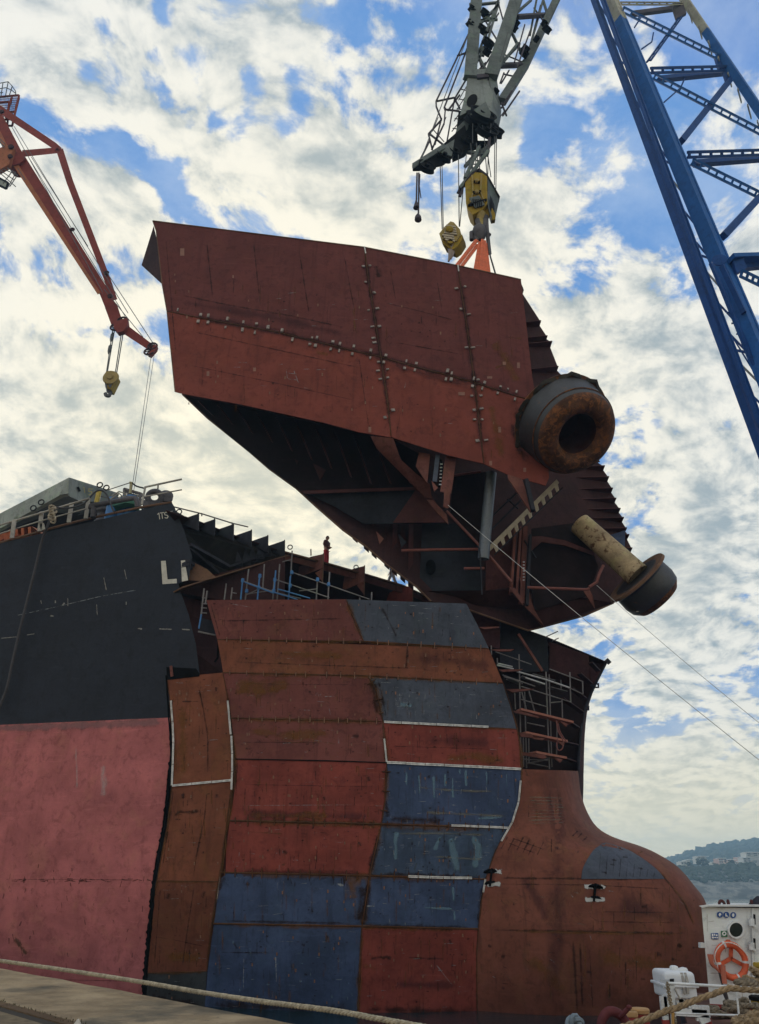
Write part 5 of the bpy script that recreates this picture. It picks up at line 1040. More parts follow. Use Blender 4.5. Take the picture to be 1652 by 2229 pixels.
# near hawse bolster: heavy flange, barrel and rounded lip
cN = P(1221, 921, 31.1); tip = P(1290, 966, 29.3); axN = (tip-cN).normalized(); kn = mpp(1220, 920, 31.0)
rf = kn*109
mb = MB(); mb.lathe(cN, axN, [(rf*.7, -.05), (rf*1.0, -.05), (rf*1.02, .10), (rf*.95, .16), (rf*.91, .5), (rf*.88, 1.0), (rf*.86, 1.3), (rf*.82, 1.62), (rf*.75, 1.88), (rf*.64, 2.02), (rf*.53, 2.03), (rf*.45, 1.90), (rf*.40, 1.65), (rf*.385, 1.2), (rf*.38, .0), (rf*.30, -.02)], 64, 0, ms=[1, 1, 1, 0, 0, 0, 0, 1, 1, 1, 1, 1, 2, 2, 2], caps=False)
mb.lathe(cN-axN*.3, axN, [(.01, 0), (rf*.4, .02)], 32, 2, caps=False)
mb.build('hawse_bolster', [M['hawse'], M['hawrust'], M['inner']], blk, label='great round hawse bolster with an orange rust lip', angle=50)
mb = MB(); G = []
for i in range(65):
    a = 2*math.pi*i/64; x = axN.cross(Vector((0, 0, 1))).normalized(); y = x.cross(axN); o = cN+(x*math.cos(a)-y*math.sin(a))*rf
    j = .04*math.sin(i*7.3)+.05*mnoise.noise(Vector((i*.7, 0, 0))); G.append([o+axN*(.05), cN+(x*math.cos(a)-y*math.sin(a))*rf*(1.02+j)+axN*.13, cN+(x*math.cos(a)-y*math.sin(a))*rf*(.95+j)+axN*.20])
mb.grid(G, (0, .03, 0)); mb.build('flange_weld', steel('burnt_flange', (.05, .045, .04), .6, .4, (.02, .015, .01), .2, bump=1, spk=.8, spkc=(.25, .22, .18)), blk)
mb = MB(); mb.lathe(cN+axN*1.28, axN, [(rf*.862, 0), (rf*.88, .03), (rf*.862, .06)], 64, caps=False); mb.build('barrel_band', M['hawrust'], blk)
# orange slings round the hook
# ================================================================ cranes
M['cgrey'] = steel('weathered_grey_crane', (.14, .165, .17), .25, .25, (.10, .06, .045), .4, spk=.2, spkc=(.08, .06, .05))
M['cdark'] = steel('oily_black_iron', (.005, .005, .006), .5, .2, (.02, .013, .01), .2, rough=.65, spec=.12, hue=0.)
M['cpurple'] = steel('dark_purple_rail', (.075, .065, .085), .3, .3, (.10, .05, .04), .2)
M['cblue'] = steel('crane_blue', (.014, .105, .36), .12, .03, (.05, .06, .08), .2, rough=.5, hue=.0)
M['cblue2'] = steel('crane_blue_deep', (.007, .055, .23), .15, .03, (.04, .05, .07), .2, rough=.5, hue=.0)
M['cream'] = steel('old_grey_cream', (.36, .35, .30), .2, .2, (.12, .09, .06), .4)
M['yellow'] = steel('hook_yellow', (.34, .23, .030), .2, .2, (.12, .07, .02), .4, spk=.2, spkc=(.05, .04, .03))
M['yellow2'] = steel('dusty_yellow', (.36, .27, .10), .2, .25, (.12, .08, .05), .3)
M['orange'] = plain('orange_sling', (.62, .13, .045), .7, 0, .2, 8)
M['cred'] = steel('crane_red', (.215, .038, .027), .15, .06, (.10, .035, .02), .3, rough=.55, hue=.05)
M['cred2'] = steel('crane_red_sunlit', (.34, .12, .06), .15, .06, (.10, .035, .02), .3)  # lighter copy of the crane red, sunlight put into the colour
M['wire'] = plain('steel_wire', (.055, .06, .065), .5)
JY = 34.0
fc = thing('floating_crane', 'large jib crane with a blue lattice boom at the right and a weathered grey jib', 'crane', P(1500, 500, 45))
def cb(name, lst, Y, w, h, m, up=(0, -1, 0), par=fc, kind='beam', n=10, bar=.12, join=False):
    for a in lst:
        mb = MB(); p = [P(q[0], q[1], q[2] if len(q) > 2 else Y) for q in a]
        if kind == 'beam': mb.beam(p[0], p[1], w, h, up)
        elif kind == 'i': mb.ibeam(p[0], p[1], w, h, up)
        elif kind == 'laced': mb.laced(p[0], p[1], w, h, up, n, bar=bar)
        elif kind == 'tube': mb.tube(p, w, 8)
        mb.build(name, M[m], par)
side = (1, 0, .35)
# --- blue boom
def q3(p, Y): a = A3(p); return (a[0], a[1], Y)
def ext(a, b, k0, k1):
    """extend a picked line a-b beyond its ends"""
    d = (b[0]-a[0], b[1]-a[1]); f = lambda t: (a[0]+d[0]*t, a[1]+d[1]*t, a[2]+(b[2]-a[2])*t); return f(k0), f(k1)
c0, c1 = q3((175, 60), 44), q3((816, 1600), 40)
def along(t): return tuple(c0[i]+(c1[i]-c0[i])*t for i in range(3))
up1 = (-1, -.55, 0)
for t0, t1, m in ((-.45, .03, 'cream'), (.03, .82, 'cblue'), (.82, 2.9, 'cblue')):
    a, b = along(t0), along(t1); mb = MB(); A_, B_ = P(*a), P(*b); d = (B_-A_).normalized()
    u = Vector(up1); x = d.cross(u).normalized(); y = x.cross(d).normalized(); w_, h_ = .95, .95
    mb.beam(A_, B_, w_, h_, up1, 0)
    for sx in (-1, 1):
        for sy in (-1, 1): mb.beam(A_+x*sx*(w_/2+.03)+y*sy*(h_/2-.09), B_+x*sx*(w_/2+.03)+y*sy*(h_/2-.09), .07, .22, up1, 0)
    mb.build('main_chord', M[m], fc)
# rear chord + lacing between it and the main chord
r0_, r1_ = q3((70, 0), 46.5), q3((760, 1850), 42.5)
ra, rb = ext(r0_, r1_, -.35, 2.42); cb('rear_chord', [(ra, rb)], 0, .5, .62, 'cblue2', up1)
def onr(t): return tuple(r0_[i]+(r1_[i]-r0_[i])*t for i in range(3))
for i in range(15):
    t = -.1+i*.085; a, b = onr(t), along(t*1.16+.02); c = along(t*1.16+.12)
    cb('lacing_bar', [(a, along(t*1.16+.17))], 0, .12, .16, 'cblue2' if i % 3 else 'cream', up1)
    if i % 3 == 0: cb('lacing_strut', [(a, b)], 0, .16, .2, 'cblue2', up1)
for o_, w_ in ((16, .30), (22, .12)): cb('inner_stringer', [((ra[0]+o_, ra[1], ra[2]-1.2), (rb[0]+o_, rb[1], rb[2]-1.2))], 0, .2, w_, 'cblue2', up1)
cb('inner_stringer', [(onr(.0)[:2]+(44.5,), (onr(1.2)[0]+9, onr(1.2)[1], 41.5))], 0, .10, .3, 'cblue2', up1)
mb = MB(); a, b = P(*q3((210, 215), 43.2)), P(*q3((690, 1390), 41.0))
a, b = P(*q3((640, 1290), 39.3)), P(*q3((860, 1800), 38.8)); mb.beam(a, b, .2, .3, up1); a, b = P(*q3((690, 1300), 39.3)), P(*q3((800, 1530), 38.9)); mb.beam(a, b, .35, .14, up1); mb.build('splice_rail', M['cblue2'], fc)
mb = MB()
for k in range(6): a = q3((672+k*6, 1262+k*9), 39.4); mb.box(P(*a), (.22, .1, .05))
a = q3((680, 1275), 39.45); mb.lathe(P(*a), (-.3, -1, 0), [(.5, 0), (.52, .1), (.3, .14)], 20); mb.build('splice_bracket', M['cblue2'], fc)
mb = MB()
for r_ in range(2):
    for k in range(16):
        a = q3((735+r_*14+k*4.2, 1390+k*9), 39.25); mb.lathe(P(*a), (-.1, -1, 0), [(.035, 0), (.03, .04)], 6)
mb.m = [0]*len(mb.m); o = mb.build('rivet_row', M['cblue2'], fc)
bp0 = P(*along(2.88)); mb = MB(); mb.box((bp0.x+11, bp0.y+7, .6), (30, 22, 3.2)); mb.box((bp0.x+11, bp0.y+7, 2.3), (30.4, 22.4, .25)); mb.build('pontoon', M['cblue2'], fc)
# right chord
s0, s1 = q3((510, 0), 46.5), q3((760, 370), 46.0)
e0, e1 = ext(s0, s1, -1.2, .42); e2, e3 = ext(s0, s1, .42, 11)
cb('right_chord', [(e0, e1)], 0, .75, .62, 'cream', (1, .6, 0)); cb('right_chord', [(e1, e3)], 0, .75, .62, 'cblue', (1, .6, 0))
cb('chord_batten', [(q3((530+i*48, 45+i*78), 45.4), q3((548+i*48, 110+i*78), 47.5)) for i in range(9)], 0, .22, .1, 'cream', (1, 0, 0))
# horizontal and diagonal members between main and right chords
LA = lambda a, b, Y1=44.0, Y2=46.0: (q3(a, Y1), q3(b, Y2))
cb('cross_member', [LA((195, 17), (500, 18), 44, 46.5)], 0, .2, .32, 'cream', (0, -.6, .8), kind='laced', n=8, bar=.10); cb('cross_member', [LA((260, 68), (490, 38), 46, 48)], 0, .4, .5, 'cpurple', (0, 0, 1))
cb('cross_member', [LA((345, 345), (740, 335), 43, 46.2)], 0, .18, .62, 'cblue2', (0, -.6, .8), kind='laced', n=8, bar=.22); cb('cross_member', [LA((385, 388), (740, 352), 45, 48)], 0, .5, .45, 'cblue2', (0, 0, 1))
cb('cross_member', [LA((525, 757), (900, 745), 41.8, 44)], 0, .18, .62, 'cblue2', (0, -.6, .8), kind='laced', n=7, bar=.22); cb('cross_member', [LA((555, 800), (900, 775), 43.5, 46)], 0, .5, .45, 'cblue2', (0, 0, 1))
cb('cross_member', [LA((735, 1265), (930, 1258), 40, 41)], 0, .8, .35, 'cblue', (0, 0, 1)); cb('cross_member', [LA((790, 1310), (930, 1296), 40.8, 42)], 0, .5, .35, 'cblue2', (0, 0, 1))
cb('diagonal_brace', [LA((205, 45), (710, 295), 43.6, 46.1)], 0, .16, .62, 'cblue', (0, -.6, .8), kind='laced', n=13, bar=.17)
cb('diagonal_brace', [LA((358, 372), (940, 675), 42.6, 45.5)], 0, .16, .62, 'cblue', (0, -.6, .8), kind='laced', n=14, bar=.17)
cb('diagonal_brace', [LA((545, 790), (940, 985), 41.4, 43.5)], 0, .16, .62, 'cblue', (0, -.6, .8), kind='laced', n=10, bar=.17)
cb('diagonal_brace', [LA((785, 1335), (930, 1405), 39.8, 41)], 0, .16, .62, 'cblue', (0, -.6, .8), kind='laced', n=5, bar=.17)
cb('diagonal_brace', [LA((490, 85), (335, 300), 46.5, 43.5)], 0, .14, .5, 'cblue2', (.8, -.2, .5), kind='laced', n=7, bar=.14)
cb('diagonal_brace', [LA((745, 375), (495, 690), 46.3, 42.3), LA((890, 950), (700, 1155), 43.6, 40.8)], 0, .5, .55, 'cblue2', (0, 0, 1))
cb('thin_brace', [LA((410, 500), (490, 430), 44.5, 45.5), LA((300, 240), (350, 205), 45, 45.5), LA((350, 205), (358, 160), 45.5, 45.5), LA((490, 430), (515, 375), 45.5, 46), LA((265, 135), (300, 80), 45, 45)], 0, .12, .12, 'cblue2', (0, 0, 1))
for c_, Y in (((725, 355), 46.0), ((480, 45), 46.5), ((690, 300), 46.0), ((775, 1290), 40.0)):
    mb = MB(); p = q3(c_, Y); mb.plate([(p[0]-14, p[1]-12, Y), (p[0]+8, p[1]-18, Y), (p[0]+18, p[1]+8, Y), (p[0]-4, p[1]+20, Y)], None, .3); mb.build('gusset', M['cblue2'] if c_[1] > 100 else M['cpurple'], fc)
mb = MB(); p = q3((745, 1840), 41); mb.plate([(p[0]+a, p[1]+b, 41.2) for a, b in ((-4, 0), (0, -14), (8, -6), (14, 12), (2, 10))], None, .2); mb.build('gusset', M['cblue2'], fc)
cb('walkway_rail', [(q3((640, 1500), 41.5), q3((900, 2200), 40.5)), (q3((700, 1390), 40), q3((830, 1740), 39.6)), (q3((740, 1640), 40), q3((900, 1900), 39))], 0, .07, .1, 'cblue', up1)
cb('walkway_rung', [(q3((715+k*24, 1530+k*52), 40), q3((760+k*24, 1520+k*52), 39.8)) for k in range(7)], 0, .06, .12, 'cblue', up1)
# --- grey jib
def q2(p, Y=JY): a = A2(p); return (a[0], a[1], Y)
LB = lambda *l: [tuple(q2(p, Y) for p, Y in zip(s_[:2], s_[2] if len(s_) > 2 else (JY, JY))) for s_ in l]
cb('jib_chord', LB(((715, -330), (640, 600), (34.5, 33.6))), 0, .9, .45, 'cgrey', (0, -1, 0))
cb('jib_chord', LB(((1100, -330), (800, 590), (34.5, 33.6))), 0, .95, .45, 'cgrey', (0, -1, 0)); cb('jib_chord', LB(((1420, -250), (1062, 505), (37, 36))), 0, .55, .5, 'cgrey', (0, -1, 0)); cb('jib_chord', LB(((1068, 490), (885, 780), (36, 34.4))), 0, .6, .5, 'cgrey', (0, -1, 0))
cb('jib_lattice', LB(((640, 180), (800, 140)), ((720, 160), (850, 150)), ((660, 40), (850, 20)), ((870, 500), (1060, 500), (34, 36)), ((985, 125), (1230, 110), (34, 37)), ((640, 470), (780, 330)), ((650, 330), (770, 560)), ((650, 250), (860, 40)), ((700, 60), (640, 330)), ((860, 20), (740, 430)), ((780, 330), (640, 560)), ((1010, 330), (830, 560), (34, 34)), ((900, 460), (1020, 340), (34.2, 35.6)), ((1150, 0), (1100, 270), (36, 36)), ((1200, 0), (1110, 330), (36.5, 36)), ((1240, 130), (1200, 0), (36.5, 36.5)), ((985, 110), (1110, 0), (34.2, 36)), ((700, 170), (640, 30)), ((960, 250), (1040, 420), (34, 35.4)), ((880, -60), (700, 420))), 0, .17, .17, 'cgrey')
cb('jib_lattice', LB(((720, 100), (860, 330)), ((860, 330), (720, 560)), ((700, 420), (760, 640)), ((890, 330), (830, 600)), ((740, 300), (860, 100)), ((850, 0), (900, 180)), ((650, 600), (760, 480)), ((1130, 60), (1230, 200), (36, 36)), ((1180, 40), (1080, 420), (36.4, 36)), ((640, 380), (700, 60)), ((1060, 190), (1030, 300), (35, 35)), ((880, 410), (1050, 480), (34.4, 36)), ((880, 640), (940, 540), (34.5, 35)), ((900, 570), (990, 590), (35, 35.5))), 0, .09, .09, 'cpurple')
cb('jib_strut', LB(((1000, 130), (1235, 115), (34, 37)), ((870, 505), (1060, 498), (34.2, 36)), ((690, 600), (780, 590), (33.6, 33.6))), 0, .4, .3, 'cpurple')
mb = MB(); mb.plate([q2(p, 33.6) for p in ((690, 530), (770, 530), (775, 640), (820, 720), (800, 870), (740, 800), (560, 890), (600, 740), (620, 600))], None, .5, 0)
mb.slab([P(*q2(p, Y)) for p, Y in (((775, 560), 33.6), ((845, 600), 34.0), (( 880, 850), 34.6), ((852, 985), 34.6), ((800, 870), 33.6), ((815, 720), 33.6))], (.05, .6, 0), 0)
mb.build('jib_head', steel('pale_grey_head', (.23, .26, .265), .2, .2, (.12, .09, .07), .4), fc)
mb = MB(); c = A2((655, 770)); mb.slab([P(c[0]+(11*math.cos(a)+4*math.sin(a)), c[1]+(-13.5*math.sin(a)), 33.55) for a in [k*math.pi/12 for k in range(24)]], (0, .04, 0)); mb.build('manhole', M['cdark'], fc)
def wheel(c, r, ax=(.5, -1, .25), w=.35, m='cdark', par=fc, name='sheave', Y=JY, rim=None):
    """grooved rope sheave with hub, web holes"""
    mb = MB(); a = A2(c); k = mpp(a[0], a[1], Y)*.2833*r; C = P(a[0], a[1], Y)-Vector(ax).normalized()*w/2
    mb.lathe(C, ax, [(k*.15, -.08), (k*.25, -.08), (k*.27, w*.3), (k*.80, w*.3), (k*.84, 0), (k, -.02), (k*.9, w*.3), (k*.9, w*.7), (k, w+.02), (k*.84, w), (k*.8, w*.7), (k*.27, w*.7), (k*.25, w+.08), (k*.15, w+.08)], 28)
    return mb.build(name, M[rim or m], par)
for q_ in (((735, 885), 112, 33.3), ((700, 925), 110, 33.7), ((770, 1010), 92, 33.5), ((830, 1010), 72, 34.0), ((760, 960), 100, 34.1)): wheel(q_[0], q_[1], (.35, -1, .3), .4, Y=q_[2])
mb = MB(); mb.plate([q2(p, 33.0) for p in ((660, 850), (760, 780), (800, 870), (790, 905), (700, 890), (640, 880))], None, .1); mb.build('cheek_plate', M['cgrey'], fc)
mb = MB(); mb.plate([q2(p, 33.9) for p in ((550, 860), (600, 830), (690, 900), (700, 1090), (640, 1110), (600, 1150), (510, 1190), (500, 1100), (535, 1000))], None, .6); mb.plate([q2(p, 34.4) for p in ((660, 1080), (790, 1080), (855, 1020), (850, 1060), (790, 1110), (780, 1130), (640, 1110))], None, .3); mb.build('head_frame', M['cdark'], fc)
mb = MB(); mb.plate([q2(p, 33.8) for p in ((535, 985), (640, 880), (625, 980), (590, 1030), (530, 1060))], None, .08); mb.build('cheek_plate', M['cgrey'], fc)
mb = MB(); mb.plate([(*A2(p), Y) for p, Y in (((195, 1262), 32.6), ((430, 1110), 33.2), ((600, 960), 33.7), ((640, 1130), 33.7), ((520, 1190), 33.4), ((430, 1260), 33.2), ((250, 1300), 32.7), ((200, 1300), 32.6))], None, .16); mb.build('nose_arm', M['cdark'], fc)
mb = MB(); mb.plate([(*A2(p), Y) for p, Y in (((195, 1255), 32.4), ((440, 1100), 33.0), ((450, 1135), 33.0), ((290, 1230), 32.6), ((205, 1290), 32.4))], None, .08); mb.plate([(*A2(p), Y) for p, Y in (((440, 1120), 33.0), ((520, 1070), 33.3), ((500, 1200), 33.2), ((380, 1160), 33.0))], None, .06); mb.build('nose_cheek', M['cgrey'], fc)
wheel((305, 1282), 72, (.35, -1, .25), .3, Y=32.7); wheel((440, 1200), 66, (.35, -1, .25), .35, Y=33.2); wheel((525, 1165), 60, (.35, -1, .25), .35, Y=33.5); wheel((620, 1090), 70, (.35, -1, .25), .35, Y=33.8)
for q_ in (((655, 70), 36), ((650, 190), 52), ((755, 100), 48), ((740, 230), 60), ((780, 330), 62), ((770, 400), 40), ((990, 175), 40), ((975, 215), 40), ((1065, 375), 40), ((1055, 410), 44), ((1230, 225), 44), ((1210, 180), 30), ((1150, 300), 26), ((835, 705), 30)): wheel(q_[0], q_[1]*.85, (.6, -1, .2), .35, Y=33.9 if q_[0][0] < 900 else 35.3, name='guide_roller')
cb('guard_rail', LB(((640, 235), (378, 780)), ((635, 330), (440, 830)), ((378, 780), (380, 820)), ((380, 820), (420, 920)), ((420, 920), (320, 1030)), ((320, 1030), (350, 1150)), ((540, 430), (640, 395)), ((385, 778), (520, 750)), ((440, 840), (560, 855)), ((330, 1030), (430, 1110)), ((345, 1150), (440, 950)), ((440, 950), (450, 830)), ((260, 1220), (330, 1080)), ((420, 910), (370, 1110)), ((640, 560), (520, 760)), ((520, 760), (460, 1100)), ((520, 760), (560, 830)), ((1060, 190), (980, 480)), ((1100, 240), (1000, 520)), ((870, 640), (900, 560)), ((1020, 700), (890, 890)), ((960, 700), (880, 830)), ((880, 790), (920, 890)), ((470, 850), (560, 730))), 33.5, .10, .10, 'cpurple')
cb('guard_rail', LB(*[((505+k*16, 985-k*75), (600+k*8, 1000-k*75)) for k in range(6)], *[((500+k*17, 1010-k*80), (585+k*10, 900-k*80)) for k in range(6)], ((640, 300), (470, 760)), ((455, 900), (400, 1040)), ((395, 900), (350, 1010)), ((360, 1000), (440, 1090)), ((400, 1000), (360, 1110)), ((890, 820), (990, 660)), ((905, 850), (870, 900)), ((945, 740), (915, 800))), 33.8, .05, .05, 'cpurple')
cb('fly_spar', LB(((780, 1160), (560, 1450), (33.3, 33)), ((710, 1130), (600, 1370), (33.4, 33)), ((620, 1170), (780, 1190)), ((640, 1230), (790, 1120)), ((600, 1280), (720, 1150))), 0, .2, .2, 'cgrey'); cb('fly_spar', LB(((590, 1410), (548, 1485), (33, 33)), ((580, 1440), (560, 1510), (33, 33)), ((790, 1060), (775, 1180), (33.4, 33.4))), 0, .2, .12, 'cpurple')
cb('fly_lattice', LB(*[((620+30*k, 1290-28*k), (680+26*k, 1290-28*k)) for k in range(5)], ((650, 1110), (660, 1300)), ((690, 1110), (700, 1290))), 33.3, .06, .06, 'cgrey')
# hoist wires (each a part of the crane)
wires = [((410, 1270), (425, 1760)), ((424, 1270), (434, 1755)), ((550, 1190), (556, 1740)), ((612, 1180), (560, 1740)), ((645, 1100), (655, 1340)), ((690, 1100), (680, 1330)), ((715, 1110), (712, 1320)), ((750, 1110), (770, 1350)), ((765, 1110), (800, 1360)), ((780, 1130), (776, 1340)), ((830, 1050), (826, 1420)), ((843, 1050), (838, 1450)), ((660, 950), (660, 1100)), ((800, 950), (790, 1110)), ((735, 960), (755, 1110)), ((640, 230), (260, 1230)), ((930, 250), (870, 470))]
for a, b in wires:
    mb = MB(); mb.tube([P(*q2(a, 33.3)), P(*q2(b, 33.4))], .032, 6); mb.build('hoist_wire', M['wire'], fc)
for a, b, c in (((232, 1330), (228, 1500), (226, 1590)), ((246, 1330), (245, 1500), (242, 1670)), ((255, 1340), (250, 1430), (262, 1520))):
    mb = MB(); mb.tube([P(*q2(p, 32.7)) for p in (a, b, c)], .035 if c[0] > 250 else .06, 6)
    if c[0] == 226: a_ = P(*q2((226, 1580), 32.7)); mb.lathe(a_+Vector((0, 0, .55)), (0, 0, -1), [(.03, 0), (.14, .5), (.2, .75), (.02, .8)], 10)
    if c[0] == 242: mb.lathe(P(*q2((240, 1655), 32.7))+Vector((0, 0, .1)), (0, 0, -1), [(.08, 0), (.2, .25), (.22, .5), (.1, .62)], 12)
    mb.build('pendant_weight', M['cpurple'], fc)
# --- main hook block
hb = thing('hook_block', 'big yellow main hook block hanging from the crane above the orange slings', 'hook block', P(*q2((720, 1700), 33)), 'hook blocks')
mb = MB(); fr = [(600, 1400), (635, 1350), (655, 1322), (760, 1330), (770, 1345), (772, 1560), (740, 1605), (660, 1650), (625, 1610), (608, 1560)]
mb.slab([P(*q2(p, 32.6)) for p in fr], (.25, 1.0, 0)); mb.build('front_cheek', M['yellow'], hb)
mb = MB(); mb.slab([P(*q2(p, 32.65)) for p in ((775, 1345), (773, 1560), (800, 1675))]+[P(*q2(p, 33.6)) for p in ((835, 1640), (858, 1530), (865, 1500))], (.05, .4, 0)); mb.build('side_plate', M['cgrey'], hb)
mb = MB(); mb.slab([P(*q2((595, 1400), 32.5)), P(*q2((650, 1325), 32.5)), P(*q2((710, 1290), 32.5)), P(*q2((775, 1340), 32.5)), P(*q2((870, 1510), 33.5)), P(*q2((850, 1490), 33.6)), P(*q2((765, 1352), 32.6)), P(*q2((700, 1305), 32.6)), P(*q2((655, 1345), 32.6))], (0, .5, .02)); mb.build('roof_plate', M['cpurple'], hb)
mb = MB(); 
for a, b, w in (((655, 1350), (662, 1480), .10), ((728, 1340), (720, 1475), .10), ((662, 1480), (640, 1560), .08), ((720, 1475), (750, 1555), .08)): mb.beam(P(*q2(a, 32.55)), P(*q2(b, 32.55)), w, .12, (0, -1, 0))
for a, b in (((668, 1395), (715, 1400)), ((660, 1480), (722, 1472)), ((625, 1580), (765, 1535))): mb.beam(P(*q2(a, 32.52)), P(*q2(b, 32.52)), .10, .16, (0, -1, 0), 1)
mb.beam(P(*q2((655, 1560), 32.5)), P(*q2((730, 1540), 32.5)), .9, .06, (0, -1, 0), 2)
for k in range(5): mb.beam(P(*q2((662+15*k, 1530), 32.45)), P(*q2((668+15*k, 1585), 32.45)), .05, .05, (0, -1, 0), 1)
mb.build('cheek_ribs', [M['yellow2'], M['cdark'], M['cgrey']], hb)
for x, y in ((690, 1395), (690, 1480)):
    mb = MB(); mb.lathe(P(*q2((x, y), 32.55)), (0, -1, 0), [(.16, 0), (.16, .1), (.1, .16)], 8); mb.build('axle_nut', M['yellow2'], hb)
mb = MB(); mb.slab([P(*q2((795, 1500), 32.7)), P(*q2((825, 1570), 33.1)), P(*q2((828, 1640), 33.1)), P(*q2((790, 1620), 32.8))], (.02, .06, 0)); mb.build('side_opening', M['cdark'], hb)
mb = MB(); mb.slab([P(*q2(p, 32.9)) for p in ((730, 1600), (772, 1580), (805, 1690), (835, 1685), (832, 1640), (810, 1600), (770, 1690))], (0, .3, 0)); mb.build('lower_cheek', M['yellow'], hb)
mb = MB(); mb.lathe(P(*q2((715, 1650), 33)), (0, 0, -1), [(.38, 0), (.34, .3), (.24, .6), (.22, 1.2)], 20); mb.build('swivel', M['yellow2'], hb)
mb = MB()
for pts, r_ in ((((695, 1690), (710, 1740), (690, 1790), (685, 1830), (700, 1850)), .16), (((745, 1650), (750, 1720), (730, 1790)), .13), (((765, 1660), (770, 1760), (780, 1860), (790, 1950)), .12)): mb.tube(catmull([tuple(P(*q2(p, 32.9))) for p in pts], 16), r_, 10)
mb.build('ramshorn_link', M['dkmetal'], hb)
mb = MB(); c = P(*q2((712, 1800), 32.9)); mb.lathe(c+Vector((0, 0, .75)), (0, 0, -1), [(.2, 0), (.38, .25), (.45, .6), (.36, 1.0), (.15, 1.25)], 18); mb.tube([c+Vector((-.5, 0, -.5)), c+Vector((-.5, 0, .1)), c+Vector((0, 0, .35)), c+Vector((.4, 0, .15)), c+Vector((.62, 0, -.1))], .14, 8); mb.build('ramshorn_hook', M['dkmetal'], hb)
# orange slings
sl = [(((690, 1845), (505, 2060)), .17), (((700, 1880), (545, 2062)), .15), (((715, 1860), (672, 2085)), .15), (((720, 1860), (690, 2085)), .12), (((735, 1840), (712, 2085)), .13), (((742, 1850), (735, 2090)), .12), (((750, 1850), (770, 2100)), .14), (((760, 1870), (790, 2100)), .12), (((728, 1870), (750, 2090)), .10)]
sling_labels = ['orange sling running lowest down to the left', 'orange sling running down to the left above its twin', 'leftmost of the upright orange slings', 'second upright orange sling from the left', 'third upright orange sling from the left', 'fourth upright orange sling from the left', 'second upright orange sling from the right', 'rightmost upright orange sling, beside the grey wire', 'short orange sling at the rear of the bundle']
for ((a, b), r_), lb in zip(sl, sling_labels):
    mb = MB(); A_, B_ = P(*q2(a, 32.6)), P(*q2((b[0], b[1]+25), 31.5 if b[0] > 600 else 31.3)); mb.beam(A_, B_, r_*1.35, .07, (0, -1, .1)); mb.tube([A_, B_], r_*.4, 6)
    single(mb, 'lifting_sling', M['orange'], lb, 'sling', 'orange lifting slings')
mb = MB(); mb.tube([P(*q2(p, 32.3)) for p in ((780, 1850), (795, 1970), (835, 2105))], .05, 6); single(mb, 'guide_wire', M['wire'], 'thin grey wire right of the orange slings', 'wire')
# --- auxiliary hook block
ab = thing('hook_block', 'smaller dusty yellow hook block with ribbed cheek left of the main one', 'hook block', P(*q2((490, 2000), 33)), 'hook blocks')
mb = MB(); oc = ((445, 1740), (490, 1700), (515, 1708), (562, 1762), (568, 1800), (535, 1850), (470, 1852), (425, 1835), (402, 1795)); mb.slab([P(*q2(p, 33.0)) for p in oc], (.3, .9, 0)); mb.build('cheek_plate', M['yellow2'], ab)
for k in range(7):
    mb = MB(); y = 1735+k*18; x0 = 455-k*5 if k < 4 else 425+(k-4)*12; mb.beam(P(*q2((x0, y), 32.93)), P(*q2((x0+98-abs(k-3)*8, y+12), 32.93)), .13, .1, (0, -1, 0)); mb.build('cheek_rib', plain('pale_rib', (.42, .36, .27), .8) if k == 0 else bpy.data.materials['pale_rib'], ab)
mb = MB(); mb.slab([P(*q2(p, 33.1)) for p in ((425, 1835), (470, 1852), (535, 1850), (578, 1800), (582, 1830), (545, 1890), (510, 1915), (470, 1900), (430, 1870))], (.3, .7, 0)); mb.build('lower_cheek', M['yellow'], ab)
mb = MB(); mb.lathe(P(*q2((480, 1768), 32.9)), (0, -1, 0), [(.25, 0), (.25, .12), (.12, .18)], 8); mb.lathe(P(*q2((486, 1865), 33)), (0, -1, 0), [(.18, 0), (.18, .12)], 8); mb.build('axle_nut', M['yellow'], ab)
mb = MB(); mb.tube(catmull([tuple(P(*q2(p, 33.3))) for p in ((492, 1890), (494, 1930), (485, 1975), (474, 2008))], 14), .26, 10, r2=.06); mb.tube(catmull([tuple(P(*q2(p, 33.3))) for p in ((505, 1900), (505, 1950), (490, 1990))], 10), .15, 8, r2=.06); mb.build('hook', plain('hook_iron', (.30, .24, .21), .6), ab)
# --- red crane at the left
RY = 52
rc = thing('red_harbour_crane', 'distant red jib crane reaching in from the left edge', 'crane', P(0, 300, RY))
def q1(p, Y=RY): a = A1(p); return (a[0], a[1], Y)
kR = mpp(100, 400, RY)*.3238
def rbeam(pts, ws, name, m, face=None, Y=RY, dep=1.1):
    """tapered box girder through picked centre points with picked widths"""
    mb = MB(); n = len(pts); qs = []
    for i, (p, w) in enumerate(zip(pts, ws)):
        a = pts[max(0, i-1)]; b = pts[min(n-1, i+1)]; d = Vector((b[0]-a[0], b[1]-a[1])).normalized(); nn = Vector((-d.y, d.x))*w/2
        l = q1((p[0]-nn.x, p[1]-nn.y), Y); r = q1((p[0]+nn.x, p[1]+nn.y), Y); qs.append([P(*l), P(*r), P(r[0], r[1], Y+dep), P(l[0], l[1], Y+dep)])
    for a, b in zip(qs, qs[1:]): mb.hexa(a, b, 0)
    return mb.build(name, M[m], rc, angle=25)
rbeam([(-260, -100), (95, 560), (700, 1500), (745, 1600)], [110, 95, 66, 74], 'main_boom', 'cred')
rbeam([(-268, -90), (60, 575), (400, 1100), (666, 1510)], [46, 34, 26, 22], 'boom_side_web', 'cred2', Y=RY-.15, dep=.2)
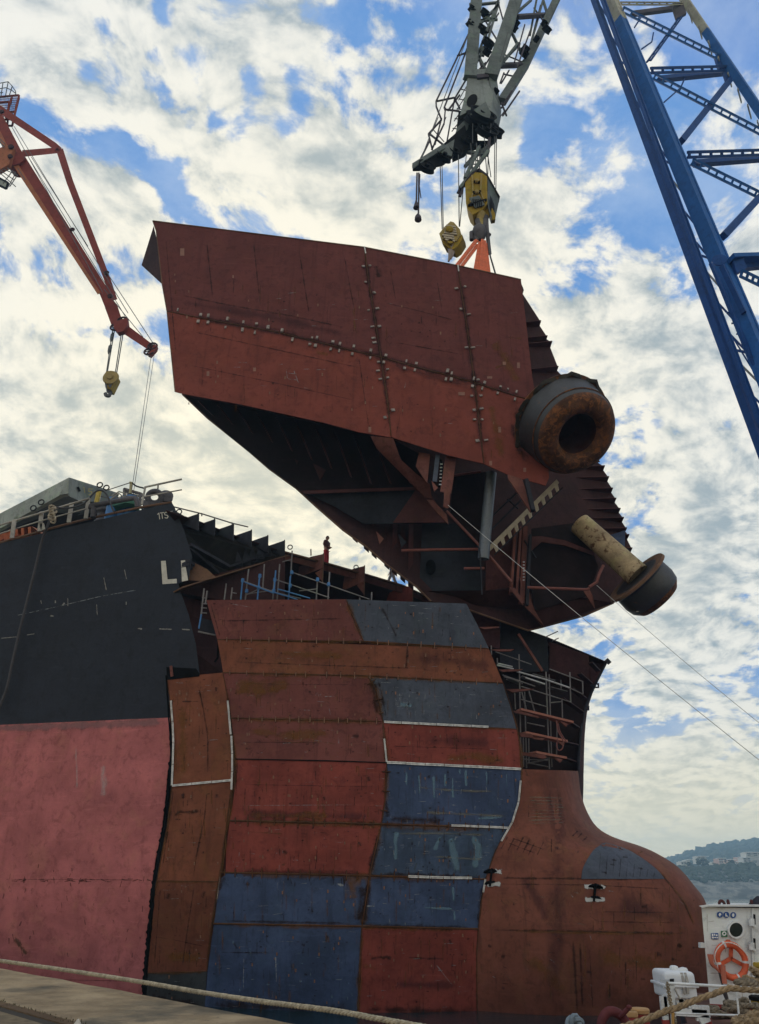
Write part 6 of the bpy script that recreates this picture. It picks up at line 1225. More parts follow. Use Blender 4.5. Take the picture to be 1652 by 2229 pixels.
rbeam([(745, 1590), (790, 1720)], [84, 78], 'boom_head', 'cred'); rbeam([(835, 1745), (1030, 1882)], [62, 46], 'fly_jib', 'cred')
rbeam([(-150, 165), (20, 285), (365, 515), (400, 548)], [50, 48, 44, 46], 'upper_tie', 'cred'); rbeam([(400, 540), (470, 760), (720, 1410), (765, 1555)], [48, 46, 44, 50], 'upper_tie', 'cred'); rbeam([(150, 568), (395, 545)], [46, 40], 'tie_strut', 'cred')
mb = MB(); mb.lathe(P(*q1((100, 600), RY-.3)), (0, 1, 0), [(kR*64, 0), (kR*66, .8), (kR*60, 1.6)], 28); mb.build('boom_joint', M['cred'], rc)
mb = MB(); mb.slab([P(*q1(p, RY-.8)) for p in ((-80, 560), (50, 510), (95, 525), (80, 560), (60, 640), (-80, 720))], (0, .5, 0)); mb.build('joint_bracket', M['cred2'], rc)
mb = MB(); 
for c_, w_ in (((75, 525), 20), ((70, 590), 18), ((15, 290), 16), ((740, 1530), 16)): mb.lathe(P(*q1(c_, RY-.9)), (0, -1, 0), [(kR*w_, 0), (kR*w_*.9, .15)], 14)
mb.build('joint_pin', M['inner'], rc)
for c_, r_ in (((825, 1690), 30), ((775, 1735), 28), ((1025, 1862), 26), ((1000, 1900), 26), ((715, 1368), 12), ((485, 1078), 12)):
    for k_ in (0,):
        mb = MB(); c = P(*q1(c_, RY-.2)); rr_ = kR*r_; mb.tube([c+Vector((math.cos(a)*rr_, math.sin(a)*rr_*.2, math.sin(a)*rr_)) for a in [i*math.pi/10 for i in range(20)]], .09, 6, closed=True)
        for a in (0, 1.05, 2.1): v = Vector((math.cos(a)*rr_, 0, math.sin(a)*rr_)); mb.tube([c-v, c+v], .05, 5)
        mb.build('sheave', M['inner'], rc)
mb = MB(); mb.slab([P(*q1(p, RY-.4)) for p in ((760, 1700), (855, 1670), (860, 1710), (830, 1760), (790, 1770), (765, 1740))], (0, .5, 0)); mb.build('sheave_cheek', M['cred'], rc); mb = MB(); mb.slab([P(*q1(p, RY-.3)) for p in ((1010, 1900), (1035, 1850), (1056, 1858), (1050, 1880), (1010, 1925), (990, 1915))], (0, .4, 0)); mb.build('sheave_cheek', M['cred'], rc)
for a, b in (((80, 390), (690, 1500)), ((95, 385), (860, 1640)), ((160, 540), (480, 1070)), ((490, 1085), (840, 1660)), ((720, 1370), (1030, 1845)), ((700, 1480), (960, 1800)), ((210, 590), (590, 1190))):
    mb = MB(); mb.tube([P(*q1(a, RY-.6)), P(*q1(b, RY-.6))], .035, 5); mb.build('stay_wire', M['wire'], rc)
for a, b in (((760, 1735), (716, 2035)), ((772, 1740), (722, 2035)), ((818, 1760), (775, 2040)), ((830, 1760), (784, 2045))):
    mb = MB(); mb.tube([P(*q1(a)), P(*q1(b))], .045, 6); mb.build('hoist_wire', M['wire'], rc)
for c_ in ((752, 1800), (737, 1880)):
    mb = MB(); c = P(*q1(c_)); mb.lathe(c+Vector((0, 0, .5)), (0, 0, -1), [(.04, 0), (.16, .3), (.14, .8), (.04, 1.1)], 8); mb.build('rope_clamp', M['wire'], rc)
for d_ in (0, 20):
    mb = MB(); a = P(*q1((1018+d_, 1910), RY)); b = P(285+d_*.15, 1080, RY-10) if not d_ else P(290, 1075, RY-10); mb.tube([a, b], .02, 6); mb.build('hoist_wire', M['wire'], rc)
# maintenance platform
M['mesh'] = plain('platform_grating', (.20, .07, .06), .7)
pf = [((-30, 190), (128, 175)), ((128, 175), (82, 382)), ((82, 382), (40, 380)), ((-30, 230), (60, 220)), ((60, 220), (50, 370)), ((80, 190), (40, 330)), ((-30, 300), (100, 285)), ((-30, 345), (95, 335)), ((128, 190), (100, 300))]
for a, b in pf:
    mb = MB(); mb.beam(P(*q1(a, RY+1)), P(*q1(b, RY+1.4)), .16, .16, (0, -1, 0)); mb.build('platform_frame', M['cred'], rc)
mb = MB()
for k in range(18): mb.beam(P(*q1((-30+9*k, 188-k*.8), RY+1.2)), P(*q1((-40+8*k, 330), RY+1.4)), .04, .04, (0, -1, 0))
for k in range(9): mb.beam(P(*q1((-30, 205+k*15), RY+1.2)), P(*q1((122-k*3, 195+k*14), RY+1.2)), .04, .04, (0, -1, 0))
mb.build('grating', M['mesh'], rc)
for pts in (((-30, 100), (55, 85), (82, 115), (105, 150), (105, 170)), ((-30, 135), (40, 125), (75, 140), (100, 160)), ((55, 85), (36, 185)), ((82, 115), (60, 185)), ((20, 92), (5, 190)), ((-30, 160), (20, 158))):
    mb = MB(); mb.tube([P(*q1(p, RY+1)) for p in pts], .05, 6); mb.build('platform_rail', M['wire'], rc)
for pts in (((-10, 690), (105, 790)), ((20, 672), (118, 712)), ((0, 680), (95, 745)), ((50, 665), (108, 700)), ((105, 700), (50, 800)), ((118, 712), (65, 790)), ((80, 690), (20, 770)), ((120, 668), (168, 745)), ((-20, 480), (30, 520)), ((-20, 450), (30, 500)), ((-10, 470), (25, 530))):
    mb = MB(); mb.tube([P(*q1(p, RY-1)) for p in pts], .045, 6); mb.build('cab_rail', M['wire'], rc)
mb = MB(); a = [P(*q1(p, RY-1)) for p in ((-20, 725), (55, 765), (42, 805), (-20, 775))]
for s_, e_ in zip(a, a[1:]+a[:1]): mb.beam(s_, e_, .16, .16, (0, -1, 0))
mb.build('cab_frame', M['cdark'], rc); mb = MB(); mb.slab(a, (0, .04, 0)); mb.build('cab_panel', M['greybox'], rc)
# small yellow hook block of the red crane
kb = thing('hook_block', 'small yellow hook block on four wires below the red crane', 'hook block', P(*q1((730, 2180))), 'hook blocks')
mb = MB(); fan = [(697, 2055), (715, 2032), (745, 2027), (775, 2038), (789, 2060), (745, 2150), (715, 2145)]; mb.slab([P(*q1(p, RY-.4)) for p in fan], (0, .9, 0)); mb.build('cheek_plate', M['yellow'], kb)
mb = MB(); mb.lathe(P(*q1((745, 2075), RY-.5)), (0, -1, 0), [(.7, 0), (.66, .1), (.3, .12), (.25, .25)], 20); mb.build('sheave_cover', M['yellow2'], kb)
mb = MB(); mb.slab([P(*q1(p, RY-.45)) for p in ((697, 2055), (712, 2090), (722, 2145), (708, 2140))], (0, .2, 0)); mb.slab([P(*q1(p, RY-.5)) for p in ((735, 2095), (760, 2095), (740, 2140), (728, 2130))], (0, .1, 0)); mb.build('painted_side_shade', M['wire'], kb)  # dark plates stand in for shade on the block's side
mb = MB(); mb.tube(catmull([tuple(P(*q1(p))) for p in ((726, 2145), (728, 2165), (738, 2175), (735, 2195), (715, 2195), (708, 2180))], 20), .16, 8); mb.build('hook', M['dkmetal'], kb)
# tag lines from the lifted section down to the right
for a, b, lb in (((971, 1096, 31.6), (1700, 1692, 22), 'upper of two taut white tag lines running down to the right edge'), ((1299, 1274, 34), (1700, 1612, 27), 'tag line further right starting at the underside of the lifted section')):
    mb = MB(); A_, B_ = P(*a), P(*b); n = 30
    mb.tube([A_.lerp(B_, i/n)-Vector((0, 0, 1.2*math.sin(math.pi*i/n)*.1)) for i in range(n+1)], .012, 5); single(mb, 'tag_line', plain('pale_line', (.5, .5, .5), .7), lb, 'line', 'tag lines')
# ================================================================ water, quay, tug deck, far shore, people
# water
def struct(mb, name, m, kind='structure', **kw): o = mb.build(name, m, **kw); o['kind'] = kind; return o
m, t, b = newmat('harbour_water'); co = N(t, 'ShaderNodeTexCoord').outputs['Object']
b.inputs['Base Color'].default_value = (.010, .030, .040, 1); b.inputs['Roughness'].default_value = .12
bp_ = N(t, 'ShaderNodeBump'); bp_.inputs['Strength'].default_value = .5; bp_.inputs['Distance'].default_value = .12
L(t, mth(t, 'ADD', noi(t, co, 1.2, 6, .6), mth(t, 'MULTIPLY', noi(t, co, .18, 3, .5), 2.0)), bp_.inputs['Height']); L(t, bp_.outputs[0], b.inputs['Normal']); M['water'] = m
mb = MB(); mb.grid([[Vector((x, y, -.35)) for x in (-1800, -300, 0, 300, 2600)] for y in (-400, 0, 30, 100, 400, 1950)]); struct(mb, 'sea_water', M['water'])
# quay
m, t, b = newmat('worn_concrete'); co = N(t, 'ShaderNodeTexCoord').outputs['Object']
c = mixc(t, sstep(t, noi(t, co, 1.2, 8, .65), .3, .7), (.21, .15, .085), (.44, .33, .20)); c = mixc(t, sstep(t, noi(t, co, .5, 5, .6), .52, .7), c, (.10, .085, .06)); c = mixc(t, sstep(t, noi(t, co, 14, 5, .7), .60, .7), c, (.07, .06, .05))
L(t, c, b.inputs['Base Color']); b.inputs['Roughness'].default_value = .9; bp_ = N(t, 'ShaderNodeBump'); bp_.inputs['Strength'].default_value = .7; bp_.inputs['Distance'].default_value = .03
L(t, mth(t, 'ADD', noi(t, co, 6, 8, .7), noi(t, co, 1.5, 3, .5)), bp_.inputs['Height']); L(t, bp_.outputs[0], b.inputs['Normal']); M['conc'] = m
QZ = 2.2
e0 = Pz(0, 2105.7, QZ); e1 = Pz(655, 2229, QZ); ed = (e1-e0).normalized(); en = Vector((-ed.y, ed.x, 0));
if en.y > 0: en = -en
A_ = e0-ed*90; B_ = e1+ed*40
mb = MB(); rs = random.Random(2); n = 260; top_, low_ = [], []
for i in range(n+1):
    p = A_.lerp(B_, i/n); w = mnoise.noise(p*1.3)*.05+max(0, mnoise.noise(p*.5+Vector((9, 0, 0))))*.10; top_.append(p+en*w)
mb.grid([[p+Vector((0, 0, -3.2)) for p in top_], [p+Vector((0, 0, -.12)) for p in top_], [p+en*.05 for p in top_], [p+en*.9 for p in top_], [p+en*14 for p in top_], [p+en*60 for p in top_]]); struct(mb, 'quay_edge', M['conc'], angle=60)
M['gravel'] = plain('brown_quay_paving', (.16, .12, .07), .95, 0, .35, 5); M['moss'] = grime('moss_strip', (.035, .030, .012), .9, 3, lo=.34, hi=.5)
# rail and channel set in the quay behind the coping
ra_ = Pz(0, 2182, QZ); rb_ = Pz(166, 2228, QZ); rd = (rb_-ra_).normalized(); rn = Vector((-rd.y, rd.x, 0)); rn = -rn if rn.y > 0 else rn
s_, e_ = ra_-rd*60, ra_+rd*30
mb = MB(); mb.beam(s_+rn*.10+Vector((0, 0, -.02)), e_+rn*.10+Vector((0, 0, -.02)), .18, .08); mb.build('x', M['conc']) if False else None
struct(mb, 'kerb_rail', steel('rusty_crane_rail', (.13, .085, .05), .3, .4))
mb = MB(); z = Vector((0, 0, .006)); pts = [s_.lerp(e_, i/160) for i in range(161)]
mb.grid([[p+rn*.20+z for p in pts], [p+rn*.36+z for p in pts]]); struct(mb, 'rail_channel', plain('channel_dirt', (.035, .028, .02), .95))
mb = MB(); mb.grid([[p+rn*.37+z*2 for p in pts], [p+rn*9+z*2 for p in pts]]); struct(mb, 'quay_paving', M['gravel'])
mb = MB(); rs = random.Random(4)
for i in range(900):
    u = rs.uniform(.42, .72); p = s_.lerp(e_, u)+rn*rs.gauss(.02, .05); h = rs.uniform(.02, .05); a = rs.uniform(0, 6.28); w = Vector((math.cos(a), math.sin(a), 0))*.012; mb.add([p-w, p+w, p+Vector((rs.uniform(-.02, .02), rs.uniform(-.02, .02), h))], [(0, 1, 2)])
mb.build('moss_tufts', plain('moss', (.06, .05, .02), .9))['kind'] = 'stuff'
mb = MB(); c = Pz(168, 2233, QZ); mb.lathe(c, (0, 0, 1), [(.055, 0), (.05, .015), (.012, .07), (.006, .075)], 14); single(mb, 'marker_cone', plain('chalky_white', (.5, .46, .40), .8), 'small pale cone standing on the quay at the bottom edge', 'cone')
# mooring rope above the quay edge
mb = MB(); rp = [(-60, 2084, 16.5), *[(x, y, Y) for (x, y), Y in zip(B8((0, 658), (350, 708), (700, 763), (1000, 815), (1300, 860), (1652, 905)), (16, 15, 14, 13.1, 12.2, 11.3))], (830, 2219, 10.8), (960, 2242, 10.4)]
mb.rope([P(*p) for p in rp], .033, .18, strands=3); single(mb, 'mooring_rope', plain('pale_mooring_rope', (.36, .31, .23), .95, 0, .35, 12), 'long pale braided mooring rope stretched low above the quay edge', 'rope')
# ---- tug / workboat at the right
TY = 19.5
M['wpaint'] = steel('white_boat_paint', (.70, .72, .74), .06, .08, (.40, .25, .12), .25, rough=.45, spk=.15, spkc=(.35, .2, .1), bump=.25)
M['deck'] = steel('boat_deck', (.14, .07, .06), .3, .3, (.07, .05, .04), .2, rough=.8)
M['dred'] = steel('deck_red', (.28, .045, .045), .2, .15)
boat = thing('tugboat', 'moored workboat with a white deckhouse, white railing and red brown deck at the lower right', 'boat', Pz(1600, 2229, 1.6)+Vector((0, 4, -1.6)))
b7 = lambda p, Y=TY: (*B7(p), Y)
DZ = P(*b7((1240, 1640))).z
mb = MB(); hl = [Vector((P(1385, 2200, 15).x-1.0, 12.0, DZ-.05)), Vector((P(1385, 2200, 15).x-1.0, 15.2, DZ-.05)), Vector((P(1490, 2180, 17.6).x, 17.6, DZ-.05)), Vector((P(1560, 2180, 20).x, 22.5, DZ-.05)), Vector((40, 23.5, DZ-.05)), Vector((40, 10.8, DZ-.05))]
mb.slab(hl, (0, 0, -.10)); mb.build('deck', M['deck'], boat)
mb = MB(); hs = [Vector((p.x, p.y, DZ-.15)) for p in hl]
mb.slab(hs, (0, 0, -2.6)); mb.build('hull', M['black'], boat)
mb = MB(); front = [b7((1160, 786)), b7((1900, 800)), b7((1900, 1650)), b7((1232, 1612))]
mb.slab(pl(front), (1.35, 2.6, 0)); mb.build('deckhouse', M['wpaint'], boat)
mb = MB(); mb.slab(pl([b7((1232, 1613), TY-.02), b7((1900, 1652), TY-.02), b7((1900, 1690), TY-.02), b7((1236, 1645), TY-.02)]), (1.2, 2.4, 0)); mb.build('deckhouse_plinth', M['dred'], boat)
mb = MB(); mb.slab(pl([b7((1137, 775), TY-.12), b7((1210, 766), TY-.12), b7((1900, 768), TY-.12), b7((1900, 784), TY-.12), b7((1220, 782), TY-.12), b7((1165, 792), TY-.12)]), (1.45, 2.9, 0)); mb.build('roof_edge', M['wpaint'], boat)
for x, dx in ((1337, 1), (1393, .35), (1594, .3)):
    mb = MB(); c = P(*b7((x, 770), TY+.6)); k7 = mpp(1600, 1980, TY)*.2548
    mb.tube([c+Vector((math.cos(a)*k7*24*dx, math.cos(a)*.1*(1-dx), math.sin(a)*k7*34)) for a in [i*math.pi/12 for i in range(13)]], .035, 8); mb.build('roof_eye', M['frame'], boat)
mb = MB(); c = P(*b7((1672, 772), TY+.6)); mb.lathe(c, (0, 0, 1), [(.30, 0), (.22, .08), (.06, .2)], 14); mb.build('mushroom_vent', M['inner2'], boat)
def ring(mb, cpx, r0_, r1_, Y, t=.05, m=0, n=40, sy=1.06):
    O_ = [P(cpx[0]+r0_*math.cos(2*math.pi*i/n), cpx[1]+r0_*sy*math.sin(2*math.pi*i/n), Y) for i in range(n)]; I_ = [P(cpx[0]+r1_*math.cos(2*math.pi*i/n), cpx[1]+r1_*sy*math.sin(2*math.pi*i/n), Y) for i in range(n)]
    mb.grid([O_+[O_[0]], I_+[I_[0]]], (0, t, 0), m)
cph = B7((1459, 981)); mb = MB(); ring(mb, cph, 18.2, 14.6, TY-.07, .08); mb.build('porthole_rim', M['wpaint'], boat)
m, t, b = newmat('porthole_glass'); b.inputs['Base Color'].default_value = (.012, .02, .02, 1); b.inputs['Roughness'].default_value = .06; M['glass'] = m
mb = MB(); mb.slab([P(cph[0]+14.8*math.cos(a), cph[1]+15.6*math.sin(a), TY-.04) for a in [k*math.pi/16 for k in range(32)]], (0, .03, 0)); mb.build('porthole_glass', M['glass'], boat)
mb = MB(); a, b = B7((1598, 800), (1604, 1600)); mb.beam(P(*a, TY-.03), P(*b, TY-.03), .05, .03, (0, -1, 0)); mb.build('door_frame', M['wpaint'], boat)
mb = MB(); mb.slab(pl([b7((1608, 815), TY-.03), b7((1800, 815), TY-.03), b7((1800, 1600), TY-.03), b7((1622, 1595), TY-.03)]), (0, .03, 0)); mb.build('door', M['wpaint'], boat)
for y in (910, 1115):
    mb = MB(); a, b = B7((1575, y+5), (1622, y+12)); mb.beam(P(*a, TY-.10), P(*b, TY-.10), .16, .08, (0, -1, 0)); a, b = B7((1582, y-12), (1590, y+38)); mb.tube([P(*a, TY-.12), P(*b, TY-.12)], .05, 8); mb.build('door_hinge', M['wpaint'], boat)
    mb = MB(); a, b = B7((1612, y-62), (1617, y+25)); mb.tube([P(*a, TY-.12), P(*b, TY-.12)], .025, 8); mb.build('door_handle', M['cdark'], boat)
mb = MB(); mb.slab(pl([b7((1155, 1090), TY-.04), b7((1190, 1092), TY-.04), b7((1190, 1135), TY-.04), b7((1157, 1135), TY-.04)]), (0, .15, 0)); mb.build('side_box', M['wpaint'], boat)
# signs on the deckhouse
M['sblue'] = plain('sign_blue', (.01, .07, .28), .4, 0, .05); M['sgreen'] = plain('sign_green', (.01, .13, .06), .4, 0, .05); M['swhite'] = plain('sign_white', (.75, .77, .78), .5, 0, .03)
def disc(mb, c, r, Y, m=0, t=.01, sx=1., sy=1.06, n=20, a0=0, a1=2*math.pi): mb.slab([P(c[0]+r*sx*math.cos(a0+(a1-a0)*k/n), c[1]+r*sy*math.sin(a0+(a1-a0)*k/n), Y) for k in range(n)], (0, t, 0), m)
icons = {1319: [[(-8, 2), (-6, -8), (0, -12), (7, -8), (9, 2), (3, 3), (2, 10), (-3, 12), (-6, 4)]], 1374: [[(-7, -10), (0, -10), (0, 2), (9, 6), (10, 11), (-6, 11)]], 1433: [[(-7, -4), (-6, -11), (-2, -9), (0, -12), (3, -9), (6, -10), (7, 2), (4, 11), (-3, 11), (-9, 3)]]}
for x, y, lab in ((1319, 851, 'blue round sign with a white helmeted head, leftmost of three'), (1374, 853, 'blue round sign with a white boot, middle of three'), (1433, 855, 'blue round sign with a white glove, rightmost of three')):
    mb = MB(); c = B7((x, y)); disc(mb, c, 6.3, TY-.03); disc(mb, c, 5.6, TY-.034, 1, .003) if False else None
    for s_ in icons[x]: mb.slab([P(c[0]+a*.33, c[1]+b*.33, TY-.045) for a, b in s_], (0, .008, 0), 1)
    mb.build('safety_sign', [M['sblue'], M['swhite']], boat, label=lab)
mb = MB(); mb.slab(pl([b7(p, TY-.03) for p in ((1243, 1008), (1304, 1008), (1306, 1062), (1247, 1060))]), (0, .01, 0))
for x, y, w, h in ((1250, 1014, 12, 22), (1268, 1014, 10, 16), (1284, 1020, 14, 14), (1252, 1040, 14, 14), (1272, 1042, 12, 10), (1290, 1042, 10, 12)): mb.slab(pl([b7(p, TY-.045) for p in ((x, y), (x+w, y), (x+w, y+h), (x, y+h))]), (0, .008, 0), 1)
mb.build('notice_sign', [M['sblue'], M['swhite']], boat, label='blue rectangular notice sign with white pictograms')
mb = MB(); mb.slab(pl([b7(p, TY-.03) for p in ((1328, 990), (1378, 988), (1382, 1042), (1332, 1042))]), (0, .01, 0)); ring(mb, B7((1356, 1013)), 4.6, 2.4, TY-.045, .008, 1, 20); mb.slab(pl([b7(p, TY-.045) for p in ((1342, 1026), (1350, 1024), (1346, 1034))]), (0, .008, 0), 1)
mb.build('lifebuoy_sign', [M['sgreen'], M['swhite']], boat, label='green sign with a white ring')
mb = MB(); 
for pts, w in ((((1515, 1055), (1545, 1060)), 3), (((1205, 915), (1270, 905)), 2.5), (((1240, 1112), (1320, 1112)), 2)):
    mb.ribbon(B7(*pts), w*.5, TY, .012)
for pts in (((1505, 1420), (1512, 1600)), ((1362, 1080), (1365, 1180)), ((1208, 830), (1212, 1000)), ((1232, 1350), (1330, 1352))): mb.ribbon(B7(*pts), 1.6, TY, .012)
mb.build('rust_runs', grime('rust_run', (.30, .15, .05), .6, 5, lo=.3, hi=.6), boat)
# life ring with Y shaped holder
M['ringo'] = plain('life_ring_orange', (.60, .10, .035), .6, 0, .25, 5); M['reflect'] = plain('reflective_tape', (.62, .63, .66), .4)
lr = thing('life_ring', 'orange life ring with silver bands and white cord hanging on the white deckhouse', 'life ring', P(*b7((1415, 1400), TY-.2)))
cR = B7((1415, 1246)); k7 = mpp(cR[0], cR[1], TY-.2); C0 = P(cR[0], cR[1], TY-.2); Rr = k7*.2548*120
mb = MB(); mb.tube([C0+Vector((math.cos(a)*Rr, 0, math.sin(a)*Rr*1.02)) for a in [k*math.pi/24 for k in range(48)]], k7*.2548*26, 14, closed=True); mb.build('ring_body', M['ringo'], lr)
for a in (2.85*0+1.9, -.05+6.28, 3.30, 5.0):
    mb = MB(); mb.tube([C0+Vector((math.cos(a+d)*Rr, 0, math.sin(a+d)*Rr*1.02)) for d in (-.07, 0, .07)], k7*.2548*27.2, 14); mb.build('reflective_band', M['reflect'], lr)
mb = MB(); an = [1.9, 0, 5.0, 3.3]; pts = []
for k in range(4):
    a = an[k] if k else 1.9
seq = [1.9, 0.0, -1.28, -2.98, -4.38]
for a, b in zip(seq, seq[1:]):
    for i in range(8):
        u = i/8; th = a+(b-a)*u; r_ = Rr*(1.19+.16*math.sin(math.pi*u)*(1 if a < 0 else -.6)); sag = -.06*math.sin(math.pi*u)*(1 if b < -.5 else 0); pts.append(C0+Vector((math.cos(th)*r_, -.10, math.sin(th)*r_+sag)))
mb.tube(pts, .012, 6, closed=True); mb.build('grab_cord', plain('white_cord', (.65, .6, .58), .8), lr)
mb = MB(); 
for p_ in ((1415, 1110), (1300, 1290), (1530, 1290)):
    a = P(*b7((1410, 1225), TY-.08)); b = P(*b7(p_, TY-.08)); mb.beam(a, b, k7*.2548*28, .05, (0, -1, 0))
mb.slab(pl([b7(p, TY-.1) for p in ((1375, 1065), (1408, 1065), (1408, 1130), (1380, 1130))]), (0, .05, 0)); mb.build('ring_holder', M['ringo'], boat)
mb = MB(); mb.tube(catmull([tuple(P(*b7(p, TY-.3))) for p in ((1235, 1190), (1250, 1270), (1290, 1310), (1320, 1350))], 12), .07, 8, r2=.02); mb.tube(catmull([tuple(P(*b7(p, TY-.35))) for p in ((1345, 1280), (1348, 1350), (1360, 1440))], 10), .055, 8)
single(mb, 'orange_rag', plain('faded_orange_cloth', (.45, .13, .08), .8), 'faded orange line thrower pouch hanging left of the life ring', 'pouch')
mb = MB(); mb.tube(catmull([tuple(P(*b7(p, TY-.3))) for p in ((1312, 1345), (1340, 1450), (1370, 1560), (1400, 1612))], 16), .022, 6); mb.tube(catmull([tuple(P(*b7(p, TY-.32))) for p in ((1360, 1520), (1385, 1590), (1405, 1615))], 8), .05, 6, r2=.03); single(mb, 'dark_cord', plain('dark_brown_cord', (.05, .04, .04), .9), 'dark cord hanging from the life ring down to the deck', 'cord')
# liferaft canister on its cradle
RYY = 16.5
def c3(p, Y=RYY): return (*C3(p), Y)
def rbox(c, sz, bev, seg=4):
    bm = bmesh.new(); bmesh.ops.create_cube(bm, size=1); bmesh.ops.scale(bm, vec=sz, verts=bm.verts)
    bmesh.ops.bevel(bm, geom=list(bm.edges), offset=bev, segments=seg, profile=.5, affect='EDGES')
    bmesh.ops.translate(bm, vec=c, verts=bm.verts); bm.verts.index_update()
    r_ = ([v.co.copy() for v in bm.verts], [[v.index for v in f.verts] for f in bm.faces]); bm.free(); return r_
raft = thing('liferaft_canister', 'white plastic liferaft canister strapped on a white steel cradle', 'liferaft', P(*c3((520, 560))))
kc = mpp(1470, 2140, RYY)*.16273
cc = P(*c3((515, 400), RYY+.35)); Mx = M['wcan'] = plain('canister_plastic', (.68, .71, .76), .4, 0, .04)
v, f = rbox(cc+Vector((0, 0, kc*70)), (kc*415, .75, kc*170), kc*52, 5); mb = MB(); mb.add(v, f); mb.build('upper_shell', Mx, raft, angle=50)
v, f = rbox(cc-Vector((0, 0, kc*75)), (kc*410, .74, kc*160), kc*30, 4); mb = MB(); mb.add(v, f); mb.build('lower_shell', Mx, raft, angle=50)
v, f = rbox(cc-Vector((0, 0, kc*8)), (kc*455, .84, kc*32), kc*10, 2); mb = MB(); mb.add(v, f); mb.build('rim', Mx, raft)
for x in (642, 690):
    mb = MB(); a = P(*c3((x-10, 272), RYY-.05)); b = P(*c3((x+10, 540), RYY-.05)); mb.beam(P(*c3((x-30, 262), RYY)), P(*c3((x+8, 400), RYY-.05)), .05, .02, (0, -1, 0)); mb.beam(P(*c3((x+8, 400), RYY-.06)), P(*c3((x+8, 545), RYY-.05)), .05, .02, (0, -1, 0)); mb.build('strap', M['rail'], raft)
mb = MB(); 
for q_ in ((330, 352, 450, 388), (370, 448, 425, 484)): mb.slab(pl([c3((q_[0], q_[1]), RYY-.04), c3((q_[2], q_[1]), RYY-.04), c3((q_[2], q_[3]), RYY-.04), c3((q_[0], q_[3]), RYY-.04)]), (0, .01, 0))
mb.build('label_patch', plain('grey_label', (.42, .45, .50), .5), raft)
mb = MB()
for y in (350, 364, 378): a, b = c3((458, y), RYY-.05), c3((515, y-2), RYY-.05); mb.beam(P(*a), P(*b), .015, .01, (0, -1, 0))
mb.build('print_lines', M['cdark'], raft)
mb = MB(); a = P(*c3((545, 262), RYY+.25)); v, f = rbox(a, (.42, .22, .10), .03, 2); mb.add([a+Matrix.Rotation(-.25, 3, 'Y') @ (p-a) for p in v], f); v, f = rbox(P(*c3((520, 235), RYY+.3)), (.16, .16, .18), .05, 2); mb.add(v, f); mb.build('release_cover', M['wpaint'], raft); 
mb = MB(); a = P(*c3((488, 280), RYY+.1)); mb.box(a, (.1, .08, .06)); mb.build('buckle', M['cdark'], raft)
for pts, w in ((((365, 575), (390, 830)), .12), (((420, 550), (440, 740)), .16), (((395, 820), (410, 946)), .10), (((560, 550), (600, 680)), .14), (((700, 545), (720, 650)), .12), (((745, 600), (750, 740)), .12), (((600, 560), (640, 780)), .12), (((850, 800), (855, 910)), .11), (((940, 700), (960, 860)), .10)):
    mb = MB(); a, b = c3(pts[0], RYY+.1), c3(pts[1], RYY+.1); mb.beam(P(*a), P(*b), w, .07, (0, -1, 0)); mb.build('cradle_leg', M['wpaint'], raft)
mb = MB(); mb.slab(pl([c3(p, RYY+.25) for p in ((395, 545), (690, 548), (700, 640), (660, 780), (560, 780), (520, 700), (400, 750))]), (0, .05, 0)); mb.build('cradle_plate', M['wpaint'], raft)
mb = MB(); mb.slab(pl([c3(p, RYY+.15) for p in ((590, 570), (740, 560), (745, 610), (640, 660), (600, 640))]), (0, .03, 0)); mb.build('release_gear', M['dred'], raft)
for pts in (((530, 780), (840, 800)), ((740, 745), (940, 755)), ((855, 905), (975, 855)), ((840, 800), (975, 810))):
    mb = MB(); a, b = c3(pts[0], RYY+.1), c3(pts[1], RYY+.1); mb.beam(P(*a), P(*b), .12, .1, (0, -1, 0)); mb.build('cradle_bar', M['wpaint'], raft)
for pts in (((398, 890), (410, 960)), ((955, 870), (975, 960))):
    mb = MB(); a, b = c3(pts[0], RYY+.1), c3(pts[1], RYY+.1); mb.beam(P(*a), P(*b), .12, .08, (0, -1, 0)); mb.build('cradle_foot', M['dred'], raft)
# railing
RL = 14.5
def rr_(pts, r, name='rail_bar', m='wpaint'): mb = MB(); mb.tube([P(*c3(p, RL)) for p in pts], r, 10); mb.build(name, M[m], boat)
kl = mpp(1500, 2150, RL)*.16273
rr_(((440, 402), (900, 428), (1300, 452), (1800, 486)), kl*18); rr_(((540, 806), (1100, 824), (1800, 842)), kl*12); rr_(((1348, 480), (1380, 780), (1400, 960)), kl*13, 'rail_post')
mb = MB(); a, b = c3((485, 420), RL+.02), c3((515, 1000), RL+.02); mb.beam(P(*a), P(*b), kl*64, kl*22, (0, -1, 0)); mb.build('rail_post', M['wpaint'], boat)
mb = MB(); ch = [(425, 390), (440, 500), (460, 620), (485, 740), (520, 880), (540, 980)]; cp = catmull([tuple(P(*c3(p, RL-.12))) for p in ch], 24)
for i in range(24):
    c = (cp[i]+cp[i+1])/2; d = (cp[i+1]-cp[i]).normalized(); x = d.cross(Vector((0, 1, 0))).normalized() if i % 2 else Vector((0, 1, 0)); l = (cp[i+1]-cp[i]).length*.72
    mb.tube([c+d*math.cos(a)*l+x*math.sin(a)*.028 for a in [k*math.pi/5 for k in range(10)]], .010, 5, closed=True)
mb.build('chain', steel('old_chain', (.28, .22, .15), .4, .4), boat)
mb = MB(); a, b = c3((498, 720), RL-.15), c3((500, 980), RL-.15); mb.beam(P(*a), P(*b), kl*26, .05, (0, -1, 0)); mb.build('rail_tag', plain('ochre_tag', (.45, .25, .07), .7), boat)
mb = MB(); mb.tube([P(*c3(p, RL-.02)) for p in ((525, 470), (560, 550), (600, 610))], .015, 6); mb.build('hook_rod', M['rail'], boat)
